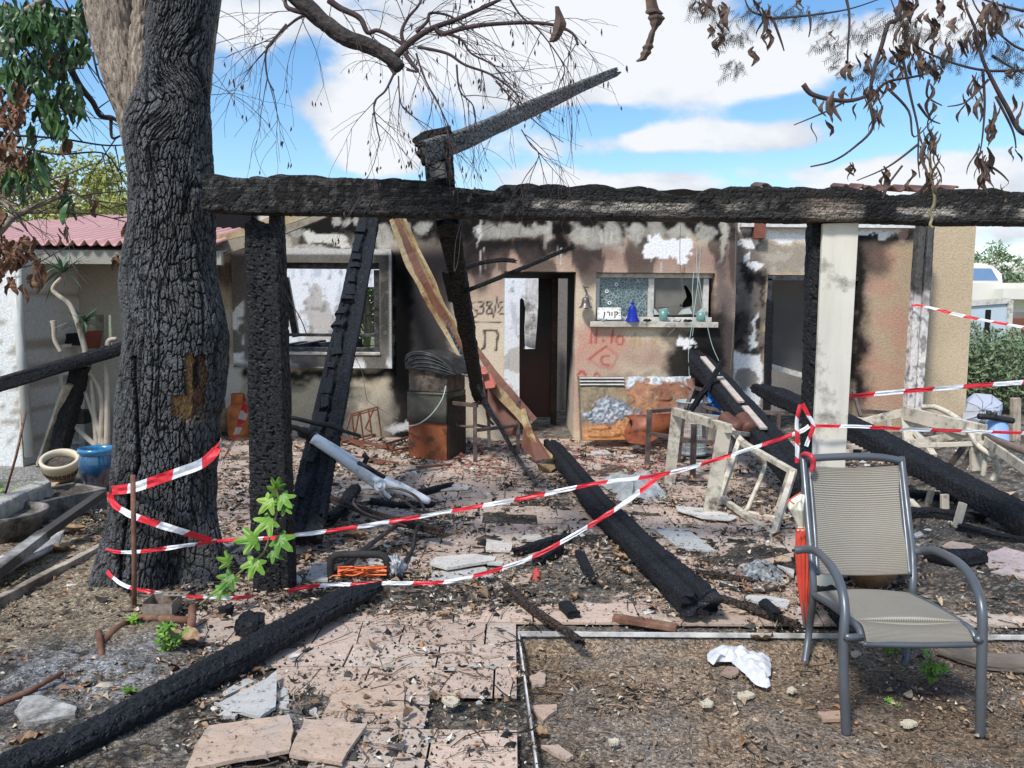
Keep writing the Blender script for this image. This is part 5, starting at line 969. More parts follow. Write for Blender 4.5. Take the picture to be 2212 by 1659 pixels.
mb.build('white_slats', pm('white_metal_slat', [(.3, (.5, .52, .54)), (.6, (.80, .82, .84))], 6, .5, 0, .1), FP)
ASHP = pm('flaking_grey_ash', [(.3, (.10, .11, .13)), (.45, (.28, .31, .35)), (.58, (.45, .48, .52)), (.68, (.62, .52, .50))], 16, .8, 0, 1, bs=25, bd=.02)
mb = MB(); mb.prism([on(.95, .93, .05), on(1.03, .95, .06), on(1.02, .72, .06), on(.97, .8, .05)], (0, -.01, 0)); mb.build('torn_corner', BRN, FP)
dm = thing('rusted_drum', 'split rusted metal cylinder lying at the foot of the leaning fridge panel', 'drum', tuple(gp(1400, 952)))
K = 26; mb = MB(); A, B = q7(470, 1420, 8.95), q7(790, 1400, 9.0); rr = .13
vs = []
for e, p in enumerate((A, B)):
    for k in range(K + 1): a = math.radians(-60 + 300 * k / K); vs.append(p + Vector((.03 * math.sin(a * 3) * (e == 0), -rr * math.cos(a) * 1.0, rr * math.sin(a))))
mb.add(vs, [(k, k + 1, K + 2 + k, K + 1 + k) for k in range(K)]); o = mb.build('drum_shell', RUSTC, dm, smooth=True); s = o.modifiers.new('t', 'SOLIDIFY'); s.thickness = .008
mb = MB(); mb.prism([q7(a, b, y) for a, b, y in ((430, 1480, 8.85), (560, 1450, 8.8), (690, 1500, 8.7), (590, 1545, 8.55), (470, 1530, 8.6))], (0, 0, .01)); mb.build('torn_flap', RUSTC, dm)
# ------------------------------------------------------------------ laundry basket and blue bag
bs_ = thing('laundry_basket', 'light grey slatted plastic laundry basket behind the table frame', 'basket', tuple(gp(1498, 990)))
GRP = pm('grey_blue_plastic', [(.3, (.36, .42, .45)), (.7, (.50, .56, .58))], 4, .5, 0, .1, dirt=((.2, .2, .2), .35, 6)); by = gp(1498, 992).y + .2; bc = at(1496, 985, by); H = at(1496, 868, by).z; R0, R1 = .145, .185
mb = MB(); mb.lathe([(R1 - .01, H - .10), (R1, H - .005), (R1 + .012, H), (R1 + .012, H + .012), (R1 - .004, H + .01), (R1 - .012, H - .10)], (bc.x, by, 0), 40); mb.build('rim', GRP, bs_, smooth=True)
mb = MB(); mb.lathe([(.001, .02), (R0, .02), (R0 + .004, .06), (R0 - .004, .06)], (bc.x, by, 0), 40); mb.build('bottom', GRP, bs_, smooth=True)
mb = MB(); nS = 44
for k in range(nS):
    a = 2 * math.pi * k / nS; mb.bar((bc.x + math.cos(a) * R0, by + math.sin(a) * R0, .05), (bc.x + math.cos(a) * (R1 - .008), by + math.sin(a) * (R1 - .008), H - .09), .010, .004, up=(math.cos(a), math.sin(a), 0))
for q in range(1, 7): z = .05 + (H - .14) * q / 7; rq = lerp(R0, R1 - .008, q / 7); mb.tube([(bc.x + math.cos(a) * rq, by + math.sin(a) * rq, z) for a in [2 * math.pi * k / 40 for k in range(41)]], .005, 5)
mb.build('slatted_side', GRP, bs_)
def crumple(name, label, cat, c, size, mat, seed=0, amp=.35, nu=34, nv=34, sc=3.0, thick=.003):
    """a crumpled sheet or bag: folded closed surface"""
    V = []; K = nu * 2
    for j in range(nv + 1):
        ph = math.pi * j / nv
        for i in range(K):
            th = 2 * math.pi * i / K; d = Vector((math.cos(th) * math.sin(ph), math.sin(th) * math.sin(ph), math.cos(ph)))
            f = 1 + amp * (abs(mno.noise(d * sc + Vector((seed, 0, 0)))) * 2 - .6) + amp * .5 * mno.noise(d * sc * 3 + Vector((0, seed, 0)))
            V.append((c[0] + d.x * size[0] * f, c[1] + d.y * size[1] * f, c[2] + max(-.9, d.z) * size[2] * f))
    o = grid_obj(name, np.array(V), nv + 1, K, mat, wrap=True); return lone(o, label, cat)
BLUP = pm('bright_blue_plastic', [(.3, (.01, .10, .42)), (.7, (.04, .26, .72))], 5, .35, 0, .3)
crumple('plastic_bag', 'crumpled bright blue plastic bag behind the dark folding chair frame', 'bag', tuple(at(1551, 884, 8.6)), (.20, .12, .16), BLUP, 3)
# ------------------------------------------------------------------ gas bottles, wire rack, rusty bits
def gas(u, v, h, r, label, mat, Y=None):
    b = gp(u, v); g = thing('gas_bottle', label, 'gas bottle', tuple(b), group='gas bottles beside the burnt tree')
    mb = MB(); mb.lathe([(.001, .02), (r * .85, .02), (r * .98, .06), (r, .12), (r, h * .62), (r * .93, h * .70), (r * .6, h * .77), (r * .2, h * .79), (.001, h * .79)], (0, 0, 0), 32); rl('cylinder', mb, mat, g, smooth=True)
    mb = MB(); mb.lathe([(r * .9, 0), (r * .92, .03), (r * .86, .03)], (0, 0, 0), 32); rl('foot_ring', mb, mat, g)
    mb = MB(); K = 26; vs = []; R_ = r * .62
    for k in range(K + 1):
        a = math.radians(20 + 320 * k / K)
        for z in (h * .74, h * .97, h): vs.append((R_ * math.cos(a) * (1.04 if z == h else 1), R_ * math.sin(a) * (1.04 if z == h else 1), z))
    mb.add(vs, [(3 * k + q, 3 * k + 3 + q, 3 * k + 4 + q, 3 * k + 1 + q) for k in range(K) for q in (0, 1)]); o = rl('collar', mb, mat, g, smooth=True); s = o.modifiers.new('t', 'SOLIDIFY'); s.thickness = .005
    mb = MB(); mb.lathe([(.02, h * .78), (.02, h * .87), (.03, h * .88), (.03, h * .91), (.001, h * .92)], (0, 0, 0), 12); rl('valve', mb, RUSTM, g)
    return g
GASR = pm('orange_rusted_enamel', [(.3, (.20, .055, .02)), (.5, (.42, .13, .035)), (.7, (.50, .22, .08))], 5, .6, .1, .3); GASP = pm('faded_tan_enamel', [(.3, (.30, .17, .09)), (.6, (.46, .32, .18))], 4, .6, .1, .3, dirt=((.03, .03, .03), .45, 2.2))
gas(516, 946, .56, .135, 'orange rusted gas bottle between the tree and the charred post', GASR); gas(482, 940, .47, .13, 'paler tan gas bottle partly behind the burnt tree trunk', GASP)
RW_ = pm('thin_rusty_wire', [(.3, (.11, .04, .025)), (.7, (.24, .10, .06))], 9, .8, .2, .3)
rk = thing('wire_rack', 'small rusty bent wire rack standing by the wall left of the barbecue', 'rack', tuple(gp(790, 955)))
for nm, L in (('top_wire', [(950, 1355), (1120, 1310)]), ('top_wire', [(950, 1368), (1122, 1325)]), ('side_wire', [(950, 1350), (968, 1490), (965, 1560)]), ('side_wire', [(1118, 1308), (1145, 1500)]), ('side_wire', [(1060, 1320), (1085, 1510)]), ('side_wire', [(1005, 1335), (1030, 1540)]), ('brace_wire', [(1000, 1345), (975, 1480)]), ('brace_wire', [(1095, 1325), (1040, 1450), (1075, 1470)]), ('brace_wire', [(935, 1500), (920, 1450), (950, 1355)])):
    mb = MB(); mb.tube([q5(a, b, 9.3) for a, b in L], .011, 6); mb.build(nm, RW_, rk)
r = random.Random(8); spots = [(735, 955, 820, 935), (760, 985, 860, 1000), (830, 960, 880, 945), (720, 940, 790, 965), (840, 975, 905, 960), (690, 930, 740, 925), (800, 990, 830, 1000), (745, 948, 850, 968), (900, 1010, 975, 1003)]
where = ['left of the wire rack under the left window', 'lying lowest in the leaves below the wire rack', 'between wire rack and barbecue', 'beside the notched beam under the window', 'in front of the barbecue left foot', 'behind the handlebar', 'short one below the longest rail', 'across the others by the wire rack', 'just in front of the barbecue']
for (a, b, c_, d), wl in zip(spots, where):
    mb = MB(); h = r.uniform(.02, .05); mb.bar(gp(a, b, .03 + h), gp(c_, d, .03), r.uniform(.025, .05), r.uniform(.012, .03)); lone(mb.build('rusty_rail', RW_), 'thin rusty steel rail ' + wl, 'rail', 'rusty rails scattered under the left window')
# ------------------------------------------------------------------ bicycle remains
bf = thing('bicycle_frame', 'white burnt bicycle frame lying tilted on charred wood with black handlebar', 'bicycle', tuple(gp(800, 1100)))
qf0 = lambda a, b, Y: at(497.7 + a * .3, 884.8 + b * .3, Y)
qf = lambda a, b, Y: qf0(a, b, Y - .75 * max(0, 1 - (a - 400) / 1050.))
WP = pm('white_scorched_paint', [(.3, (.56, .60, .62)), (.55, (.80, .83, .84))], 5, .4, 0, .1, dirt=((.22, .22, .21), .36, 8)); BLK = pm('burnt_black_metal', [(.3, (.012, .012, .013)), (.7, (.05, .048, .046))], 14, .6, .3, .4)
yy = [5.9, 5.9, 5.75, 5.65, 5.6]
mb = MB(); mb.tube(smooth_path([qf(590, 205, 6.1), qf(760, 320, 6.0), qf(940, 450, 5.9), qf(1090, 550, 5.8)], 6), [.036] * 6 + [.039] * 6 + [.044] * 6 + [.044], 14); mb.build('down_tube', WP, bf, smooth=True)
mb = MB(); mb.tube(smooth_path([qf(600, 180, 6.15), qf(800, 300, 6.05), qf(1000, 430, 5.95), qf(1120, 510, 5.9)], 6), .020, 12); mb.build('top_tube', WP, bf, smooth=True)
mb = MB(); mb.tube(smooth_path([qf(1090, 520, 5.85), qf(1250, 590, 5.8), qf(1430, 665, 5.75)], 6), [.036] * 6 + [.024] * 6 + [.018], 10); mb.build('chain_stay', WP, bf, smooth=True)
mb = MB(); mb.tube(smooth_path([qf(1110, 495, 5.95), qf(1260, 560, 5.9), qf(1440, 660, 5.8)], 6), [.022] * 12 + [.014], 10); mb.build('seat_stay', WP, bf, smooth=True)
mb = MB(); mb.tube(smooth_path([qf(1085, 545, 5.8), qf(1110, 600, 5.78), qf(1155, 635, 5.75)], 5), .014, 8); mb.build('bracket', WP, bf, smooth=True)
mb = MB(); c0 = qf(1075, 545, 5.72); mb.lathe([(.001, .02), (.02, .02), (.024, .0), (.042, .0), (.042, -.05), (.001, -.05)], c0, 20, R=Matrix.Rotation(math.radians(80), 3, 'X')); mb.build('bottom_bracket', WP, bf, bevel=.004)
mb = MB(); mb.tube([qf(595, 205, 6.1), qf(545, 165, 6.15), qf(520, 165, 6.1)], .04, 14); mb.build('head_tube', BLK, bf, smooth=True)
mb = MB(); mb.tube(smooth_path([qf(380, 60, 6.3), qf(450, 60, 6.2), qf(600, 95, 6.2), qf(720, 115, 6.2), qf(820, 155, 6.2), qf(935, 190, 6.2)], 6), [.016] * 12 + [.02] * 12 + [.013] * 7, 10); mb.build('handlebar', BLK, bf, smooth=True)
mb = MB(); mb.tube(smooth_path([qf(425, 125, 6.1), qf(480, 135, 6.1), qf(540, 165, 6.1), qf(610, 135, 6.15)], 5), .022, 10); mb.build('stem', BLK, bf, smooth=True)
mb = MB(); mb.tube(smooth_path([qf(925, 385, 5.8), qf(980, 410, 5.7), qf(1060, 460, 5.7), qf(1110, 485, 5.7)], 5), .016, 8); mb.tube([qf(960, 400, 5.8), qf(985, 345, 5.8), qf(960, 325, 5.8)], .02, 8); mb.build('crank', BLK, bf, smooth=True)
mb = MB(); mb.tube(smooth_path([qf(1130, 560, 5.7), qf(1250, 580, 5.6), qf(1350, 640, 5.5), qf(1400, 740, 5.4), qf(1310, 700, 5.4), qf(1200, 610, 5.5)], 5), .010, 6); mb.build('chain', BRST, bf)
mb = MB(); mb.tube(smooth_path([qf(895, 640, 5.4), qf(890, 680, 5.4), qf(960, 740, 5.3), qf(1100, 790, 5.3), qf(1270, 840, 5.2)], 6), .008, 6); mb.build('cable', BRST, bf)
qf = qf0
# black handle tool with orange cord
tl = thing('cord_winder', 'black U-shaped handle holding a hank of orange cord on the ground', 'cord winder', tuple(gp(785, 1252)))
Ya = gp(785, 1252).y
mb = MB(); mb.tube(smooth_path([qf(722, 1215, Ya), qf(722, 1120, Ya), qf(735, 1065, Ya), qf(790, 1045, Ya), qf(930, 1042, Ya), qf(1070, 1045, Ya), qf(1120, 1075, Ya), qf(1140, 1150, Ya), qf(1190, 1210, Ya)], 6), .022, 12); mb.build('handle', pm('black_foam_grip', [(.3, (.015, .015, .016)), (.7, (.035, .034, .034))], 20, .85, 0, .3), tl, smooth=True)
ORG = pm('orange_cord', [(.3, (.62, .10, .02)), (.7, (.80, .19, .05))], 9, .55, 0, .2); r = random.Random(2)
mb = MB()
for k in range(16):
    y0 = 1130 + r.uniform(-8, 60); y1 = 1130 + r.uniform(-8, 60); mb.tube(smooth_path([qf(775, y0, Ya - r.uniform(-.05, .05)), qf(880, (y0 + y1) / 2 + r.uniform(-22, 22), Ya - r.uniform(-.06, .06)), qf(1000, (y0 + y1) / 2 + r.uniform(-22, 22), Ya - r.uniform(-.06, .06)), qf(1125, y1, Ya - r.uniform(-.05, .05))], 5), .0055, 5)
mb.tube(smooth_path([qf(690, 1198, Ya), qf(800, 1195, Ya - .02), qf(930, 1198, Ya), qf(1050, 1205, Ya)], 4), .0055, 5); mb.build('cord_hank', ORG, tl)
crumple('melted_sleeve', 'silvery melted sleeve with an orange band at the end of the cord hank', 'sleeve', tuple(qf(1190, 1140, Ya + .02)), (.055, .05, .075), pm('silver_melted_film', [(.3, (.12, .13, .15)), (.6, (.45, .47, .50)), (.75, (.75, .38, .15))], 22, .4, .3, .5), 6, .5, 20, 20)
mb = MB(); mb.tube(smooth_path([qf(1250, 1100, Ya + .25), qf(1310, 1010, Ya + .5), qf(1330, 900, 5.0), qf(1360, 835, 5.15), qf(1430, 840, 5.3)], 5), .014, 8); lone(mb.build('bent_tube', BLK, smooth=True), 'bent black steel tube rising from the end of the orange cord', 'tube')
mb = MB(); mb.tube([qf(800, 1150, Ya + .15), qf(930, 1030, 4.75), qf(1130, 880, 5.15), qf(1220, 820, 5.35)], .016, 8); lone(mb.build('brown_tube', BRST, smooth=True), 'straight rusty brown tube slanting up behind the cord winder', 'tube')
# ------------------------------------------------------------------ mesh armchair and umbrella
SM = pm('slate_powder_coat', [(.3, (.095, .105, .12)), (.7, (.125, .14, .16))], 3, .35, .35, .06, bs=200, dirt=((.30, .28, .25), .24, 14)); YF, YR = gp(1828, 1590, -.075).y, gp(1740, 1434, -.075).y
ch = thing('mesh_armchair', 'grey mesh garden armchair with slate blue-grey tubular frame on the bare soil', 'armchair', tuple(gp(1910, 1512, -.075)))
def tub(name, L, rad, mat=SM, par=None, sm=8):
    P = [at(*p) for p in L]; mb = MB(); mb.tube(smooth_path(P, sm) if len(P) > 2 else P, rad, 16); return mb.build(name, mat, par or ch, smooth=True)
YB = 3.55
tub('front_leg', [(1719, 1189, YB - .03), (1742, 1187, YB - .06), (1766, 1193, YB - .15), (1797, 1226, YF + .25), (1817, 1268, YF + .12), (1825, 1320, YF + .05), (1822, 1380, YF + .02), (1823, 1480, YF), (1828, 1588, YF)], .0185)
tub('front_leg', [(1978, 1192, YB - .03), (1998, 1189, YB - .06), (2025, 1191, YB - .15), (2072, 1217, YF + .28), (2104, 1258, YF + .14), (2120, 1310, YF + .05), (2122, 1370, YF + .02), (2119, 1480, YF), (2117, 1592, YF)], .0185)
for nm, L in (('back_upright', [(1734, 984, 3.86), (1745, 1120, 3.68), (1757, 1268, 3.52), (1748, 1360, 3.6), (1738, 1434, YR)]), ('back_upright', [(1947, 988, 3.86), (1962, 1120, 3.68), (1971, 1200, 3.60), (1971, 1280, 3.52), (1962, 1370, 3.6), (1955, 1440, YR)])): tub(nm, L, .0165)
for nm, L in (('back_rail', [(1749, 1012, 3.83), (1760, 1150, 3.64), (1766, 1242, 3.53)]), ('back_rail', [(1942, 1012, 3.83), (1956, 1150, 3.64), (1965, 1242, 3.53)])): tub(nm, L, .011)
tub('top_rail', [(1734, 992, 3.85), (1780, 988, 3.85), (1840, 986, 3.85), (1900, 988, 3.85), (1947, 996, 3.85)], .019)
tub('seat_rail', [(1757, 1284, 3.52), (1800, 1310, 3.32), (1838, 1340, 3.12), (1856, 1358, 3.06), (1864, 1392, 3.01)], .015); tub('seat_rail', [(1962, 1284, 3.52), (2020, 1312, 3.32), (2075, 1345, 3.10), (2098, 1362, 3.04), (2110, 1392, 3.0)], .015)
tub('seat_front_rail', [(1862, 1391, 3.01), (1985, 1394, 3.0), (2112, 1392, 3.0)], .012); tub('seat_brace', [(1825, 1376, YF), (1862, 1378, YF + .03)], .014); tub('seat_brace', [(2120, 1380, YF), (2106, 1382, YF + .02)], .014)
tub('seat_back_rail', [(1758, 1288, 3.52), (1970, 1288, 3.52)], .012)
def weave(name, s1, s2):
    t = MT(name); uvn = NN('ShaderNodeUVMap'); mp = NN('ShaderNodeMapping'); nt.links.new(uvn.outputs[0], mp.inputs[0]); mp.inputs['Scale'].default_value = (s1, s2, 1)
    sp = NN('ShaderNodeSeparateXYZ'); nt.links.new(mp.outputs[0], sp.inputs[0])
    a = M_('SINE', M_('MULTIPLY', sp.outputs[0], 6.283)); b = M_('SINE', M_('MULTIPLY', sp.outputs[1], 6.283)); w = M_('MULTIPLY_ADD', M_('MULTIPLY', a, M_('SINE', M_('MULTIPLY', sp.outputs[1], 3.1416))), .5, M_('MULTIPLY', b, .5))
    c = t.ramp(M_('MULTIPLY_ADD', w, .5, .5), [(.15, (.07, .068, .06)), (.42, (.23, .215, .18)), (.8, (.43, .40, .33))]); c = t.mix(t.ramp(t.noise(3, 6, .7), [(.4, 0), (.8, .4)]), c, (.20, .16, .11)); t.bump(w, .8, .003)
    return t.set(col=c, rough=.7)
def sling(name, rows, mat, nu=40, sub=14, sag=.0):
    """rows: ((u,v,Y) left, (u,v,Y) right) from top to bottom"""
    L = smooth_path([at(*a) for a, b in rows], sub); R_ = smooth_path([at(*b) for a, b in rows], sub); V, UV = [], []
    for i, (a, b) in enumerate(zip(L, R_)):
        n = (b - a).cross(L[min(i + 1, len(L) - 1)] - L[max(i - 1, 0)]).normalized(); n = -n if n.y < 0 else n
        for k in range(nu + 1):
            t = k / nu; p = a.lerp(b, t) + n * sag * math.sin(math.pi * t); V.append(p); UV.append((t, i / (len(L) - 1)))
    o = grid_obj(name, np.array([list(p) for p in V]), len(L), nu + 1, mat, ch); uv = o.data.uv_layers.new(name='UVMap')
    for lp in o.data.loops: uv.data[lp.index].uv = UV[lp.vertex_index]
    s = o.modifiers.new('t', 'SOLIDIFY'); s.thickness = .004; return o
WB = weave('woven_sling_mesh', 62, 58)
sling('backrest', [((1752, 1007, 3.82), (1941, 1006, 3.82)), ((1757, 1090, 3.73), (1950, 1090, 3.73)), ((1762, 1170, 3.61), (1959, 1170, 3.61)), ((1766, 1240, 3.53), (1965, 1240, 3.53))], WB, sag=.035)
sling('seat', [((1761, 1281, 3.52), (1960, 1281, 3.52)), ((1803, 1306, 3.32), (2016, 1308, 3.32)), ((1840, 1334, 3.12), (2070, 1338, 3.12)), ((1862, 1352, 3.05), (2096, 1356, 3.05)), ((1872, 1388, 3.0), (2106, 1389, 3.0))], WB, sag=.015)
um = thing('folded_umbrella', 'folded red and cream umbrella with red hook handle hanging on the armchair', 'umbrella', tuple(at(1737, 1356, 3.72)))
REDP = pm('red_gloss_plastic', [(.3, (.36, .025, .04)), (.7, (.48, .04, .06))], 4, .35); RCL = pm('red_pleated_cloth', [(.3, (.50, .05, .03)), (.7, (.70, .10, .06))], 5, .7, 0, .1); CCL = pm('cream_umbrella_cloth', [(.3, (.62, .58, .46)), (.7, (.78, .76, .64))], 3, .7, 0, .1)
mb = MB(); mb.tube(smooth_path([at(1734, 1000, 3.90), at(1733, 985, 3.86), at(1742, 981, 3.80), at(1754, 988, 3.76), at(1757, 1003, 3.76), at(1753, 1018, 3.76)], 6), .013, 12); mb.build('handle', REDP, um, smooth=True)
mb = MB(); mb.tube([at(1734, 1000, 3.90), at(1733, 1075, 3.78), at(1737, 1356, 3.72)], .006, 8); mb.build('shaft', SM, um)
def pleats(name, prof, mat, npl, amp, seed=0):
    K = npl * 6; V = []; P = [at(u, v, 3.74) for u, v, r in prof]; n = 10; rows = []
    for i in range(len(P) - 1):
        for j in range(n): t = j / n; rows.append((P[i].lerp(P[i + 1], t), lerp(prof[i][2], prof[i + 1][2], t)))
    rows.append((P[-1], prof[-1][2]))
    for p, r_ in rows:
        rr = r_ * 3.74 / FPX
        for k in range(K): a = 2 * math.pi * k / K; q = rr * (1 - amp * (0.5 + .5 * math.cos(npl * a + seed)) ** .7); V.append((p.x + q * math.cos(a), p.y + q * math.sin(a) * .8, p.z))
    return grid_obj(name, np.array(V), len(rows), K, mat, um, wrap=True, caps=True)
pleats('red_canopy', [(1737, 1354, 2), (1738, 1330, 6), (1737, 1260, 15), (1737, 1190, 20), (1737, 1150, 17), (1733, 1143, 14)], RCL, 12, .28)
pleats('cream_canopy', [(1733, 1146, 14), (1733, 1137, 11), (1731, 1120, 18), (1726, 1098, 27), (1724, 1082, 22), (1731, 1068, 8)], CCL, 6, .35, 1)
for L in ([(1716, 1089), (1704, 1080), (1697, 1087), (1712, 1075), (1730, 1064)], [(1738, 1142), (1722, 1142)]):
    mb = MB(); mb.tube([at(u, v, 3.68) for u, v in L], .0035, 6); mb.build('red_trim', RCL, um)
# ------------------------------------------------------------------ barrier tape
TR = pm('tape_red', [(.3, (.58, .02, .035)), (.7, (.72, .04, .06))], 6, .4); TW = pm('tape_white', [(.3, (.66, .69, .74)), (.7, (.80, .82, .86))], 6, .4)
def tape(label, P, w, slen=.15, face=(0, -1, 0), group='barrier tapes round the ruin', skew=.6, twist=0, cat='barrier tape', sub=9, wmin=1):
    pts = smooth_path([Vector(p) for p in P], sub); L = [0]
    for a, b in zip(pts[:-1], pts[1:]): L.append(L[-1] + (b - a).length)
    tot = L[-1]; stp = slen / 5; n = max(4, int(tot / stp)); SS = np.linspace(0, tot, n + 1); C = [Vector([np.interp(s, L, [p[k] for p in pts]) for k in range(3)]) for s in SS]
    r = random.Random(int(tot * 1000)); mb = MB(); f = Vector(face); vs = []; rowsn = 4
    for i, s in enumerate(SS):
        T = (C[min(i + 1, n)] - C[max(i - 1, 0)]).normalized(); X = T.cross(f).normalized() if abs(T.dot(f)) < .97 else T.cross(Vector((1, 0, 0))).normalized(); N_ = X.cross(T).normalized()
        ang = twist * s + .5 * mno.noise(Vector((s * 2.2, tot, 0))) * (1 if twist or wmin < 1 else .25); ww = w * (wmin + (1 - wmin) * (.5 + .5 * mno.noise(Vector((s * 1.6, 3, tot))) * 2)) if wmin < 1 else w; ww = max(ww, w * .3)
        D = X * math.cos(ang) + N_ * math.sin(ang); Q = N_ * math.cos(ang) - X * math.sin(ang)
        for k in range(rowsn):
            t = k / (rowsn - 1) - .5; sk = T * (-t * skew * w); vs.append(C[i] + D * (t * ww) + (sk if 0 < i < n else Vector()) + Q * (.008 * mno.noise(Vector((s * 14, k * 1.3, tot)))))
    fs = []; mi = []
    for i in range(n):
        for k in range(rowsn - 1): fs.append((i * rowsn + k, i * rowsn + k + 1, (i + 1) * rowsn + k + 1, (i + 1) * rowsn + k)); mi.append(int(((i + .5) * tot / n) / slen) % 2)
    mb.add(vs, fs); mb.mi = mi; o = mb.build('barrier_tape', [TR, TW]); s = o.modifiers.new('t', 'SOLIDIFY'); s.thickness = .0012; return lone(o, label, cat, group)
def on_trunk(u, v, off=.085):
    pv = [p[0] for p in prof][::-1]; L = np.interp(v, pv, [p[1] for p in prof][::-1]); R = np.interp(v, pv, [p[2] for p in prof][::-1]); c = (L + R) / 2; r = (R - L) / 2; d = min(.90, abs(u - c) / r * .93)
    return at(u, v, TY - math.sqrt(1 - d * d) * r * TY / FPX * .95 - off)
q3 = lambda a, b: (a * .26667, 940 + b * .26667)
tape('broad red and white tape across the upper tree trunk, rising to the right', [on_trunk(*q3(*p)) for p in ((905, 448), (1080, 425), (1250, 370), (1450, 300), (1640, 225), (1765, 105))] + [at(478, 950, 4.5), at(466, 938, 4.7)], .052, .155)
tape('red and white tape sloping down right across the tree below the broad one', [on_trunk(*q3(*p)) for p in ((893, 470), (900, 530), (960, 590), (1080, 655), (1250, 712), (1450, 775), (1745, 865))], .038, .15)
tape('thin red and white tape crossing the tree almost level', [on_trunk(*q3(*p)) for p in ((856, 925), (930, 943), (1060, 948), (1250, 930), (1500, 895), (1750, 866))], .022, .15, wmin=.6)
tape('lowest tape curving round the tree root and on to the charred post', [on_trunk(*q3(*p)) for p in ((842, 1010), (860, 1085), (920, 1160), (1040, 1230), (1250, 1272), (1500, 1305))] + [at(453, 1291, 3.98), at(500, 1292, 3.98), at(543, 1288, 4.02)], .024, .16, wmin=.7)
tape('twisted tape dropping behind the tree beside the gas bottles', [at(533, 872, 4.5), at(518, 920, 4.7), at(498, 965, 4.9), at(478, 1003, 5.0)], .045, .10, twist=3)
tape('long taut tape from the tree up to the white post, crossing the whole patio', [at(469, 1169, 4.2), at(560, 1164, 4.06), at(640, 1156, 4.05), at(800, 1134, 4.07), at(1100, 1082, 4.1), at(1290, 1044, 4.1), at(1425, 1026, 4.1), at(1537, 996, 4.1), at(1714, 938, 4.1), at(1748, 920, 4.1)], .024, .17, wmin=.75)
tape('slack tape drooping along the ground and rising to meet the long taut one', [at(622, 1277, 4.1), at(680, 1266, 4.15), at(820, 1260, 4.15), at(941, 1259, 4.15), at(1007, 1248, 4.12), at(1075, 1230, 4.1), at(1151, 1203, 4.1), at(1251, 1149, 4.1), at(1351, 1085, 4.1), at(1425, 1027, 4.1)], .026, .17, wmin=.7)
tape('level tape running right from the white post behind the armchair', [at(1750, 920, 4.1), at(1850, 921, 4.1), at(1942, 926, 4.1), at(2080, 931, 4.1), at(2260, 937, 4.1)], .022, .16, wmin=.7)
tape('upper tape rising slightly to the right edge from behind the white post', [at(1826, 857, 4.5), at(1900, 850, 4.5), at(1992, 842, 4.5), at(2110, 833, 4.5), at(2260, 822, 4.5)], .026, .17)
tape('far thin tape tied to the corner post and running off right', [at(1968, 661, 10.0), at(1995, 661, 9.9), at(2092, 685, 9.5), at(2250, 714, 8.9)], .05, .16, wmin=.5)
for lb, L in (('short tape end hanging down on the left of the post knot', [(1729, 874), (1722, 905), (1722, 950), (1722, 1000)]), ('looped tape end at the post knot', [(1733, 872), (1745, 895), (1757, 918), (1748, 945), (1741, 964)])): tape(lb, [at(u, v, 4.08) for u, v in L], .022, .07, skew=.9)
# ------------------------------------------------------------------ rusty stake, pipes, box at the tree
mb = MB(); p0 = gp(290, 1335, -.05); mb.tube([p0, at(290, 1200, p0.y), at(287, 1026, p0.y)], .0125, 10); lone(mb.build('rusty_stake', RUSTM, smooth=True), 'upright rusty iron stake in front of the burnt tree', 'stake')
mb = MB(); mb.tube([gp(292, 1334, .03), gp(345, 1336, .03)], .020, 12); mb.tube([gp(345, 1336, .03), gp(412, 1341, .03)], .019, 12); mb.tube([gp(413, 1357, .04), gp(416, 1312, .08)], .02, 10); mb.tube([gp(285, 1338, .03), gp(250, 1360, .03), gp(218, 1388, .03)], .018, 12); mb.tube([gp(214, 1364, .06), gp(219, 1420, .02)], .014, 10); lone(mb.build('rusty_pipe', RUSTM, smooth=True), 'bent rusty pipework on the ground at the foot of the stake', 'pipe')
mb = MB(); mb.tube([gp(-30, 1530, .03), gp(60, 1495, .04), gp(135, 1453, .06)], .011, 8); lone(mb.build('rusty_rod', RUSTM, smooth=True), 'thin rusty rod on the ashes at the left edge', 'rod')
mb = MB(); mb.tube([gp(12, 1065, .1), at(35, 985, 5.6), at(56, 890, 6.0)], .009, 8); lone(mb.build('rusty_rod', RUSTM, smooth=True), 'thin rusty rod leaning at the far left wall', 'rod')
t_ = thing('metal_box', 'small open metal box with holed flanges at the foot of the tree', 'box', tuple(gp(352, 1333)))
bc_ = gp(352, 1326); mb = MB(); w, d, h = .15, .12, .085
for c, s in (((0, -d / 2, h / 2), (w, .004, h * .75)), ((0, d / 2, h / 2), (w, .004, h)), ((-w / 2, 0, h / 2), (.004, d - .006, h)), ((w / 2, 0, h / 2), (.004, d - .006, h)), ((0, 0, .003), (w - .01, d - .01, .004))): mb.box(Vector((bc_.x, bc_.y, 0)) + Vector(c), s)
BOXM = pm('galvanised_rusty_box', [(.3, (.22, .19, .15)), (.6, (.36, .33, .28))], 9, .6, .2, .3, dirt=((.14, .08, .05), .45, 12)); mb.build('box_shell', BOXM, t_)
mb = MB(); mb.box((bc_.x + .06, bc_.y + .03, h + .012), (.12, .06, .004)); mb.build('flange', BOXM, t_)
for dx in (.03, .06, .09): mb = MB(); mb.lathe([(.001, .004), (.009, .004)], (bc_.x + dx, bc_.y + .02, h + .012), 10); mb.build('bolt_hole', HOLEM, t_)
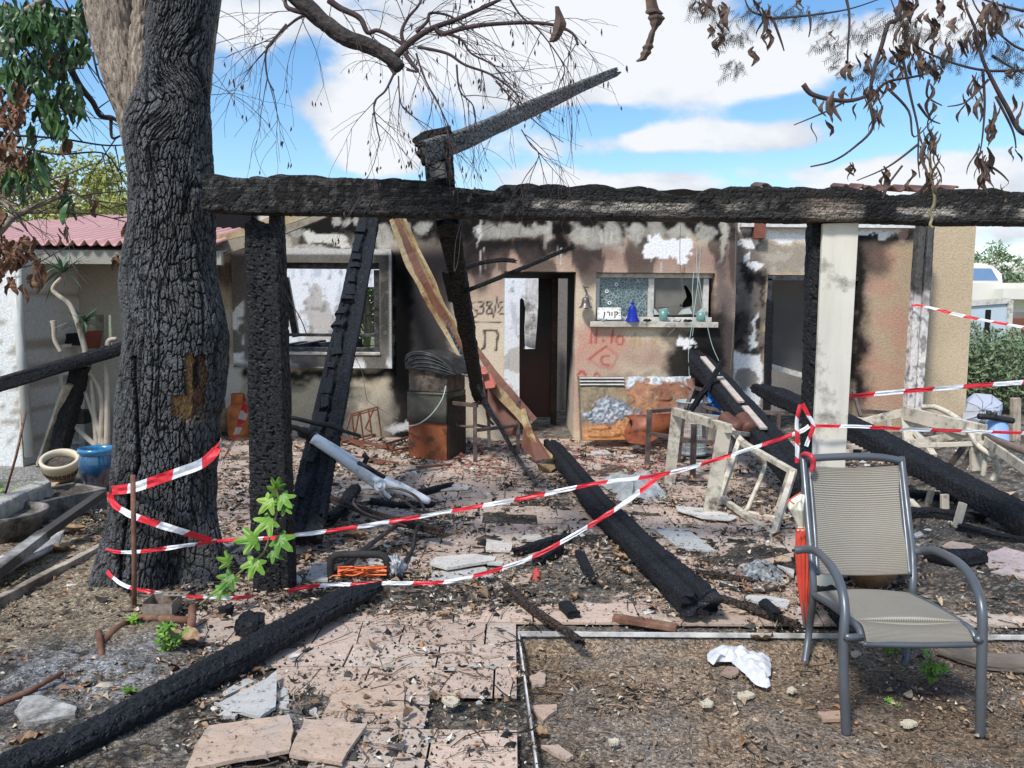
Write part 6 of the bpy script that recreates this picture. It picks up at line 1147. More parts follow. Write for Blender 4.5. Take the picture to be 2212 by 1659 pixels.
# ------------------------------------------------------------------ left annex
AY, AY2 = 8.9, 7.75
an = thing('white_annex', 'low white plastered annex with a pink corrugated roof at the left', 'outbuilding', tuple(at(140, 985, AY)))
def anp(P):
    n = fbm(P * 2, 4, 91); n2 = fbm(P * 14, 3, 92); c = np.tile(np.array((.50, .46, .38)), (len(P), 1)); m = (sst(n2, .5, .7) * .25)[:, None]; c = c * (1 - m) + np.array((.3, .27, .22)) * m; m = sst(.35 - P[:, 2] + n * .4, 0, .4)[:, None] * .4; return c * (1 - m) + np.array((.22, .20, .17)) * m
def anw(P):
    n = fbm(P * 16, 3, 93); c = np.tile(np.array((.74, .76, .75)), (len(P), 1)); m = (sst(n, .62, .68) * .7)[:, None]; c = c * (1 - m) + np.array((.25, .20, .14)) * m; e = (sst(P[:, 0], pX(34, AY2, 800), pX(39, AY2, 800)) * .4)[:, None]; return c * (1 - e) + np.array((.4, .33, .24)) * e
wall('back_wall', an, pX(20, AY), pX(300, AY), pZ(534, AY, 150) + .05, AY, .2, [(pX(205, AY), pX(240, AY), pZ(748, AY, 200), pZ(680, AY, 200))], anp, STUC, .05)
wall('lit_wall', an, pX(-500, AY2), pX(40, AY2, 800), pZ(545, AY2, 0), AY2, AY - AY2 - .003, [], anw, STUC, .05)
t = MT('faded_pink_roofing'); c = t.ramp(t.noise(1.1, 5, .6), [(.35, (.56, .31, .31)), (.6, (.62, .37, .33)), (.75, (.66, .45, .37))]); t.bump(t.noise(40, 5), .2, .003); ROOF = t.set(col=c, rough=.7)
ex0, ex1 = pX(-260, 8.0, 536), pX(470, 8.0, 536); ez = pZ(531, 8.05, 150); n = 420
tops = at(150, 461, 12.2); V = []; nr = 24
for j in range(nr + 1):
    t_a = j / nr
    for i in range(n + 1):
        x = lerp(ex0, ex1, i / n); y = lerp(8.02, 12.2, t_a); z = lerp(ez, tops.z, t_a); st3 = int(t_a * 2.999); V.append((x, y, z + .030 * math.cos(2 * math.pi * x / .122) - st3 * .035 + .035))
o = grid_obj('corrugated_roof', np.array(V), nr + 1, n + 1, ROOF, an); s = o.modifiers.new('t', 'SOLIDIFY'); s.thickness = .012
mb = MB(); mb.box(((ex0 + ex1) / 2, 8.12, ez - .11), (ex1 - ex0, .06, .14)); mb.build('fascia_board', pm('grey_beige_fascia', [(.3, (.26, .25, .21)), (.7, (.36, .34, .30))], 3, .7), an)
mb = MB(); mb.prism([Vector((ex0, 8.1, ez - .06)), Vector((ex1, 8.1, ez - .06)), Vector((ex1, AY, ez + .1)), Vector((ex0, AY, ez + .1))], (0, 0, .02)); mb.build('soffit', pm('soffit_board', [(.3, (.20, .19, .17)), (.7, (.30, .28, .25))], 3, .8), an)
q4 = lambda a, b, Y: at(a * .3001, 497.7 + b * .3, Y)
PIPE = pm('grey_white_downpipe', [(.3, (.42, .43, .41)), (.7, (.58, .58, .55))], 4, .5, 0, .1)
for L, rr in (([(100, 210), (155, 900), (215, 1630)], .045), ([(130, 210), (165, 900)], .03), ([(225, 180), (240, 900), (250, 1400)], .02)): mb = MB(); mb.tube([q4(a, b, 7.7 if rr > .025 else 8.85) for a, b in L], rr, 12); mb.build('downpipe', PIPE, an, smooth=True)
sh = thing('white_shelf', 'narrow white wooden shelf unit inside the shaded annex corner', 'shelf', tuple(q4(430, 1560, 8.5)))
for (a0, b0, a1, b1) in ((275, 830, 290, 1560), (432, 840, 425, 1560), (583, 830, 590, 1540), (350, 840, 355, 850)):
    mb = MB(); mb.bar(q4(a0, b0, 8.45 if a0 < 500 else 8.7), q4(a1, b1, 8.45 if a0 < 500 else 8.7), .05, .03, up=(0, 1, 0)); mb.build('upright', WHF, sh)
for v_s in (842, 1040, 1230, 1410, 1545): mb = MB(); mb.prism([q4(262, v_s, 8.44), q4(445, v_s + 4, 8.44), q4(598, v_s - 10, 8.75), q4(410, v_s - 12, 8.75)], (0, 0, .035)); mb.build('shelf_board', WHF, sh)
mb = MB(); mb.prism([q4(300, 822, 8.5), q4(580, 830, 8.6), q4(575, 765, 8.6), q4(520, 740, 8.6), q4(470, 745, 8.6), q4(460, 775, 8.6), q4(300, 755, 8.5)], (0, .2, 0)); lone(mb.build('burnt_box', CH_FLAT), 'black charred box on top of the white shelf', 'box')
mb = MB(); mb.box(q4(580, 1340, 8.3), (.16, .14, .15)); lone(mb.build('burnt_crate', CH_FLAT, bevel=.01), 'small black burnt crate behind the black prop post', 'crate')
# dracaena with pale twisted stems
PST = pm('pale_grey_stem', [(.3, (.34, .29, .23)), (.7, (.52, .46, .38))], 9, .8, 0, .4); GLF = pm('grey_green_strap_leaf', [(.3, (.05, .10, .045)), (.55, (.10, .17, .10)), (.75, (.24, .30, .22))], 7, .45); 
def strap(mb, p, d, L, w, droop=.5, n=7):
    d = d.normalized(); s = d.cross(Vector((0, 0, 1))); s = s.normalized() if s.length > .01 else Vector((1, 0, 0)); pts = []; q = p.copy()
    for k in range(n + 1):
        t = k / n; ww = w * (math.sin(math.pi * min(1, t * .85 + .15)) ** .7) * (1 - t * .6); pts += [q - s * ww / 2, q + s * ww / 2]; d = (d + Vector((0, 0, -droop / n))).normalized(); q = q + d * (L / n)
    mb.add(pts, [(2 * k, 2 * k + 1, 2 * k + 3, 2 * k + 2) for k in range(n)])
dp = thing('dracaena', 'tall potted dracaena with pale twisting bare stems in front of the shaded wall', 'plant', tuple(q4(740, 1640, 7.4)))
for L in ([(650, 1040), (620, 960), (612, 860), (575, 720), (535, 600), (490, 520), (420, 470), (382, 430), (395, 390), (440, 345)], [(725, 1560), (735, 1300), (720, 1150), (660, 1040), (640, 975)], [(770, 1560), (772, 1300), (765, 1050), (745, 965)], [(750, 1560), (700, 1400), (640, 1240), (610, 1160)], [(700, 1560), (680, 1330), (655, 1060)], [(700, 1560), (600, 1470), (525, 1400)], [(380, 650), (390, 700), (395, 790), (440, 880)], [(775, 830), (790, 790), (840, 780)]):
    mb = MB(); P = smooth_path([q4(a, b, 7.75) for a, b in L], 5); mb.tube(P, [.030 - .012 * k / len(P) for k in range(len(P))], 9); mb.build('stem', PST, dp, smooth=True)
r = random.Random(12)
for (a, b, nn, Ls, nm) in ((455, 300, 44, .55, 'leaf_tuft'), (610, 660, 34, .42, 'leaf_tuft')):
    mb = MB(); c = q4(a, b, 7.75)
    for k in range(nn): th = r.uniform(0, 6.28); up_ = r.uniform(-.25, 1.1); strap(mb, c, Vector((math.cos(th), math.sin(th) * .6, up_)), Ls * r.uniform(.5, 1), .030, r.uniform(.2, 1.3))
    mb.build(nm, GLF, dp)
mb = MB(); mb.lathe([(.001, 0), (.08, 0), (.11, .18), (.12, .19), (.001, .17)], q4(660, 850, 8.3), 20); lone(mb.build('flower_pot', pm('brown_red_pot', [(.3, (.12, .03, .02)), (.7, (.20, .06, .04))], 4, .7), smooth=True), 'brownish red flower pot on the shelf height behind the dracaena', 'flower pot')
# pots
def soilm(): return bpy.data.materials.get('potting_soil') or pm('potting_soil', [(.3, (.035, .028, .022)), (.6, (.10, .08, .065)), (.75, (.24, .21, .18))], 24, .95, 0, 1, bs=40, bd=.02)
bp = thing('blue_pot', 'large glazed blue ceramic pot just left of the burnt tree', 'plant pot', tuple(gp(214, 1062)))
t = MT('blue_glaze'); gz = NN('ShaderNodeSeparateXYZ'); nt.links.new(t.tc.outputs['Object'], gz.inputs[0]); c = t.ramp(M_('ADD', gz.outputs[2], M_('MULTIPLY', t.noise(7, 5), .12)), [(.22, (.005, .014, .035)), (.34, (.01, .08, .19)), (.48, (.02, .20, .42))]); BG = t.set(col=c, rough=.22, spec=.6, coat=.5)
sc_ = gp(208, 1062).y / FPX; Hh = 98 * sc_; Rr = 38 * sc_
mb = MB(); mb.lathe([(.001, 0), (Rr * .55, 0), (Rr * .72, Hh * .15), (Rr * .98, Hh * .5), (Rr * 1.0, Hh * .68), (Rr * .90, Hh * .84), (Rr * .90, Hh * .87), (Rr * 1.02, Hh * .90), (Rr * 1.04, Hh * .95), (Rr * 1.0, Hh), (Rr * .90, Hh), (Rr * .86, Hh * .9), (Rr * .86, Hh * .8)], (0, 0, 0), 48); rl('pot_body', mb, BG, bp, smooth=True)
mb = MB(); mb.lathe([(.001, Hh * .84), (Rr * .87, Hh * .83)], (0, 0, 0), 32); rl('soil', mb, soilm(), bp)
mb = MB(); r = random.Random(4)
for k in range(26): strap(mb, Vector((Rr * .3 + r.uniform(-.08, .08), r.uniform(-.1, .1), Hh * .84)), Vector((r.uniform(-1, 1), r.uniform(-1, 1), r.uniform(.2, .8))), r.uniform(.08, .22), .006, 1.0)
rl('grass_tuft', mb, GLF, bp)
bo = gp(122, 1046); bw = thing('bowl_planter', 'cream glazed bowl planter with key pattern, tipped towards the camera', 'planter', (bo.x, bo.y + .1, .02), rot=(math.radians(22), math.radians(8), 0)); s_ = bo.y / FPX; Rb = 39 * s_
t = MT('cream_tan_glaze'); gz = NN('ShaderNodeSeparateXYZ'); nt.links.new(t.tc.outputs['Object'], gz.inputs[0]); c = t.ramp(gz.outputs[2], [(.0, (.14, .08, .045)), (.08, (.34, .24, .15)), (.17, (.52, .42, .28)), (.2, (.62, .54, .40))]); BWM = t.set(col=c, rough=.4)
mb = MB(); mb.lathe([(.001, 0), (Rb * .6, 0), (Rb * .72, .05), (Rb * .9, .13), (Rb * .94, .18), (Rb * 1.0, .20), (Rb * 1.02, .225), (Rb * .98, .24), (Rb * .84, .235), (Rb * .80, .20), (Rb * .8, .17)], (0, 0, 0), 48); rl('bowl_body', mb, BWM, bw, smooth=True)
mb = MB(); mb.lathe([(.001, .185), (Rb * .82, .18)], (0, 0, 0), 32); rl('soil', mb, soilm(), bw)
mb = MB(); KM = pm('dark_brown_key_pattern', [(.3, (.05, .03, .02)), (.7, (.09, .05, .03))], 5, .5)
for k in range(14):
    a = -math.pi + k * math.pi / 13; rr = Rb * .875
    for (da, z0, da2, z1) in ((0, .09, .16, .09), (.16, .09, .16, .135), (.04, .135, .16, .135), (.04, .112, .04, .135), (.04, .112, .11, .112)):
        R1_, R2_ = Rb * (.60 + (z0 - 0) * 2.25), Rb * (.60 + z1 * 2.25); R1_ = Rb * np.interp(z0, [.05, .13], [.72, .90]) + .003; R2_ = Rb * np.interp(z1, [.05, .13], [.72, .90]) + .003
        mb.bar((R1_ * math.cos(a + da), R1_ * math.sin(a + da), z0), (R2_ * math.cos(a + da2) + 1e-4, R2_ * math.sin(a + da2), z1), .008, .006)
rl('key_pattern', mb, KM, bw)
mb = MB(); P = [gp(122, 1078, .02), gp(168, 1076, .02)]; mb.box(tuple(gp(104, 1058, .06)), (.14, .14, .10), Matrix.Rotation(.3, 3, 'Z')); lone(mb.build('brick', pm('tan_brick', [(.3, (.40, .24, .15)), (.7, (.52, .36, .24))], 6, .9, 0, .5), bevel=.006), 'tan brick beside the tipped bowl planter', 'brick')
# long trough planters
CON = pm('sooty_concrete', [(.3, (.12, .11, .095)), (.6, (.28, .26, .23))], 6, .9, 0, .5, dirt=((.04, .035, .03), .45, 4))
tr = thing('trough_planter', 'long weathered trough planter full of dead leaves, by the blue pot', 'planter', tuple(gp(110, 1150)))
A, B = gp(-30, 1138, .16), gp(200, 1062, .16); C_, D_2 = gp(60, 1062, .16), gp(190, 1048, .16)
def boxtrough(root, c0, c1, w0, h, th, mat):
    d = (c1 - c0).normalized(); s = d.cross(Vector((0, 0, 1))).normalized()
    for sg in (-1, 1): mb = MB(); mb.bar(c0 + s * sg * w0 / 2 + Vector((0, 0, h / 2)), c1 + s * sg * w0 * .5 + Vector((0, 0, h / 2)), th, h); mb.build('side', mat, root, bevel=.008)
    for c in (c0, c1): mb = MB(); mb.bar(c - s * (w0 / 2 - th) + Vector((0, 0, h / 2)), c + s * (w0 / 2 - th) + Vector((0, 0, h / 2)), th, h - .01); mb.build('end', mat, root, bevel=.008)
    V = []; r = random.Random(1)
    for i in range(41):
        for j in range(13):
            p = c0.lerp(c1, i / 40) + s * ((j / 12 - .5) * (w0 - th)); V.append((p.x, p.y, h * .8 + .05 * mno.noise(p * 6) + r.uniform(-.01, .015)))
    grid_obj('soil', np.array(V), 41, 13, soilm(), root, smooth=False)
boxtrough(tr, gp(-60, 1150, 0), gp(196, 1092, 0), .40, .17, .03, CON)
lg = beam('concrete_log', [gp(-40, 1120, .20), gp(30, 1085, .20), gp(92, 1058, .18)], .14, .14, pm('pitted_pale_cement', [(.3, (.22, .205, .18)), (.6, (.42, .40, .36))], 12, .9, 0, .8), K=36, amp=.004, rag=.012, seed=77); lone(lg, 'pale pitted cement log across the trough planter', 'cement log')
mb = MB(); mb.lathe([(.001, 0), (.20, 0), (.27, .16), (.29, .20), (.26, .20), (.25, .15), (.001, .15)], gp(5, 1165, .0), 32); lone(mb.build('stone_bowl', CON, smooth=True), 'shallow stone bowl cut by the left edge of the photo', 'bowl')
mb = MB(); mb.bar(gp(-30, 1252, .14), gp(95, 1155, .16), .07, .06); mb.bar(gp(95, 1155, .16), gp(218, 1068, .2), .06, .05); lone(mb.build('edge_rail', pm('half_burnt_white_rail', [(.3, (.02, .02, .02)), (.55, (.06, .055, .05)), (.68, (.42, .42, .40))], 1.6, .7, 0, .3)), 'half burnt white rail running along the trough planter', 'rail')
WSH = pm('white_cement_sheet', [(.3, (.46, .46, .45)), (.6, (.68, .69, .70))], 4, .85, 0, .4, dirt=((.16, .14, .12), .40, 3)); n = 40
A, B, C2, D2 = gp(-60, 1290, .05), gp(100, 1190, .07), gp(148, 1140, .10), gp(-60, 1218, .10)
V = []
for j in range(9):
    for i in range(31):
        a, b = i / 30, j / 8; p = A.lerp(B, a).lerp(D2.lerp(C2, a), b); V.append((p.x, p.y, .07 + .03 * math.sin(b * 9) + .02 * mno.noise(p * 4)))
o = grid_obj('cement_sheet', np.array(V), 9, 31, WSH); s = o.modifiers.new('t', 'SOLIDIFY'); s.thickness = .012; lone(o, 'broken white corrugated cement sheet leaning low at the left edge', 'cement sheet')
mb = MB(); mb.bar(gp(-40, 1322, .02), gp(130, 1232, .03), .05, .07); mb.bar(gp(130, 1232, .03), gp(246, 1170, .02), .05, .06); lone(mb.build('timber_edging', WOODP, bevel=.005), 'weathered timber edging board beside the wood chips', 'board')
# ------------------------------------------------------------------ window sill things, hanging bell
hb = thing('hanging_bell', 'small grey metal bell hanging on the wall left of the window', 'bell', tuple(at(1265, 667, HY - .10)))
BM = pm('aged_grey_bronze', [(.3, (.10, .085, .08)), (.7, (.19, .165, .155))], 7, .4, .5, .1); k_ = HY / FPX
mb = MB(); mb.lathe([(14.5 * k_, 2 * k_), (14 * k_, 3.5 * k_), (10 * k_, 7 * k_), (8.4 * k_, 14 * k_), (7.2 * k_, 21 * k_), (5 * k_, 24 * k_), (.001, 25 * k_)], (0, 0, 0), 32); rl('bell_body', mb, BM, hb, smooth=True)
mb = MB(); mb.lathe([(.001, 0), (.02, .004), (.022, .02), (.001, .04)], (0, 0, -.004), 12); rl('clapper', mb, BM, hb, smooth=True)
mb = MB(); mb.tube(smooth_path([at(1264, 641, HY - .1), at(1268, 632, HY - .1), at(1264, 624, HY - .1), at(1263, 619, HY - .08)], 5), .008, 6); mb.build('hook', BM, hb)
mb = MB(); mb.bar(at(1262, 620, HY + .01), at(1262, 621, HY - .1), .015, .015); mb.tube([at(1260, 618, HY - .05), at(1270, 621, HY - .1)], .01, 6); mb.build('bracket', BM, hb)
SY = HY - .03
sg = thing('name_sign', 'white floral ceramic name plate with black handwriting, leaning in the window', 'sign', tuple(at(1316, 692, SY)))
a, b, c, d = at(1291, 691, SY - .015), at(1341.5, 690, SY - .015), at(1341, 664.5, SY + .03), at(1290.5, 664.5, SY + .03)
mb = MB(); mb.prism([a, b, c, d], (0, .014, 0)); mb.build('plate', pm('white_ceramic', [(.3, (.72, .72, .68)), (.7, (.84, .84, .80))], 3, .3), sg, bevel=.003)
def onp(x, y, o=-.003): p = d.lerp(c, x).lerp(a.lerp(b, x), y); return p + Vector((0, o, 0))
ink = pm('black_ink', [(.3, (.01, .01, .01)), (.7, (.02, .02, .02))], 3, .5)
let = [[[(.87, .36), (.72, .36)], [(.70, .34), (.72, .50), (.78, .62)], [(.84, .50), (.84, .82)]],   # kof
       [[(.60, .36), (.62, .40), (.61, .66)]], [[(.40, .36), (.50, .36), (.52, .46), (.50, .66)]], [[(.27, .36), (.31, .38), (.29, .60), (.25, .86)]]]
let[0] = [[(.70, .36), (.84, .36), (.87, .42), (.80, .62)], [(.74, .46), (.74, .84)]]
for L in let:
    mb = MB()
    for s in L: mb.tube([onp(x, y) for x, y in s], .0065, 6)
    mb.build('letter', ink, sg)
mb = MB(); r = random.Random(6)
for k in range(46):
    e = r.choice('tblr'); x, y = (r.uniform(.03, .97), r.uniform(.04, .16)) if e == 't' else (r.uniform(.03, .97), r.uniform(.84, .96)) if e == 'b' else (r.uniform(.02, .09), r.uniform(.05, .95)) if e == 'l' else (r.uniform(.91, .98), r.uniform(.05, .95))
    p = onp(x, y, -.002); s = r.uniform(.005, .010); mb.add([p + Vector((-s, 0, 0)), p + Vector((0, 0, -s * .6)), p + Vector((s, 0, 0)), p + Vector((0, 0, s * .6))], [(0, 1, 2, 3)])
mb.build('floral_border', pm('olive_floral_print', [(.35, (.12, .17, .08)), (.6, (.35, .36, .18)), (.75, (.18, .2, .32))], 30, .5), sg)
t = MT('cobalt_blue_glass'); BLG = t.set(col=(.015, .035, .55, 1), rough=.06, trans=.55, ior=1.45, spec=.8)
mb = MB(); z0 = at(1366, 692, SY).z - SILLZ; bx = at(1366, 692, SY); S_ = k_
mb.lathe([(16.5 * S_, 0), (16 * S_, 2 * S_), (11 * S_, 9 * S_), (9.5 * S_, 20 * S_), (8.5 * S_, 28 * S_), (5 * S_, 33 * S_), (2.2 * S_, 35 * S_), (3.4 * S_, 38 * S_), (3.6 * S_, 40 * S_), (2 * S_, 42 * S_), (.001, 42.4 * S_)], (bx.x, SY, SILLZ), 36); lone(mb.build('glass_bell', BLG, smooth=True), 'cobalt blue glass bell standing on the window sill', 'glass bell')
t = MT('sea_green_glass'); SGG = t.set(col=t.ramp(t.noise(20, 4), [(.4, (.10, .36, .34)), (.65, (.30, .38, .34))]), rough=.3, trans=.3, ior=1.4)
for u_, w_, h_, lb in ((1433, 10.5, 27, 'sooty sea-green glass cup on the sill below the broken pane'), (1514, 11.5, 22, 'wider sea-green glass cup at the right end of the sill')):
    mb = MB(); mb.lathe([(.001, .01), (w_ * .75 * S_, .01), (w_ * .8 * S_, .02), (w_ * S_, h_ * S_), (w_ * .94 * S_, h_ * S_), (w_ * .7 * S_, .03), (.001, .03)], (at(u_, 690, SY).x, SY, SILLZ), 28); lone(mb.build('glass_cup', SGG, smooth=True), lb, 'cup')
r = random.Random(3)
for k, (u_, lb) in enumerate(((1302, 'small curled foil scrap in front of the name plate'), (1398, 'black flake of burnt plaster between the blue bell and the first cup'), (1462, 'silvery scrap between the two glass cups'), (1485, 'dark soot flake left of the right cup'))):
    crumple('soot_scrap', lb, 'scrap', (at(u_, 690, SY - .02).x, SY - .03, SILLZ + .015), (.055, .03, .018), ASHP if k in (0, 2) else CH_FLAT, k, .5, 12, 12)
# wires
WIRE = pm('pale_green_wire', [(.3, (.30, .42, .40)), (.7, (.50, .62, .58))], 5, .5); WIRD = pm('sooty_wire', [(.3, (.10, .09, .085)), (.7, (.22, .19, .17))], 5, .6)
def wire(lb, L, m=WIRD, rr=.004, Y=None): mb = MB(); P = [at(*p) for p in L]; mb.tube(smooth_path(P, 5), rr, 5); return lone(mb.build('wire', m), lb, 'wire')
w7 = lambda L, Y: [(1216.6 + a * .3, 497.7 + b * .3, Y) for a, b in L]
wire('dark hanging wire crossing the top middle of the right window', w7([(845, -40), (840, 200), (855, 380), (868, 470), (850, 560)], 9.4))
wire('pale green wire hanging in front of the right cup', w7([(990, 100), (975, 330), (940, 600), (915, 760), (902, 900), (910, 1080)], 9.3), WIRE)
wire('pale wire crossing the window frame on the right and ending near the charred beam', w7([(975, 330), (1000, 480), (1030, 650), (1070, 820), (1120, 940)], 9.3), WIRE)
wire('second pale wire beside the broken pane', w7([(940, 300), (930, 450), (940, 640), (930, 760)], 9.35), WIRE)
wire('short curled wire under the window sill', w7([(805, 670), (800, 710), (760, 750), (745, 800)], 9.5)); wire('thin grey wire on the right half of the window', w7([(960, 130), (965, 330), (990, 520), (1045, 660)], 9.4), WIRE, .003)
wire('thin dark wire hanging past the wall edge right of the window', w7([(1245, -30), (1240, 200), (1225, 700), (1205, 1000)], 9.7))
wire('thin wire hanging from the pergola in front of the left window', [(614, 460, 5), (609, 560, 5.2), (612, 620, 5.4), (650, 690, 6), (663, 725, 6.2)]); wire('green wire curling from the barbecue lid to the ground', [(963, 834, 8.1), (955, 862, 8.0), (932, 895, 8.0), (905, 915, 8.1), (876, 922, 8.3)], WIRE, .006)
wire('grey wire hanging from the wall past the surround into the wall hole', [(750, 742, 9.5), (781, 800, 9.6), (790, 850, 9.6), (800, 870, 9.7), (860, 905, 9.5)]); wire('looped wires dangling in front of the black brace', [(1000, 470, 4.3), (985, 520, 4.3), (981, 585, 4.3), (990, 560, 4.3), (995, 500, 4.3)], WIRD, .002)
# terracotta roof remains on the right wall top
RT = pm('sooty_roof_tile', [(.3, (.06, .035, .035)), (.6, (.14, .07, .06)), (.8, (.42, .24, .16))], 3, .8, 0, .3)
def rtile(u0, u1, v0, Y, amp, lb, per=40, h=12, lab='roof tile'):
    V = []; n = 40
    for j in range(5):
        for i in range(n + 1):
            u_ = lerp(u0, u1, i / n); p = at(u_, v0 - amp * (math.sin((u_ - u0) / per * 2 * math.pi) * .5 + .5), Y); V.append((p.x, Y + j * .1, p.z + j * .02))
    o = grid_obj('roof_tile', np.array(V), 5, n + 1, RT); s = o.modifiers.new('t', 'SOLIDIFY'); s.thickness = .02; return lone(o, lb, lab, 'curled roof tiles left on the right wall')
RY_ = RY + .1
rtile(1640, 1682, 409, RY_, 14, 'dark curled roof tile standing alone above the white patch of wall', 55); rtile(1818, 1866, 411, RY_, 14, 'dark roof tile right above the head of the white post', 40); rtile(1866, 1915, 411, RY_, 11, 'curled sooty roof tile next to the right of the post head', 46)
rtile(1918, 1990, 412, RY_, 12, 'wavy sooty roof tile with dead leaves hanging before it', 36); rtile(1990, 2072, 413, RY_, 12, 'wavy brown roof tile at the right end of the row', 34)
# trim the red strip and pale patch
mb = MB(); mb.bar(at(2065, 412, RY_ + .3), at(2115, 411, RY_ + .3), .1, .03); lone(mb.build('ridge_strip', pm('red_ridge_metal', [(.3, (.30, .06, .07)), (.7, (.40, .10, .10))], 4, .6)), 'dark red metal strip on the roof line at the far right', 'roof strip')
# ------------------------------------------------------------------ loose slabs, cloths, litter
def slab(L, label, z=.012, mat=TILEW, th=.014, tilt=0, col=(.46, .445, .42), cat='broken tile', name='broken_tile'):
    P = [gp(u, v, z) for u, v in L]
    for i, p in enumerate(P): p.z += tilt * (i % 2) * .01 + tilt * .012 * (p.y - P[0].y) * 5
    P = ragged(P, .004, 4, len(label)); mb = MB(); mb.prism([p - Vector((0, 0, th)) for p in P], (0, 0, th), col); return lone(mb.build(name, mat, origin=tuple(gp(*L[0], 0))), label, cat)
ql = lambda L: [(x * .5, 1216.6 + y * .5) for x, y in L]
PK = (.46, .345, .265); WT = (.44, .435, .42)
slab(ql([(905, 700), (1250, 662), (1268, 720), (1250, 805), (800, 880), (840, 790)]), 'large loose pink tile at bottom centre-left with a smaller one to its right', .035, TILE, .014, .5, PK)
slab(ql([(1315, 672), (1585, 700), (1475, 850), (1250, 822)]), 'loose four-cornered pink tile tilted beside the large one at the bottom', .035, TILE, .014, .5, PK)
slab(ql([(1000, 640), (1195, 478), (1190, 620), (1125, 668), (925, 600)]), 'grey-white broken triangle of tile above the two loose pink ones', .03, TILEW, .014, .6, WT)
slab(ql([(960, 560), (1070, 490), (1110, 505), (970, 575)]), 'narrow grey tile splinter half under the white triangle', .012, col=WT); slab(ql([(1200, 530), (1240, 540), (1250, 630), (1190, 625)]), 'thin grey tile splinter right of the white triangle', .012, col=WT)
slab(ql([(940, 655), (985, 622), (1030, 640), (1015, 662)]), 'small white tile chip below the white triangle', .02, col=WT); slab(ql([(1335, 635), (1365, 622), (1378, 668)]), 'tiny grey tile chip above the tilted pink tile', .015, col=WT)
slab(ql([(60, 640), (100, 585), (170, 572), (330, 625), (325, 655), (110, 690)]), 'lumpy white plaster slab on the ashes at the left edge', .04, pm('white_plaster', [(.3, (.26, .26, .25)), (.7, (.48, .48, .46))], 7, .9, 0, .8, dirt=((.13, .115, .10), .42, 9)), .03, .5, cat='plaster slab', name='plaster_slab')
slab(ql([(1430, 640), (1420, 590), (1455, 520), (1475, 508), (1740, 505), (1750, 630)]), 'pink tile with a missing corner above the gap in the paving', .012, TILE, col=PK)
slab(ql([(-40, 425), (140, 425), (60, 490), (-40, 500)]), 'pink tile piece on the soil at the left edge below the wood chips', .015, TILE, col=PK)
qf2 = lambda L: [(497.7 + a * .3, 884.8 + b * .3) for a, b in L]
WH2 = (.52, .50, .46)
slab(qf2([(1435, 1105), (1480, 1065), (1750, 1040), (1915, 1065), (1900, 1085), (1560, 1140)]), 'pale speckled tile with pointed end right of the orange cord', .05, TILEW, .016, .3, WH2); slab(qf2([(1450, 1185), (1470, 1160), (1830, 1130), (1900, 1195), (1600, 1240), (1450, 1225)]), 'grey tile lying under the pale pointed tile', .02, TILEW, .014, 0, WT)
slab(qf2([(1850, 1105), (1870, 1085), (1970, 1090), (1960, 1110)]), 'small pale tile fragment at the tip of the pointed tile', .04, TILEW, col=WH2); slab(qf2([(1845, 930), (2028, 960), (2020, 1015), (1840, 1010)]), 'square pale tile piece in front of the charred lump', .02, TILEW, col=(.56, .52, .47))
slab(qf2([(540, 1220), (610, 1090), (700, 1120), (700, 1230)]), 'grey tile wedge left of the cord winder', .015, TILEW, col=WT); slab(qf2([(430, 1150), (515, 1215), (500, 1240), (430, 1235)]), 'white tile corner just right of the charred post foot', .02, TILEW, col=WH2); slab(qf2([(960, 1060), (1150, 1050), (1160, 1110), (1000, 1110)]), 'white tile piece behind the cord winder handle', .015, TILEW, col=WH2)
slab(qf2([(1370, 575), (1590, 535), (1730, 545), (1710, 570), (1450, 580)]), 'narrow white slat beside the charred slab near the bicycle', .02, WHF, .012, cat='slat', name='slat_piece')
slab(qf2([(745, 595), (820, 572), (845, 580), (770, 600)]), 'small white splinter under the bicycle frame', .02, WHF, cat='splinter', name='white_splinter'); slab(qf2([(920, 545), (1010, 538), (1030, 560), (930, 570)]), 'white chip below the bicycle bottom bracket', .02, WHF, cat='splinter', name='white_splinter')
qc = lambda L: [(1050.7 + a / 3, 829.5 + b / 3) for a, b in L]
slab(qc([(1085, 935), (1290, 935), (1490, 1080), (1250, 1065)]), 'grey speckled tile lying right of the grooved beam middle', .02, TILEW, col=(.44, .45, .44)); slab(qc([(1200, 1110), (1360, 1120), (1330, 1185), (1230, 1165)]), 'pink tile piece just below the grey speckled tile', .012, TILE, col=PK)
slab(qc([(1225, 790), (1440, 805), (1630, 860), (1580, 885), (1400, 870), (1240, 820)]), 'torn white sheet piece under the tipped cream chair', .03, WHF, .006, cat='sheet piece', name='sheet_piece'); slab(qc([(1670, 1385), (1700, 1365), (1850, 1375), (1965, 1400), (1950, 1445), (1800, 1420)]), 'white tile slab left of the umbrella tip', .03, TILEW, col=(.50, .50, .49))
slab(qc([(1885, 1170), (1991, 1200), (1991, 1245)]), 'pointed white tile splinter beside the red umbrella', .04, TILEW, col=WH2); slab(qc([(625, 435), (780, 428), (810, 450), (650, 458)]), 'pale broken tile on the brick dust before the fridge panel', .02, WHF, name='broken_tile', cat='broken tile'); slab(qc([(885, 460), (975, 455), (970, 468), (890, 466)]), 'thin pale sliver on the brick dust', .02, WHF, name='sliver', cat='sliver')
slab(qc([(215, 1010), (240, 980), (330, 970), (385, 1000), (370, 1010)]), 'half-round pale tile piece above the charred lump', .03, TILEW, col=(.46, .44, .40)); slab(qc([(190, 1250), (240, 1225), (300, 1230), (270, 1280), (150, 1300)]), 'small pink tile triangle beside the red rag', .02, TILE, col=PK)
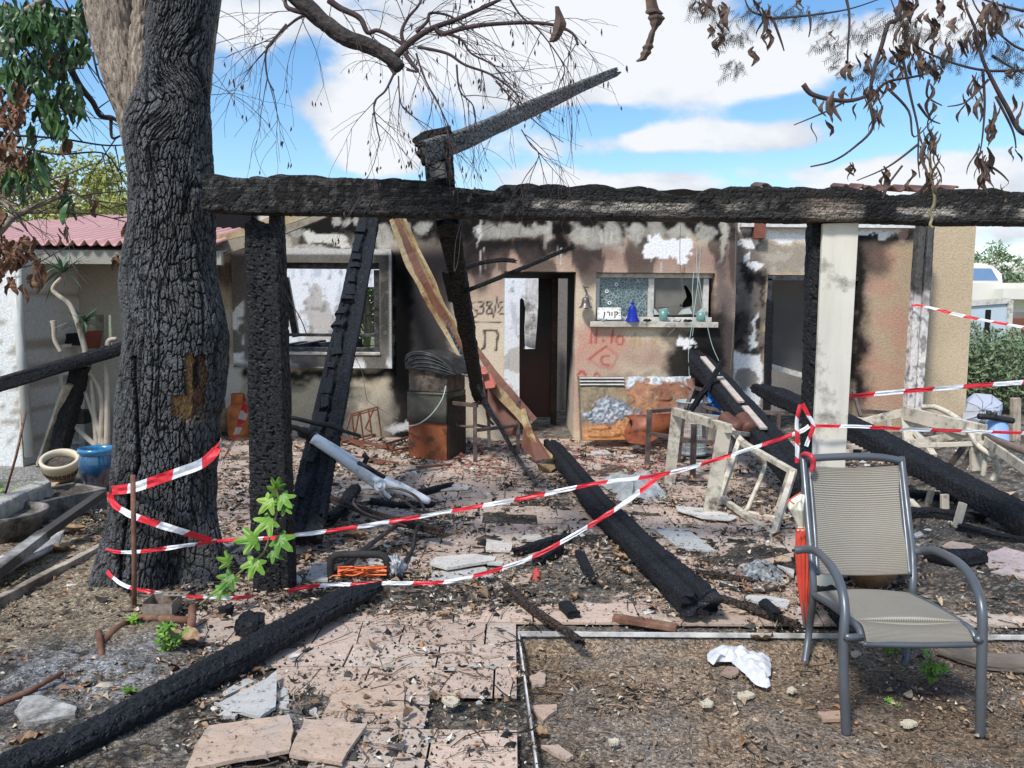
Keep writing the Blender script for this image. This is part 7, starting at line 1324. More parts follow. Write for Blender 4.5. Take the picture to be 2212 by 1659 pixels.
slab(qc([(1430, 1355), (1620, 1360), (1670, 1478), (1490, 1480)]), 'pink floor tile piece right of the grooved beam end', .014, TILE, col=PK); slab(qc([(1760, 1145), (1990, 1090), (1991, 1140), (1830, 1165)]), 'pink tile edge showing below the cream chair frame', .014, TILE, col=PK)
slab(qc([(1055, 1485), (1180, 1525), (1215, 1550), (1090, 1530)]), 'curved tan tile sliver left of the rusty bracket', .02, TILE, col=(.5, .42, .33))
qr = lambda L: [(1603.7 + a / 3, 829.5 + b / 3) for a, b in L]
for i, (L, c, wl) in enumerate((([(1540, 1110), (1700, 1060), (1900, 1110), (1900, 1200), (1600, 1190)], (.50, .40, .38), 'large pinkish slab right of the armchair back'), ([(1290, 1050), (1350, 1020), (1500, 1040), (1480, 1085)], PK, 'pink slab piece right behind the armchair'), ([(1550, 980), (1640, 965), (1900, 1010), (1900, 1040)], PK, 'long pink slab piece near the right edge'), ([(1100, 970), (1150, 955), (1175, 975), (1130, 990)], WT, 'small pale tile scrap close to the chair upright'), ([(1690, 905), (1740, 900), (1900, 985), (1900, 1020)], WH2, 'white pointed splinter at the right edge above the pink slab'), ([(1610, 1215), (1700, 1195), (1900, 1225), (1900, 1260)], (.45, .38, .36), 'grey pink slab at the right edge below the large one'))): slab(qr(L), wl, .03, TILE if c != WT and c != WH2 else TILEW, .014, .2, c)
slab(ql([(2230 - 2212 + 2212 + 75, 505), (2290, 480), (2362, 505), (2330, 530)]), 'pink tile chip on the soil left of centre near the edging', -.05, TILE, col=PK) if False else None
qb = lambda L: [(1106 + a * .5, 1216.6 + b * .5) for a, b in L]
slab(qb([(75, 615), (190, 608), (195, 632), (135, 680)]), 'triangular tan stone chip on the soil beside the near edging', -.045, TILE, col=(.44, .32, .25)); slab(qb([(75, 490), (120, 465), (145, 480), (140, 520), (85, 525)]), 'squarish tan tile chip on the soil above the triangular one', -.045, TILE, col=(.42, .32, .26))
slab(qb([(125, 785), (200, 782), (265, 830), (235, 845)]), 'tan tile sliver near the bottom edging', -.045, TILE, col=(.44, .34, .27)); slab(qb([(1320, 640), (1440, 635), (1440, 670), (1340, 675)]), 'flat tan stone by the chair front left leg', -.045, TILE, col=(.40, .28, .20))
for (x, y, s), lb in (((1950 / 2, 1216.6 + 592 / 2, 17), 'small pale leaf-shaped tile chip on the bottom centre paving'), ((404, 1605, 17), 'cream chip on the ash left of the large loose tile'), ((1106 + 1010 / 2, 1216.6 + 565 / 2, 16), 'cream leaf-shaped chip below the white glove'), ((1106 + 838 / 2, 1216.6 + 603 / 2, 14), 'cream crumpled chip left below the glove'), ((1106 + 1710 / 2, 1216.6 + 690 / 2, 15), 'cream chip on the soil under the chair'), ((1106 + 1210 / 2, 1216.6 + 545 / 2, 9), 'small cream flake right of the glove cuff'), ((1106 + 440 / 2, 1216.6 + 767 / 2, 13), 'cream chip near the bottom centre of the soil'), ((1106 + 945 / 2, 1216.6 + 465 / 2, 19), 'small brown stone beside the white glove'), ((1106 + 1485 / 2, 1216.6 + 388 / 2, 10), 'small white pebble between the chair legs')):
    r = random.Random(int(x)); inb = x > 1145; P = [(x + s * (1 + .35 * r.uniform(-1, 1)) * math.cos(a), y + s * .5 * (1 + .3 * r.uniform(-1, 1)) * math.sin(a)) for a in [k * .7 for k in range(9)]]
    slab(P, lb, -.04 if inb else .02, TILEW if 'brown' not in lb else TILE, .012, .3, (.52, .46, .35) if 'brown' not in lb else (.30, .22, .17), cat='stone chip', name='stone_chip')
# cloths
def drape(name, label, cat, outline, mat, z0, rel=.05, n=60, seed=0, rings=16, sc=9):
    P = [Vector(gp(u, v, z0)) for u, v in outline]; P2 = []
    m = len(P)
    for i in range(n):
        t = i / n * m; k = int(t); P2.append(P[k % m].lerp(P[(k + 1) % m], t - k))
    c = sum(P2, Vector()) / n; V = []
    for q in range(rings + 1):
        f = q / rings
        for p in P2:
            w = c.lerp(p, f); h = abs(mno.noise(Vector((w.x * sc, w.y * sc, seed)))) * rel * 1.5 * (1 - f ** 4) + rel * .5 * (1 - f ** 2) + .004 + rel * .25 * abs(mno.noise(Vector((w.x * sc * 3, w.y * sc * 3, seed)))); V.append((w.x, w.y, z0 + h))
    return lone(grid_obj(name, np.array(V), rings + 1, n, mat, wrap=True), label, cat)
WC = pm('white_nitrile', [(.3, (.52, .54, .58)), (.7, (.62, .64, .68))], 3, .5, 0, .15, bs=14, bd=.01)
gv = thing('white_glove', 'limp white disposable glove lying on the bare soil', 'glove', tuple(gp(1603, 1440, -.07)))
drape('glove_hand', None, None, qb([(842, 400), (860, 380), (905, 360), (960, 365), (1010, 385), (1085, 398), (1112, 410), (1115, 440), (1060, 420), (1000, 425), (950, 430), (890, 430), (868, 445), (845, 425)]), WC, -.05, .035, 60, 1, 12, 14)
bpy.context.scene.collection.objects[-1].parent = gv; o = bpy.context.scene.collection.objects[-1]; o.location = o.location - gv.location
drape('glove_cuff', None, None, qb([(945, 430), (1000, 415), (1090, 405), (1120, 440), (1118, 490), (1085, 508), (1118, 535), (1100, 548), (1050, 530), (1000, 480)]), WC, -.05, .045, 60, 2, 12, 14)
o = bpy.context.scene.collection.objects[-1]; o.parent = gv; o.location = o.location - gv.location
CLG = pm('grimy_white_cloth', [(.3, (.18, .19, .20)), (.55, (.34, .36, .37)), (.75, (.48, .50, .50))], 7, .8, 0, .4, bs=18, bd=.015)
drape('rag', 'grimy white crumpled cloth on the floor right of the grooved beam', 'rag', qc([(700, 640), (840, 600), (900, 610), (1000, 580), (1110, 600), (1110, 660), (1170, 720), (1100, 765), (960, 740), (940, 795), (860, 760), (800, 700)]), CLG, .0, .09, 90, 4, 18, 7)
drape('rag', 'small crumpled red rag on the floor below the slack tape', 'rag', qc([(295, 1245), (325, 1228), (355, 1245), (350, 1275), (320, 1285), (298, 1270)]), pm('red_rag', [(.3, (.40, .05, .04)), (.7, (.55, .10, .08))], 8, .8, 0, .3), .0, .04, 30, 5, 8, 20)
drape('ash_heap', 'heap of pale grey feathery ash on the patio left of the umbrella', 'ash heap', qc([(1560, 1240), (1640, 1190), (1760, 1150), (1880, 1190), (1950, 1250), (1930, 1310), (1760, 1300), (1640, 1310)]), pm('feathery_ash', [(.35, (.05, .05, .055)), (.5, (.24, .26, .28)), (.66, (.60, .63, .66))], 30, .95, 0, 1, bs=60, bd=.02), -.01, .05, 90, 6, 20, 16)
mb = MB(); mb.tube(smooth_path([gp(1555, 1262, .02), gp(1600, 1274, .02), gp(1650, 1276, .02), gp(1695, 1268, .02)], 5), .011, 6); lone(mb.build('curved_rim', BLK), 'curved black metal rim in front of the ash heap', 'rim')
# clay pot half hidden behind the chair
pc = gp(1878, 1284, 0); pc = at(1878, 1284, pc.y + .15); mb = MB(); mb.lathe([(.001, 0), (.09, 0), (.15, .10), (.17, .20), (.16, .27), (.17, .29), (.15, .29), (.14, .25)], (pc.x, pc.y, 0), 36); lone(mb.build('clay_pot', pm('glazed_tan_clay', [(.3, (.20, .11, .05)), (.7, (.36, .22, .11))], 4, .4, 0, .2, dirt=((.08, .06, .04), .4, 5)), smooth=True), 'tan clay pot seen between seat and back of the armchair', 'clay pot')
LITV = None
def litter():
    """loose dry leaves, chips and twigs: one uncountable carpet"""
    r = RS; t = MT('dry_litter'); c = t.mix(1.0, t.attr(), t.ramp(t.noise(90, 3), [(.3, .7), (.7, 1.25)]), 'MULTIPLY'); m = t.set(col=c, rough=.85, spec=.25)
    def sample(n, y0, y1, dens):
        y = np.exp(r.uniform(np.log(y0), np.log(y1), n * 3)); s = r.uniform(-.70, .70, n * 3); x = y * s; P = np.stack([x, y, 0 * x], 1); u, v = proj(P); k = r.rand(n * 3) < dens(u, v, P); P = P[k][:n]; return P, u[k][:n], v[k][:n]
    def dens(u, v, P):
        n = fbm(P * [2.2, 2.2, 0] + 9, 3, 3); d = .18 + 1.6 * sst(n, .42, .68); bed = in_bed(P)
        d = np.where(bed, .09 + .42 * sst(n, .5, .7), d); d = np.where((v > 1330) & ~bed & (u > 500), d * .16, d); d = np.where((u < 430) & (v > 1180) & (v < 1400), .5, d); d = np.where((P[:, 1] > 9.6), 0, d); d = np.where((u < 200) & (v < 1075), 0, d)
        return np.clip(d, 0, 1)
    VV, FF, CC = [], [], []; base = 0
    tans = np.array([(.27, .19, .12), (.36, .26, .17), (.20, .135, .085), (.44, .35, .25), (.15, .10, .07), (.26, .225, .18), (.34, .19, .10)]); darks = np.array([(.02, .019, .018), (.035, .03, .027), (.012, .012, .013), (.06, .055, .05)]); pales = np.array([(.55, .48, .38), (.50, .50, .48), (.62, .58, .50)]); reds = np.array([(.36, .13, .10), (.42, .19, .15)])
    # curled leaves: 3x5 quads
    P, u, v = sample(12500, 2.2, 9.5, dens); n = len(P); L = (.014 + .045 * r.rand(n) ** 2.2) * np.where(r.rand(n) < .05, 1.7, 1) * np.interp(P[:, 1], [2.2, 4, 6, 9], [.65, .95, 1.35, 1.6]); W = L * r.uniform(.25, .55, n); a = r.uniform(0, 2 * np.pi, n); curl = r.uniform(-1.0, 2.8, n); bend = r.uniform(-1, 1.6, n); tilt = r.uniform(-.5, .5, n)
    T = np.linspace(-1, 1, 6); Wp = np.array([.08, .75, 1, .85, .5, .04]); S3 = np.array([-1, 0, 1.])
    tt, ss = np.meshgrid(T, S3, indexing='ij'); ww = Wp[:, None] * ss
    lx = L[:, None, None] / 2 * tt[None]; ly = W[:, None, None] / 2 * ww[None]; lz = (curl * W * .35)[:, None, None] * (ww[None] ** 2) + (bend * L * .25)[:, None, None] * (tt[None] ** 2) + tilt[:, None, None] * ly
    z0 = .008 + r.uniform(0, .014, n) - np.minimum(lz.reshape(n, -1).min(1), 0); ca, sa = np.cos(a)[:, None, None], np.sin(a)[:, None, None]
    bedm = in_bed(P); gz_ = np.where(bedm, -.072, .002)
    X = P[:, 0][:, None, None] + lx * ca - ly * sa; Y = P[:, 1][:, None, None] + lx * sa + ly * ca; Z = lz + (z0 + gz_)[:, None, None]
    V = np.stack([X, Y, Z], -1).reshape(-1, 3); f = np.array([[i * 3 + j, i * 3 + j + 1, (i + 1) * 3 + j + 1, (i + 1) * 3 + j] for i in range(5) for j in range(2)]); F = (f[None] + (np.arange(n) * 18)[:, None, None]).reshape(-1, 4)
    pk = r.rand(n); col = tans[r.randint(0, len(tans), n)]; col = np.where((pk < .22)[:, None], darks[r.randint(0, 4, n)], col); col = np.where((pk > .90)[:, None], pales[r.randint(0, 3, n)], col)
    rd = (np.abs(u - 1250) < 330) & (v < 1030) & (r.rand(n) < .45); col = np.where(rd[:, None], reds[r.randint(0, 2, n)], col); C = np.repeat(col * r.uniform(.75, 1.15, n)[:, None], 18, 0)
    VV.append(V); FF.append(F + base); CC.append(C); base += len(V)
    # chips and crumbs: small irregular tetra-like pieces (5 verts)
    FT = []
    for N_, lo, hi, hf_, mode in ((21000, .002, .009, 1, 0), (1500, .012, .034, .22, 1), (700, .010, .030, .9, 2)):
        P, u, v = sample(N_, 2.1, 9.5, (lambda u, v, P: np.clip(dens(u, v, P) * 1.1 + .10, 0, 1) * np.where((P[:, 1] > 9.6) | ((u < 200) & (v < 1075)), 0, 1)) if mode == 0 else (lambda u, v, P: dens(u, v, P) * (~in_bed(P)))); n = len(P); s = r.uniform(lo, hi, n) * np.where(r.rand(n) < .06, 2.3 if mode == 0 else 1.5, 1) * np.interp(P[:, 1], [2, 4, 9], [.8, 1, 1.6]); a = r.uniform(0, 6.28, n)
        k4 = np.arange(4) * np.pi / 2; rad = s[:, None] * r.uniform(.6, 1.5, (n, 4)); X = P[:, 0][:, None] + rad * np.cos(k4 + a[:, None]); Y = P[:, 1][:, None] + rad * np.sin(k4 + a[:, None]) * .8; bd_ = in_bed(P); gz_ = np.where(bd_, -.062, .004); Z = gz_[:, None] + r.uniform(-.004, .003, (n, 4)) + (0 if mode != 1 else r.uniform(-.3, .6, (n, 4)) * s[:, None])
        top = np.stack([P[:, 0] + s * r.uniform(-.4, .4, n), P[:, 1] + s * r.uniform(-.4, .4, n), gz_ + s * hf_ * r.uniform(.4, 1.1, n) + .003], 1); V = np.concatenate([np.stack([X, Y, Z], -1), top[:, None, :]], 1).reshape(-1, 3)
        tri = np.array([[0, 1, 4], [1, 2, 4], [2, 3, 4], [3, 0, 4]]); FT += ((tri[None] + (np.arange(n) * 5)[:, None, None]).reshape(-1, 3) + base).tolist(); pk = r.rand(n); dk = darks[r.randint(0, 4, n)]; tn = tans[r.randint(0, len(tans), n)]
        col = np.where(((pk < .50) & (~bd_ | (pk < .2)))[:, None], dk, tn * np.where(bd_, .8, 1)[:, None]); col = np.where(((pk > .80) & (~bd_ | (pk > .95)))[:, None], pales[r.randint(0, 3, n)], col); rd = (np.abs(u - 1250) < 330) & (v < 1040) & (r.rand(n) < .5)
        if mode == 1: col = np.array([(.46, .34, .27), (.42, .40, .37), (.50, .48, .44), (.40, .29, .23), (.10, .09, .085)])[r.randint(0, 5, n)]
        if mode == 2: col = dk
        col = np.where(rd[:, None], reds[r.randint(0, 2, n)], col); VV.append(V); CC.append(np.repeat(col * r.uniform(.7, 1.1, n)[:, None], 5, 0)); base += len(V)
    # twigs: thin bent three-sided sticks
    P, u, v = sample(2600, 2.2, 9.3, dens); n = len(P); L = r.uniform(.04, .22, n); w = r.uniform(.0012, .0035, n) * np.interp(P[:, 1], [2, 9], [.9, 1.8]); a = r.uniform(0, 6.28, n); kk = r.uniform(-.25, .25, n); gz_ = np.where(in_bed(P), -.062, .012)
    T = np.linspace(-.5, .5, 4); cx = L[:, None] * T; cy = (kk * L)[:, None] * (T ** 2 * 4 - .5); ang = np.array([0, 2.09, 4.19]); oz = np.sin(ang); oy = np.cos(ang)
    lx = cx[:, :, None] + 0 * oz; ly = cy[:, :, None] + w[:, None, None] * oy; lz = (gz_[:, None] + (r.uniform(-.05, .12, n) * L)[:, None] * T)[:, :, None] + w[:, None, None] * oz; ca, sa = np.cos(a)[:, None, None], np.sin(a)[:, None, None]
    V = np.stack([P[:, 0][:, None, None] + lx * ca - ly * sa, P[:, 1][:, None, None] + lx * sa + ly * ca, lz], -1).reshape(-1, 3); f = np.array([[i * 3 + j, i * 3 + (j + 1) % 3, (i + 1) * 3 + (j + 1) % 3, (i + 1) * 3 + j] for i in range(3) for j in range(3)]); F3 = (f[None] + (np.arange(n) * 12)[:, None, None]).reshape(-1, 4) + base
    tw = np.array([(.10, .07, .05), (.20, .14, .10), (.03, .026, .024), (.30, .23, .17)]); CC.append(np.repeat(tw[r.randint(0, 4, n)], 12, 0)); VV.append(V)
    V = np.concatenate(VV); C = np.concatenate(CC); F = FF[0].tolist() + FT + F3.tolist(); me = bpy.data.meshes.new('leaf_litter'); me.from_pydata((V - [0, 4, 0]).tolist(), [], F); o = finish(me, 'leaf_litter', m, None, False, np.array([0, 4., 0]), C); tag(o, 'carpet of dry leaves, twigs and charred chips over patio and soil', 'leaf litter', kind='stuff')
litter()
# larger single leaves you can point at
LEAFM = pm('big_dry_leaf', [(.3, (.15, .085, .045)), (.55, (.29, .19, .11)), (.75, (.42, .32, .21))], 26, .7, 0, .3)
def bigleaf(u, v, L, ang, lb, z=.02, curl=1.6):
    p = gp(u, v, z); mb = MB(); n = 10; vs = []
    for i in range(n + 1):
        t = i / n * 2 - 1; w = L * .21 * (1 - abs(t) ** 1.7) * (1 + .25 * mno.noise(Vector((t * 4, u, 1)))) + .001
        for j in range(7): s = j / 3 - 1; x, y = t * L / 2, s * w; x *= .85; vs.append((p.x + x * math.cos(ang) - y * math.sin(ang), p.y + x * math.sin(ang) + y * math.cos(ang), p.z + curl * s * s * w * .5 + .25 * L * t * t * .4 + .028 * mno.noise(Vector((t * 4, s * 2, u)))))
    mb.add(vs, [(i * 7 + j, i * 7 + j + 1, (i + 1) * 7 + j + 1, (i + 1) * 7 + j) for i in range(n) for j in range(6)]); lone(mb.build('dry_leaf', LEAFM, smooth=True), lb, 'leaf', 'large dry leaves on the ground')
for a in ((140, 1150, .30, .3, 'large orange-brown curled leaf on the white cement sheet'), (128, 1190, .24, .1, 'ochre leaf just below the orange-brown one'), (245, 1110, .22, .8, 'tan leaf by the tree left side'), (1190, 1145, .13, .5, 'curled leaf beside the charred lump in mid patio'), (1340, 1205, .15, -.9, 'upright tan leaf on the left flank of the grooved beam'), (1352, 1235, .14, -1.2, 'tan leaf just below the upright one by the grooved beam'), (770, 1160, .22, .0, 'long tan curled leaf in front of the bicycle'), (1650, 1378, .17, .2, 'brown curled leaf on the white edging', -.02), (60, 1600, .13, .6, 'tan leaf on the ash by the bottom left beam'), (1160, 1585, .12, -.5, 'brown leaf on the soil at the near edging', -.05), (700, 1100, .12, 1, 'tan leaf by the notched beam foot'), (1240, 1290, .11, 1.2, 'pale leaf beside the small charred chip'), (960, 1330, .10, .4, 'dry leaf in the middle of the paving'), (400, 1385, .26, -.6, 'broad tan leaf sheath by the green weed under the tree')): bigleaf(*a)
# ------------------------------------------------------------------ green plants
t = MT('fresh_green_leaf'); c = t.ramp(M_('MULTIPLY_ADD', NN('ShaderNodeObjectInfo').outputs['Random'], .5, M_('MULTIPLY', t.noise(22, 5), .6)), [(.25, (.05, .14, .012)), (.5, (.11, .25, .022)), (.8, (.22, .36, .05))]); LG = t.set(col=c, rough=.5); LG.node_tree.nodes['Principled BSDF'].inputs['Transmission Weight'].default_value = 0
def lobed(mb, p, d, up, L):
    """a five-lobed fig-like leaf with a fold along each lobe"""
    d = d.normalized(); s = d.cross(up).normalized(); n_ = s.cross(d).normalized(); lob = [(-2.4, 0.36), (-2.05, 0.66), (-1.8, 0.6), (-1.45, 0.42), (-1.1, 0.85), (-0.95, 0.96), (-0.8, 0.82), (-0.5, 0.48), (-0.18, 0.88), (0, 1.12), (0.18, 0.88), (0.5, 0.48), (0.8, 0.82), (0.95, 0.96), (1.1, 0.85), (1.45, 0.42), (1.8, 0.6), (2.05, 0.66), (2.4, 0.36)]
    vs = [p]; K = len(lob)
    for a, r_ in lob:
        q = d * math.cos(a) + s * math.sin(a); vs.append(p + d * L * .18 + q * r_ * L * .5 * .55 + n_ * .02 * L); 
    for a, r_ in lob: q = d * math.cos(a) + s * math.sin(a); vs.append(p + d * L * .18 + q * r_ * L * .68 - n_ * (.10 if r_ > .5 else 0) * L)
    fs = [(0, 1 + k, 2 + k) for k in range(K - 1)] + [(1 + k, 1 + K + k, 2 + K + k, 2 + k) for k in range(K - 1)]; mb.add(vs, fs)
def plant(name, label, stemL, leaves, root_pt, group=None):
    th_ = thing(name, label, 'plant', tuple(root_pt), group=group)
    for L, rr in stemL: mb = MB(); mb.tube(smooth_path(L, 5), rr, 6); mb.build('stem', pm('green_brown_stem', [(.3, (.12, .12, .05)), (.7, (.22, .24, .10))], 6, .6) if 'green_brown_stem' not in bpy.data.materials else bpy.data.materials['green_brown_stem'], th_)
    for p, d, up, L in leaves: mb = MB(); lobed(mb, p, d, up, L); mb.build('leaf', LG, th_)
YP = 3.95
st_ = [at(432, 1305, YP), at(470, 1275, YP), at(520, 1235, YP), at(568, 1195, YP), at(585, 1150, YP), at(596, 1115, YP), at(602, 1085, YP), at(596, 1055, YP)]
lv = []
for (u_, v_, du, dv, L) in ((598, 1062, -10, -6, 46), (590, 1075, -38, 40, 56), (604, 1070, 22, 22, 52), (598, 1055, 4, -26, 40), (590, 1120, -22, 16, 62), (610, 1092, 28, 24, 36), (560, 1165, -38, 2, 66), (596, 1160, 26, 22, 64), (585, 1190, 30, 20, 44), (555, 1205, -14, 34, 60), (505, 1240, -26, 26, 56), (500, 1215, -24, -8, 44), (480, 1265, -8, 28, 44)):
    a = at(u_, v_, YP - .02); b = at(u_ + du, v_ + dv, YP - .06); lv.append((a, b - a, Vector((.1, -.9, .55)), L * YP / FPX * .9))
plant('fig_seedling', 'bright green lobed-leaf seedling growing in front of the charred post', [(st_, .006)], lv, gp(432, 1305))
r = random.Random(21)
def weed(u, v, w, h, n, label, size, z=0, nm='weed'):
    c = gp(u, v, z); k = c.y / FPX; stems, lv = [], []
    for q in range(max(2, n // 5)): e = c + Vector((r.uniform(-w, w) * k, r.uniform(-.05, .05), h * k * r.uniform(.5, 1))); stems.append(([c, c.lerp(e, .5) + Vector((.01, 0, .01)), e], .003))
    for q in range(n): s_, _ = r.choice(stems); p = s_[0].lerp(s_[-1], r.uniform(.25, 1)); d = Vector((r.uniform(-1, 1), r.uniform(-1, .3), r.uniform(-.1, .6))); lv.append((p, d, Vector((0, -.5, 1)), size * k * r.uniform(.7, 1.2)))
    plant(nm, label, stems, lv, c)
weed(372, 1415, 42, 80, 26, 'green lobed weed at the pipe below the burnt tree', 26); weed(285, 1360, 16, 34, 9, 'small green weed left of the stake foot', 22); weed(285, 1510, 34, 22, 8, 'green weed beside the bottom left beam', 30); weed(2008, 1482, 22, 85, 34, 'bushy green weed on the soil between the right chair legs', 22, -.07); weed(1915, 1410, 22, 26, 14, 'low green weed under the chair seat', 16, -.07); weed(1937, 1530, 14, 14, 10, 'tiny green weed on the soil in front of the chair', 12, -.07); weed(1152, 1392, 8, 10, 5, 'tiny green sprout at the edging corner', 10, -.07); weed(30, 1075, 36, 22, 24, 'low green weeds at the far left path', 14); weed(2150, 990, 40, 18, 18, 'sparse green weeds at the right beyond the frames', 12)
# ------------------------------------------------------------------ twigs and branches overhead
TWD = pm('dark_twig_bark', [(.3, (.035, .025, .028)), (.7, (.10, .07, .07))], 12, .85, 0, .4); TWP = pm('pale_grey_twig', [(.3, (.20, .16, .13)), (.7, (.36, .30, .25))], 10, .85, 0, .4); DBK = pm('dark_branch_bark', [(.3, (.02, .018, .018)), (.55, (.06, .05, .048)), (.75, (.13, .11, .10))], 22, .85, 0, 1, bs=45, bd=.015)
def twigs(mb, p, d, L, rad, depth, rnd, droop=.25, spread=.6, minr=.0012, pods=None):
    """recursive curved twigs"""
    n = 6; pts = [p.copy()]; q = p.copy(); dd = d.normalized(); kids = []
    for i in range(n):
        dd = (dd + Vector((rnd.uniform(-1, 1), rnd.uniform(-.6, .6), rnd.uniform(-1, 1))) * .16 + Vector((0, 0, -droop / n))).normalized(); q = q + dd * (L / n); pts.append(q.copy())
        if depth > 0 and i >= 1 and rnd.random() < .75: kids.append((q.copy(), dd.copy(), i))
    mb.tube(pts, [max(minr, rad * (1 - .75 * i / n)) for i in range(n + 1)], 4 if rad < .006 else 6, cap=False)
    if pods is not None and depth == 0 and rnd.random() < .35: pods.append((q.copy(), dd.copy()))
    for kp, kd, i in kids:
        v = Vector((rnd.uniform(-1, 1), rnd.uniform(-.5, .5), rnd.uniform(-1, 1))); twigs(mb, kp, (kd + v * spread).normalized(), L * rnd.uniform(.45, .7), rad * .5, depth - 1, rnd, droop, spread, minr, pods)
YB_ = 3.7; rnd = random.Random(31)
q2 = lambda a, b, Y=YB_: at(553 + a * .3495, b * .3495, Y)
br = limb('branch', [(585, -150, 4.0, 30), (610, -40, 3.8, 24), (650, 0, YB_, 19), (690, 40, YB_, 18), (740, 80, YB_, 18), (800, 100, YB_, 16), (845, 125, YB_, 15), (868, 152, YB_, 13)], DBK, tree, 41, K=40, amp=.006, cell=.02, wob=.12)
pods = []
main = [([q2(450, 0), q2(520, 50), q2(640, 110), q2(690, 200), q2(760, 190), q2(900, 270), q2(940, 330)], .016), ([q2(870, 340), q2(930, 280), q2(1010, 220), q2(1100, 170), q2(1240, 120), q2(1400, 50), q2(1520, -10)], .018), ([q2(1110, 170), q2(1150, 210), q2(1280, 175), q2(1450, 150), q2(1700, 140), q2(1860, 160), q2(1960, 210), q2(1990, 280)], .013),
        ([q2(920, 330), q2(960, 390), q2(1000, 440), q2(930, 430)], .012), ([q2(860, 460), q2(830, 420), q2(815, 410)], .009), ([q2(300, 80), q2(200, 50), q2(180, 0), q2(200, -40)], .013), ([q2(190, 150), q2(100, 260), q2(60, 330), q2(70, 480), q2(110, 560)], .007), ([q2(320, 90), q2(250, 120), q2(130, 220), q2(60, 300)], .008),
        ([q2(920, 290), q2(900, 200), q2(940, 110), q2(1000, 40), q2(1030, -20)], .010), ([q2(990, 200), q2(1060, 130), q2(1080, 80), q2(1200, 100), q2(1300, 170)], .009), ([q2(850, 460), q2(800, 560), q2(730, 640), q2(750, 800), q2(770, 870)], .006), ([q2(1000, 290), q2(1180, 330), q2(1290, 400), q2(1450, 460), q2(1590, 560), q2(1640, 640)], .008),
        ([q2(1100, 180), q2(1260, 240), q2(1330, 330), q2(1460, 400), q2(1540, 500)], .007), ([q2(990, 330), q2(1040, 480), q2(1130, 650), q2(1200, 800)], .005), ([q2(1240, 400), q2(1260, 560), q2(1340, 650), q2(1360, 760)], .005), ([q2(880, 470), q2(900, 650), q2(1000, 740)], .004), ([q2(1560, -20), q2(1640, 100), q2(1760, 200), q2(1900, 400), q2(1890, 500)], .005), ([q2(1640, 800), q2(1700, 900), q2(1750, 960), q2(1690, 1060)], .003), ([q2(1480, 500), q2(1620, 650), q2(1760, 780), q2(1900, 880)], .004)]
mbs = MB()
for P, rr in main: P = smooth_path(P, 6); n = len(P); mb = MB(); mb.tube(P, [rr * (1 - .6 * k / n) for k in range(n)], 8); mb.build('branchlet', TWD, br, smooth=True)
for P, rr in main:
    P = smooth_path(P, 3)
    for k in range(1, len(P) - 1):
        for _ in range(1):
            if rnd.random() < .62: T = (P[k + 1] - P[k]).normalized(); twigs(mbs, P[k], T + Vector((rnd.uniform(-1, 1), rnd.uniform(-.4, .4), rnd.uniform(-1, .8))), rnd.uniform(.15, .36), .0024, 1, rnd, .5, .7, .0008, pods)
o = mbs.build('twigs', TWD, br); o['kind'] = 'stuff'
# seed pods and dead leaves under the bare branch
mb = MB()
for p, d in pods[:150]:
    for k in range(rnd.choice((1, 1, 2, 3))): q = p + Vector((rnd.uniform(-.02, .02), rnd.uniform(-.02, .02), 0)); L = rnd.uniform(.015, .035); mb.tube([q, q - Vector((0, 0, L * .5)), q - Vector((rnd.uniform(-.006, .006), 0, L))], [.0012, .0045, .001], 5)
o = mb.build('seed_pods', TWD, br); o['kind'] = 'stuff'
# dead hanging leaves
t = MT('dead_brown_leaf'); t.set(col=t.ramp(t.noise(14, 5), [(.3, (.035, .022, .018)), (.55, (.10, .062, .045)), (.78, (.24, .16, .10))]), rough=.75); DLM = t.m
def hang(mb, p, L, w, rnd, twist=1.5):
    vs = []; n = 9; a0 = rnd.uniform(0, 6.28); q = p.copy(); fs = []; dirv = Vector((rnd.uniform(-.25, .25), rnd.uniform(-.2, .2), -1)).normalized()
    for i in range(n + 1):
        t = i / n; ww = w * math.sin(math.pi * min(1, t * .93 + .07)) ** .8 * rnd.uniform(.65, 1.25) * .5; a = a0 + twist * t; s = Vector((math.cos(a), math.sin(a), 0)); q = p + dirv * L * t + Vector((math.sin(t * 5 + a0) * .012, 0, 0)); vs += [q - s * ww, q + Vector((-s.y, s.x, 0)) * ww * .5, q + s * ww]
    for i in range(n): fs += [(3 * i, 3 * i + 1, 3 * i + 4, 3 * i + 3), (3 * i + 1, 3 * i + 2, 3 * i + 5, 3 * i + 4)]
    mb.add(vs, fs)
def dleaf(lb, L, w, Y=3.0, tw=1.0, par=None):
    P = [at(u, v, Y) for u, v in L]; mb = MB(); P = smooth_path(P, 5); n = len(P); vs = []; r_ = random.Random(int(L[0][0]))
    for i, q in enumerate(P):
        t = i / (n - 1); ww = w * Y / FPX * .5 * math.sin(math.pi * (t * .9 + .06)) ** .7 * r_.uniform(.7, 1.2); vs += [q + Vector((-ww, 0, 0)), q + Vector((0, -ww * .7, 0)), q + Vector((ww, .0, 0))]
    mb.add(vs, [f for i in range(n - 1) for f in ((3 * i, 3 * i + 1, 3 * i + 4, 3 * i + 3), (3 * i + 1, 3 * i + 2, 3 * i + 5, 3 * i + 4))]); return mb
q9 = lambda a, b: (1327 + a * .3999, b * .3999)
mb = dleaf('', [(1403, -20), (1410, 20), (1418, 40), (1412, 68)], 34); mb2 = dleaf('', [(1411, 62), (1402, 95), (1390, 125), (1376, 134)], 22); 
sl_ = thing('shrivelled_leaf', 'long shrivelled dark leaf hanging alone at the top centre-right', 'leaf', tuple(at(1410, -20, 3.0))); mb.build('upper_blade', DLM, sl_); mb2.build('lower_blade', DLM, sl_)
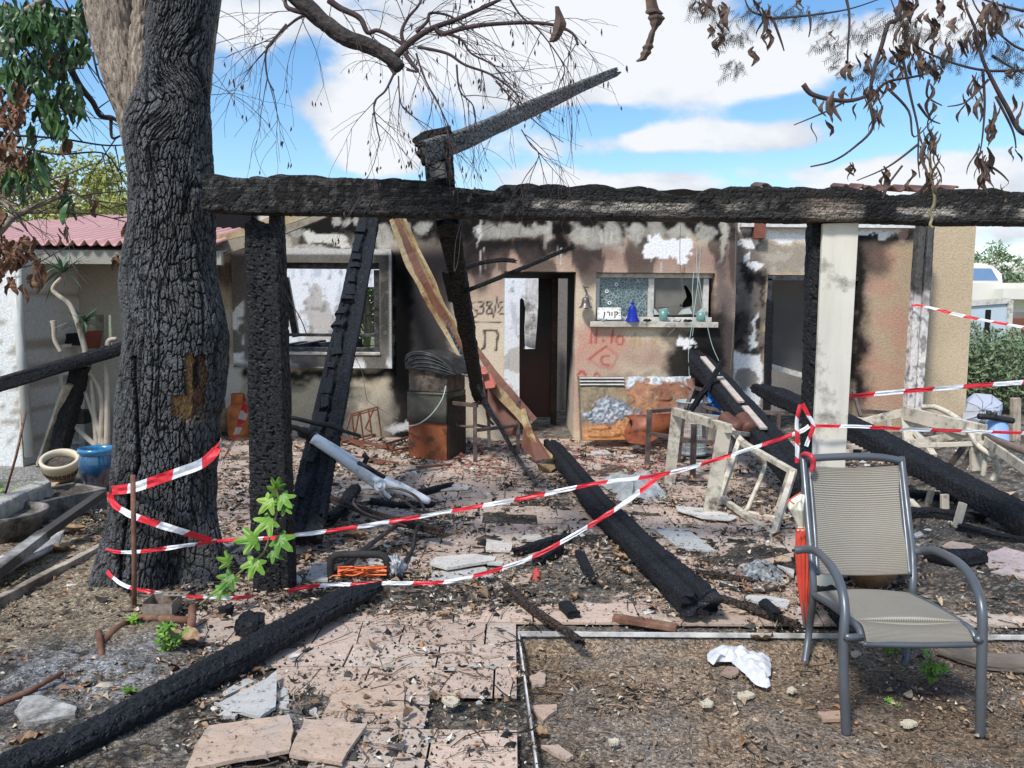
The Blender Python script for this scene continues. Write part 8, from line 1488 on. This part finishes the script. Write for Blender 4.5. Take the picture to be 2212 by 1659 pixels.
mb = dleaf('', [(1203, 14), (1210, 50), (1200, 80), (1192, 92)], 26); lone(mb.build('shrivelled_leaf', DLM), 'shrivelled leaf hanging from the bare branch top centre', 'leaf')
# right hand tree: hanging branches with dead leaf bunches and feathery foliage
YR_ = 3.3
rt = thing('overhanging_tree', 'overhanging branches with bunches of dead brown leaves at the top right', 'tree', tuple(at(2290, 560, YR_)))
qr9 = lambda a, b, Y=YR_: at(1327 + a * .4, b * .4, Y)
RBR = [[(2400, 700), (2212, 720), (2120, 580), (2040, 430), (1990, 320), (1950, 160), (1900, 40), (1880, -80)], [(2400, 300), (2212, 270), (2100, 200), (1960, 50), (1920, -60)], [(1560, -60), (1530, 100), (1480, 130), (1440, 260), (1400, 380), (1380, 540), (1395, 690), (1290, 800), (1180, 870), (1060, 900)], [(1020, 455), (1080, 515), (1260, 545), (1400, 500), (1480, 440), (1640, 410), (1760, 370)], [(1240, 550), (1150, 600), (970, 675)], [(2212, 380), (2000, 380), (1800, 330), (1620, 240), (1540, 110), (1480, -40)],
       [(1560, 330), (1600, 520), (1640, 700), (1640, 860), (1650, 960)], [(1480, 480), (1590, 600), (1620, 740), (1740, 620)], [(1640, 780), (1480, 900), (1310, 975)], [(1640, 560), (1700, 640), (1760, 668)], [(1700, 430), (1690, 520), (1770, 570)], [(1990, 380), (2000, 560), (1990, 720), (1975, 830)], [(2020, 430), (1900, 550), (1800, 575)], [(2060, 520), (2150, 700), (2170, 800)], [(850, 100), (980, 90), (1150, 70), (1300, 40), (1500, -30)], [(850, 95), (740, 60), (700, -20)], [(860, 110), (900, 220), (917, 275)], [(1050, 60), (1060, 140), (1050, 200)], [(2212, 700), (2300, 760)], [(1970, 860), (2080, 930), (2130, 980)], [(2212, 60), (2060, 20), (1900, -40)], [(2040, 300), (2120, 350), (2212, 400)], [(1250, -20), (1270, 100), (1260, 330), (1290, 440)]]
for L in RBR:
    P = smooth_path([qr9(a, b) for a, b in L], 5); n = len(P); mb = MB(); w0 = .011 if len(L) > 6 else .006; mb.tube(P, [w0 * (1 - .7 * k / n) for k in range(n)], 6); mb.build('branch', TWD, rt, smooth=True)
mb = MB(); rnd = random.Random(77); bunch = [(1570, 140, 7, 90), (1610, 230, 9, 110), (1640, 330, 8, 90), (1350, 330, 6, 80), (1370, 520, 6, 80), (1415, 620, 5, 110), (1460, 480, 5, 70), (1520, 300, 6, 70), (1690, 350, 5, 60), (1740, 400, 4, 70), (1740, 200, 4, 60), (1820, 260, 5, 90), (1950, 220, 7, 90), (2030, 60, 8, 110), (2060, 140, 5, 90), (1960, 450, 5, 90), (1890, 240, 4, 60), (1880, 570, 2, 90), (2060, 620, 3, 110), (2030, 690, 3, 80), (1985, 850, 6, 110), (2000, 950, 4, 90), (2020, 880, 3, 80), (1690, 740, 6, 100), (1680, 830, 6, 110), (1735, 760, 3, 80), (1735, 880, 5, 90), (1680, 980, 5, 80), (1740, 980, 3, 60), (1465, 950, 4, 80), (1600, 950, 2, 60), (1285, 900, 3, 60), (1260, 500, 3, 60), (1270, 370, 3, 60), (1090, 570, 1, 70), (1120, 580, 1, 60), (1175, 550, 2, 100), (1165, 670, 1, 90), (1080, 680, 1, 90), (1310, 590, 1, 60), (1700, 580, 3, 90), (1700, 500, 2, 70), (2180, 570, 2, 90), (2160, 820, 2, 60), (2110, 1000, 2, 60), (2110, 250, 1, 50), (500, 30, 6, 60), (590, 70, 6, 80), (540, 160, 5, 60), (580, 230, 4, 70), (740, 290, 3, 50), (830, 80, 5, 90), (825, 200, 3, 80), (780, 30, 5, 60), (1190, 210, 2, 50), (440, 30, 3, 40), (1670, 90, 3, 60), (1760, 40, 4, 60), (1840, 130, 3, 60), (1000, 20, 2, 40), (1450, 280, 2, 70), (1715, 130, 4, 70), (2200, 130, 3, 60), (2100, 60, 4, 60), (1560, 60, 6, 80), (1600, 30, 6, 70), (1880, 30, 3, 70), (2150, 380, 2, 50), (1960, 560, 2, 90), (1540, 400, 3, 70)]
for a, b, n, L in bunch:
    for k in range(n):
        m = MB() if False else mb; p = qr9(a + rnd.uniform(-1, 1) * (8 + 4 * n), b - L * .5 + rnd.uniform(-25, 25), YR_ + rnd.uniform(-.15, .15)); hang(mb, p, L * .56 * YR_ / FPX * rnd.uniform(.7, 1.3), 28 * .4 * YR_ / FPX * rnd.uniform(.7, 1.3), rnd, .8)
o = mb.build('dead_leaves', DLM, rt); o['kind'] = 'stuff'
# feathery pinnate leaflets
mb = MB(); rnd = random.Random(5)
def frond(p, d, L, n=9):
    d = d.normalized(); s = d.cross(Vector((0, 1, 0))).normalized()
    for i in range(1, n + 1):
        q = p + d * L * i / n
        for sg in (-1, 1): e = q + (s * sg + d * .5 - Vector((0, 0, .4))) * L * .20; w = d * L * .022; mb.add([q - w, q + w, e + w * .4, e - w * .4], [(0, 1, 2, 3)])
    w = s * .0006; mb.add([p - w, p + w, p + d * L + w, p + d * L - w], [(0, 1, 2, 3)])
clus = [(540, 60, 70, 60, 30), (650, 180, 60, 70, 34), (650, 340, 50, 60, 26), (760, 60, 80, 60, 26), (1130, 90, 110, 60, 34), (1180, 230, 70, 70, 30), (1330, 170, 90, 110, 40), (1560, 120, 130, 90, 46), (1250, 320, 60, 60, 20), (1480, 360, 90, 60, 26), (1800, 290, 110, 60, 34), (1900, 150, 120, 100, 44), (2130, 300, 90, 80, 46), (2130, 60, 90, 60, 34), (2180, 360, 60, 50, 24), (930, 40, 90, 40, 22), (1700, 130, 70, 100, 26), (1350, 400, 60, 50, 16), (2000, 250, 60, 60, 18), (450, 20, 50, 30, 14)]
for a, b, ra, rb, n in clus:
    for k in range(int(n * .6)): p = qr9(a + rnd.gauss(0, .6) * ra, b + rnd.gauss(0, .5) * rb, YR_ + rnd.uniform(-.3, .3)); frond(p, Vector((rnd.uniform(-1, .4), rnd.uniform(-.4, .4), rnd.uniform(-1, .1))), rnd.uniform(.03, .075), 8)
o = mb.build('feathery_leaves', pm('dark_olive_leaflet', [(.3, (.018, .016, .014)), (.7, (.05, .042, .032))], 6, .7), rt); o['kind'] = 'stuff'
mb = MB(); P = smooth_path([qr9(1700, 830), qr9(1720, 1000), qr9(1730, 1090), qr9(1705, 1150), qr9(1715, 1180), qr9(1705, 1215), qr9(1720, 1230)], 5); mb.tube(P, .006, 6); lone(mb.build('dry_vine', pm('straw_vine', [(.3, (.30, .24, .12)), (.7, (.48, .40, .24))], 20, .8), smooth=True), 'twisted straw-coloured dry vine hanging over the pergola beam at right', 'vine')
mb = MB(); mb.tube([qr9(1448, 1072), qr9(1490, 980), qr9(1555, 895)], .0045, 6); lone(mb.build('stick', TWD), 'thin dark stick standing up from the beam notch at right', 'stick')
# faint bare twigs right of the trunk
mb = MB(); rnd = random.Random(9)
for (u_, v_, du, dv, L) in ((458, 60, 60, 40, .35), (452, 205, 60, -10, .3), (455, 150, 60, 60, .35), (470, 20, 80, 30, .35), (455, 100, 50, -30, .3), (452, 180, 60, 30, .3), (560, 0, 0, 80, .3), (520, -10, 10, 90, .3)): p = at(u_, v_, 4.3); twigs(mb, p, at(u_ + du, v_ + dv, 4.3) - p, L, .0022, 1, rnd, .3, .7, .0009)
o = mb.build('twigs', TWD, tree); o['kind'] = 'stuff'
# ------------------------------------------------------------------ left tree: branches, green and dead leaves
YL = 4.9
lt = thing('left_tree', 'tangled tree at the upper left with hanging green and dead brown leaves', 'tree', tuple(at(-160, 900, YL)))
q1 = lambda a, b, Y=YL: at(a / 3, b / 3, Y)
LBR = [([(-700, 2600), (-560, 1500), (-420, 700), (-200, 300), (0, 330), (130, 270), (300, 260), (440, 215), (520, 240)], .055, TWP), ([(-200, 330), (0, 290), (60, 200), (150, 90), (280, 0), (330, -80)], .035, TWP), ([(60, 200), (200, 60), (360, 60), (480, 90), (560, 140)], .02, TWP), ([(-200, 520), (100, 500), (200, 450), (360, 440), (540, 440)], .016, TWP), ([(300, 120), (380, 260), (450, 430), (520, 560), (600, 660), (650, 750), (720, 760), (770, 790)], .026, TWD), ([(720, 760), (725, 890), (780, 880)], .012, TWD), ([(-200, 1700), (0, 1500), (100, 1400), (300, 1310), (470, 1240)], .026, TWP),
       ([(-100, 880), (130, 880), (400, 900), (660, 940), (800, 940)], .009, TWD), ([(0, 940), (160, 960), (380, 1000), (660, 990), (770, 1100)], .009, TWD), ([(-100, 1180), (100, 1080), (300, 1140), (460, 1240), (600, 1300), (800, 1400)], .008, TWD), ([(0, 780), (150, 690), (300, 700), (520, 750)], .008, TWP), ([(-60, 1400), (60, 1460), (150, 1500)], .01, TWP), ([(0, 1280), (120, 1330), (300, 1180), (460, 1120), (600, 1060)], .009, TWP), ([(600, 340), (640, 500), (700, 620), (760, 760)], .008, TWD), ([(-60, 100), (120, 160), (340, 190), (560, 180), (600, 300)], .010, TWP), ([(420, 0), (500, 200), (560, 400), (640, 540)], .006, TWD), ([(130, 1380), (400, 1380), (620, 1390), (820, 1440)], .007, TWD), ([(0, 1420), (40, 1700), (200, 1720), (430, 1600)], .006, TWD), ([(-100, 1200), (40, 1330), (100, 1380), (180, 1500)], .012, TWP)]
for L, rr, m in LBR:
    P = smooth_path([q1(a, b, YL + (a % 7) * .02) for a, b in L], 5); n = len(P); mb = MB(); mb.tube(P, [rr * (1 - .6 * k / n) for k in range(n)], 8); mb.build('branch', m, lt, smooth=True)
mb = MB(); rnd = random.Random(13)
for L, rr, m in LBR[1:]:
    P = smooth_path([q1(a, b) for a, b in L], 2)
    for k in range(1, len(P) - 1):
        if rnd.random() < .6: twigs(mb, P[k], Vector((rnd.uniform(-1, 1), rnd.uniform(-.5, .5), rnd.uniform(-1, .7))), rnd.uniform(.2, .5), .0045, 1, rnd, .3, .7, .0014)
o = mb.build('twigs', TWD, lt); o['kind'] = 'stuff'
t = MT('dark_glossy_leaf'); t.set(col=t.ramp(t.noise(5, 4), [(.3, (.015, .045, .014)), (.55, (.035, .095, .022)), (.75, (.11, .21, .045))]), rough=.4); GDL = t.m
DRL = pm('curled_russet_leaf', [(.3, (.07, .035, .022)), (.55, (.18, .09, .05)), (.75, (.32, .19, .11))], 9, .75)
def leafclump(mb, u_, v_, ru, rv, n, L, w, rnd, Y=YL):
    for k in range(n): p = q1(u_ + rnd.gauss(0, .5) * ru, v_ + rnd.gauss(0, .5) * rv, Y + rnd.uniform(-.35, .35)); hang(mb, p, L * rnd.uniform(.6, 1.15), w * rnd.uniform(.7, 1.2), rnd, rnd.uniform(0, 1))
gmb, dmb = MB(), MB(); rnd = random.Random(44)
for c in ((60, 80, 110, 80, 46), (230, 60, 140, 80, 60), (380, 120, 120, 70, 44), (500, 60, 80, 60, 26), (260, 170, 150, 50, 36), (60, 220, 80, 80, 22), (480, 290, 90, 60, 26), (280, 330, 120, 70, 30), (140, 390, 100, 60, 22), (370, 380, 100, 60, 24), (250, 500, 70, 60, 26), (450, 560, 70, 50, 26), (310, 640, 90, 50, 22), (350, 740, 70, 60, 24), (200, 820, 30, 40, 6), (220, 1010, 90, 50, 18), (260, 1080, 60, 60, 14), (160, 1160, 60, 50, 14), (440, 1290, 50, 50, 10), (60, 1120, 60, 60, 16), (40, 430, 60, 60, 16), (420, 800, 40, 30, 5), (500, 660, 50, 40, 8), (120, 560, 70, 40, 14)): leafclump(gmb, *c[:4], c[4], .14, .042, rnd)
for c in ((60, 640, 110, 90, 50), (80, 740, 90, 60, 30), (30, 900, 60, 80, 24), (150, 1000, 60, 60, 24), (60, 560, 90, 60, 26), (150, 620, 60, 60, 16), (420, 900, 30, 40, 7), (410, 1150, 40, 50, 9), (580, 1290, 40, 40, 8), (360, 400, 60, 60, 12), (410, 650, 40, 60, 8), (60, 1580, 110, 50, 40), (180, 1560, 70, 50, 26), (120, 1640, 110, 50, 34), (410, 1510, 30, 50, 8), (800, 1460, 20, 40, 4), (90, 820, 60, 50, 14), (0, 1350, 60, 60, 20), (250, 1700, 40, 50, 14), (30, 1680, 50, 50, 14), (760, 1660, 30, 30, 5), (330, 420, 40, 60, 10), (40, 1010, 60, 60, 20), (20, 1200, 50, 60, 16), (240, 1780, 50, 50, 12), (60, 1780, 40, 40, 8), (160, 1850, 40, 30, 6)): leafclump(dmb, *c[:4], int(c[4] * .6), .10, .042, rnd)
o = gmb.build('green_leaves', GDL, lt); o['kind'] = 'stuff'; o = dmb.build('dead_leaves', DRL, lt); o['kind'] = 'stuff'
# ------------------------------------------------------------------ trees and yard beyond
def crown_tree(name, label, base, h, w, cmat, n, leaf, seed, trunk_r=.15, cz=.62, vs=.5, group=None, clumps=26, drp=0):
    rnd = random.Random(seed); r_ = thing(name, label, 'tree', tuple(base), group=group); B = Vector(base); mb = MB()
    mb.tube([B, B + Vector((.1, 0, h * .3)), B + Vector((0, 0, h * .6)), B + Vector((.1, 0, h * .85))], [trunk_r, trunk_r * .8, trunk_r * .5, trunk_r * .15], 10)
    cl = []
    for k in range(clumps):
        th = rnd.uniform(0, 6.28); rr = math.sqrt(rnd.random()) * w / 2; z = h * cz + rnd.uniform(-1, 1) * h * (1 - cz) * math.sqrt(max(0, 1 - (2 * rr / w) ** 2)) * .95; c = B + Vector((math.cos(th) * rr, math.sin(th) * rr, z)); cl.append((c, rnd.uniform(.12, .24) * w))
        mb.tube([B + Vector((0, 0, h * rnd.uniform(.25, .5))), B.lerp(c, .6) + Vector((0, 0, h * .12)), c], [trunk_r * .3, trunk_r * .15, trunk_r * .05], 5)
    mb.build('trunk', TWP, r_, smooth=True); V, F, C = [], [], []; rs = np.random.RandomState(seed)
    per = n // clumps
    for c, cr in cl:
        d = rs.normal(size=(per, 3)); d /= np.linalg.norm(d, axis=1)[:, None]; d *= (rs.rand(per, 1) ** .45) * cr; d[:, 2] *= vs * 1.6; P = np.array(c) + d - np.array([0, 0, drp]) * rs.rand(per, 1)
        a = rs.normal(size=(per, 3)); a[:, 2] -= 1.2 * (drp > 0); a /= np.linalg.norm(a, axis=1)[:, None]; b = np.cross(a, rs.normal(size=(per, 3))); b /= np.linalg.norm(b, axis=1)[:, None]; s = leaf * rs.uniform(.6, 1.3, (per, 1)); e = s * (1.5 if drp else 1)
        q = np.stack([P - a * e, P + b * s * .32, P + a * e, P - b * s * .32], 1); k0 = sum(len(x) for x in V); V.append(q.reshape(-1, 3)); F.append(np.arange(per * 4).reshape(-1, 4) + k0)
    V = np.concatenate(V); F = np.concatenate(F); org = np.array(B); me = bpy.data.meshes.new('crown'); me.from_pydata((V - org).tolist(), [], F.tolist()); finish(me, 'crown', cmat, r_, False, org, None); return r_
YG = pm('yellow_green_foliage', [(.35, (.20, .23, .045)), (.65, (.36, .37, .10))], .8, .6); MG = pm('willow_green_foliage', [(.35, (.07, .13, .03)), (.65, (.17, .25, .06))], .8, .6); BGN = pm('grey_green_foliage', [(.35, (.13, .19, .10)), (.65, (.25, .32, .19))], 1.2, .7)
G = lambda u, Y: (at(u, 700, Y).x, Y, 0)
crown_tree('background_tree', 'yellow-green feathery tree behind the annex roof, left one', G(60, 24), 6.7, 5.5, YG, 9000, .11, 1, .2, .66); crown_tree('background_tree', 'yellow-green feathery tree behind the annex roof, next to the burnt trunk', G(215, 22), 6.4, 4.4, YG, 9000, .10, 2, .2, .66)
crown_tree('background_tree', 'green willowy tree seen through the empty left window', G(790, 26), 4.6, 4.6, MG, 12000, .10, 3, .12, .5, drp=.5); crown_tree('background_tree', 'green tree beyond the ruin, mostly hidden by the room walls', G(690, 30), 4.0, 4.5, MG, 5000, .13, 4, .15)
crown_tree('background_tree', 'small sparse tree far off above the flat white roof at right', G(2140, 34), 5.0, 2.6, BGN, 1500, .12, 5, .08, .7); crown_tree('background_tree', 'low sparse tree top at the far right edge', G(2230, 40), 4.2, 4, BGN, 1500, .14, 6, .1, .8)
rnd = random.Random(3)
def shrub(u_, Y, w, h, n, label, leaf=.05, seed=1, mat=BGN):
    rs = np.random.RandomState(seed); b = G(u_, Y); r_ = thing('shrub', label, 'shrub', b, group='shrubs along the far right fence'); P = rs.normal(size=(n, 3)); P /= np.linalg.norm(P, axis=1)[:, None]; P *= (rs.rand(n, 1) ** .4) * np.array([w / 2, w / 2.4, h / 2]); P[:, 2] += h / 2; lump = fbm(P * 2.5 + seed, 3, seed); P *= (.75 + .6 * lump)[:, None]; P += np.array(b)
    a = rs.normal(size=(n, 3)); a /= np.linalg.norm(a, axis=1)[:, None]; c = np.cross(a, rs.normal(size=(n, 3))); c /= np.linalg.norm(c, axis=1)[:, None]; s = leaf * rs.uniform(.6, 1.3, (n, 1)); q = np.stack([P - a * s, P + c * s * .35, P + a * s, P - c * s * .35], 1).reshape(-1, 3); me = bpy.data.meshes.new('foliage'); me.from_pydata((q - np.array(b)).tolist(), [], np.arange(n * 4).reshape(-1, 4).tolist()); finish(me, 'foliage', mat, r_, False, np.array(b), None)
    mb = MB()
    for k in range(7): mb.tube([Vector(b), Vector(b) + Vector((rnd.uniform(-w, w) * .35, rnd.uniform(-.2, .2), h * rnd.uniform(.6, 1.0)))], [.02, .006], 5)
    mb.build('stem', TWP, r_)
shrub(2105, 13.5, 1.5, 1.25, 5000, 'grey-green shrub next to the tan house corner', .05, 1); shrub(2200, 13.0, 1.6, 1.15, 5000, 'grey-green shrub at the right edge behind the grey umbrella', .05, 2); shrub(2150, 15.5, 2.2, 1.35, 5000, 'taller grey-green shrub in front of the white panel', .06, 3); shrub(2260, 14.5, 1.8, 1.3, 3500, 'shrub at the very right edge of the yard', .06, 4)
# far right: flat white houses, van, panel, canopy, car
WHB = pm('bright_white_render', [(.3, (.66, .63, .55)), (.7, (.78, .76, .69))], .5, .9, 0, .1)
fb = thing('white_building', 'low flat-roofed cream building behind the white van at far right', 'building', G(2230, 36))
mb = MB(); x0 = at(1990, 600, 36).x; mb.box((x0 + 12, 39, pZ(572, 36, 2150) / 2), (24, 6, pZ(572, 36, 2150))); mb.build('upper_block', WHB, fb); mb = MB(); x1_ = at(2075, 640, 27).x; mb.box((x1_ + 8, 28.5, pZ(611, 27, 2150) / 2), (16, 3, pZ(611, 27, 2150))); mb.build('lower_block', WHB, fb)
mb = MB(); mb.box((at(2145, 640, 26.9).x + 6, 26.6, pZ(634, 26, 2150)), (12, .5, .35)); mb.build('parapet_step', WHB, fb)
vn = thing('white_van', 'white van with blue tinted windows on the raised street at far right', 'van', tuple(at(2110, 608, 30))); v0 = at(2050, 608, 30); v1 = at(2164, 608, 30); vh = at(2100, 574, 30).z
mb = MB(); mb.prism([Vector((v0.x, 30, v0.z - .3)), Vector((v1.x + .1, 30, v0.z - .3)), Vector((v1.x, 30, v0.z + .3)), Vector((v1.x - .35, 30, vh + .0)), Vector((v1.x - .8, 30, vh + .1)), Vector((v0.x, 30, vh + .1))], (0, 1.9, 0)); mb.build('body', pm('white_car_paint', [(.3, (.75, .76, .78)), (.7, (.8, .81, .83))], 2, .25), vn, bevel=.05)
mb = MB(); mb.prism([Vector((v0.x, 29.97, v0.z + .05)), Vector((v1.x - .15, 29.97, v0.z + .05)), Vector((v1.x - .45, 29.97, vh - .1)), Vector((v0.x, 29.97, vh - .1))], (0, .02, 0)); mb.build('window', pm('blue_tinted_glass', [(.3, (.10, .19, .34)), (.7, (.16, .27, .44))], 1, .1), vn)
wp = thing('white_panel_fence', 'tall pale blue-white sheet panel behind the mesh fence at right', 'fence', G(2120, 17)); mb = MB(); q8 = lambda a, b, Y: at(1659 + a / 3, 442.4 + b / 3, Y)
mb.prism([q8(1290, 640, 17), q8(1572, 620, 17), q8(1545, 1150, 17), q8(1285, 1150, 17)], (0, .05, 0)); mb.build('panel', pm('pale_blue_white_sheet', [(.3, (.46, .56, .64)), (.7, (.58, .66, .72))], 1, .6), wp); mb = MB(); mb.bar(q8(1290, 640, 16.98), q8(1572, 620, 16.98), .05, .12); mb.bar(q8(1572, 620, 16.95), q8(1545, 1150, 16.95), .10, .05, up=(0, 1, 0)); mb.build('panel_frame', WHF, wp)
wf_ = thing('mesh_fence', 'grey wire mesh fence with a dark post in front of the white panel', 'fence', G(2120, 15)); mb = MB(); mb.tube([q8(1428, 680, 15), q8(1400, 1100, 15)], .05, 8); mb.build('post', HOLEM, wf_)
mb = MB()
for k in range(17): a = 1300 + k * 8.2; mb.tube([q8(a, 830, 15), q8(a - 4, 1100, 15)], .010, 4)
for b_ in (832, 840, 900, 905, 960, 1030): mb.tube([q8(1296, b_, 15), q8(1432, b_ + 4, 15)], .012, 4)
mb.build('mesh_panel', pm('galvanised_wire', [(.3, (.34, .36, .38)), (.7, (.5, .52, .54))], 3, .5, .4), wf_)
cn = thing('canopy', 'brown canopy with hanging frame at the far right edge', 'canopy', G(2230, 22)); mb = MB(); mb.prism([q8(1562, 695, 22), q8(1800, 690, 22), q8(1800, 745, 22), q8(1562, 740, 22)], (0, 2.5, .1)); mb.build('roof_sheet', pm('grey_brown_canopy', [(.3, (.14, .12, .11)), (.7, (.22, .20, .18))], 1, .7), cn); mb = MB(); mb.bar(q8(1562, 757, 22), q8(1800, 762, 22), .1, .2); mb.build('fascia', pm('red_brown_fascia', [(.3, (.16, .05, .03)), (.7, (.22, .08, .05))], 1, .7), cn); mb = MB(); mb.box(q8(1640, 850, 24), (1.6, .1, 1.4)); mb.build('back_wall', WOODP, cn)
ca = thing('parked_car', 'white car parked beyond the shrubs at the right edge', 'car', G(2215, 19)); mb = MB(); A = q8(1548, 960, 19); z0_ = A.z
mb.prism([Vector((A.x, 19, .25)), Vector((A.x + 4, 19, .25)), Vector((A.x + 4, 19, q8(1600, 905, 19).z)), Vector((A.x + .6, 19, q8(1600, 890, 19).z)), Vector((A.x, 19, q8(1550, 905, 19).z))], (0, 1.7, 0)); mb.build('body', bpy.data.materials['white_car_paint'], ca, bevel=.06); mb = MB(); zz1, zz2 = q8(1600, 945, 19).z, q8(1600, 915, 19).z; mb.prism([Vector((A.x + .1, 18.97, zz1)), Vector((A.x + 3.8, 18.97, zz1)), Vector((A.x + 3.8, 18.97, zz2)), Vector((A.x + .1, 18.97, zz2))], (0, .02, 0)); mb.build('window', HOLEM, ca)
for dx in (.8, 3.2): mb = MB(); mb.lathe([(.001, .1), (.31, .1), (.31, -.1), (.001, -.1)], (A.x + dx, 19.05, .31), 20, R=Matrix.Rotation(math.radians(90), 3, 'X')); mb.build('wheel', HOLEM, ca, smooth=True)
# grey umbrella, blue bucket, white stake in the yard
gu = thing('open_umbrella', 'open pale grey umbrella lying on its side beyond the house corner', 'umbrella', tuple(gp(2125, 935))); Yu = 10.6; apex = q8(1395, 1185, Yu + .1); rim = [q8(a, b, Yu + dy) for a, b, dy in ((1265, 1270, .2), (1262, 1340, -.1), (1262, 1400, -.3), (1330, 1430, -.45), (1420, 1440, -.45), (1500, 1410, -.3), (1518, 1330, -.1), (1522, 1285, .2), (1450, 1230, .5), (1340, 1220, .5))]
mb = MB(); vs = [apex] + rim; N = len(rim); cc2 = sum(rim, Vector()) / N; vs = []; hub = q8(1385, 1330, Yu - .55)
for f in (0, .33, .66, 1):
    for p in rim: vs.append(hub.lerp(p, f) + Vector((0, -.10 * math.sin(math.pi * f), 0)))
mb.add(vs, [(q * N + k, q * N + (k + 1) % N, (q + 1) * N + (k + 1) % N, (q + 1) * N + k) for q in range(3) for k in range(N)]); mb.build('canopy', pm('pale_grey_nylon', [(.3, (.42, .45, .54)), (.7, (.52, .55, .64))], 2, .6), gu, smooth=False)
for k in range(0, N, 1): mb = MB(); mb.tube([hub + Vector((0, -.01, 0)), hub.lerp(rim[k], .5) + Vector((0, -.11, 0)), rim[k] + Vector((0, -.01, 0))], .004, 4); mb.build('rib', SM, gu)
mb = MB(); b0 = q8(1478, 1525, 9.0); hh_ = q8(1478, 1392, 9.0).z - b0.z; rr = 73 / 3 * 9.0 / FPX
bk_ = thing('blue_bucket', 'light blue plastic bucket upside down beyond the cream frames', 'bucket', (b0.x, 9.0, b0.z)); mb.lathe([(rr * 1.02, 0), (rr * 1.02, hh_ * .06), (rr, hh_ * .07), (rr * .86, hh_ * .9), (rr * .78, hh_ * .98), (rr * .5, hh_), (.001, hh_)], (0, 0, 0), 36); rl('bucket_body', mb, pm('light_blue_plastic', [(.3, (.22, .38, .68)), (.7, (.30, .46, .76))], 2, .4), bk_, smooth=True)
mb = MB(); mb.tube(smooth_path([q8(1365, 1370, 8.9), q8(1440, 1375, 8.9), q8(1530, 1390, 8.9), q8(1590, 1400, 8.9)], 4), .035, 8); mb.tube([q8(1430, 1378, 8.9), q8(1432, 1335, 8.9)], .03, 8); mb.tube([q8(1468, 1382, 8.9), q8(1468, 1345, 8.9)], .03, 8); lone(mb.build('black_fitting', BLK, smooth=True), 'black branched pipe fitting resting on the blue bucket', 'pipe fitting')
mb = MB(); mb.bar(q8(1600, 1535, 9.6), q8(1605, 1250, 9.6), .10, .08, up=(0, 1, 0)); lone(mb.build('garden_post', WOODP, bevel=.01), 'short pale wooden post right of the blue bucket', 'post')
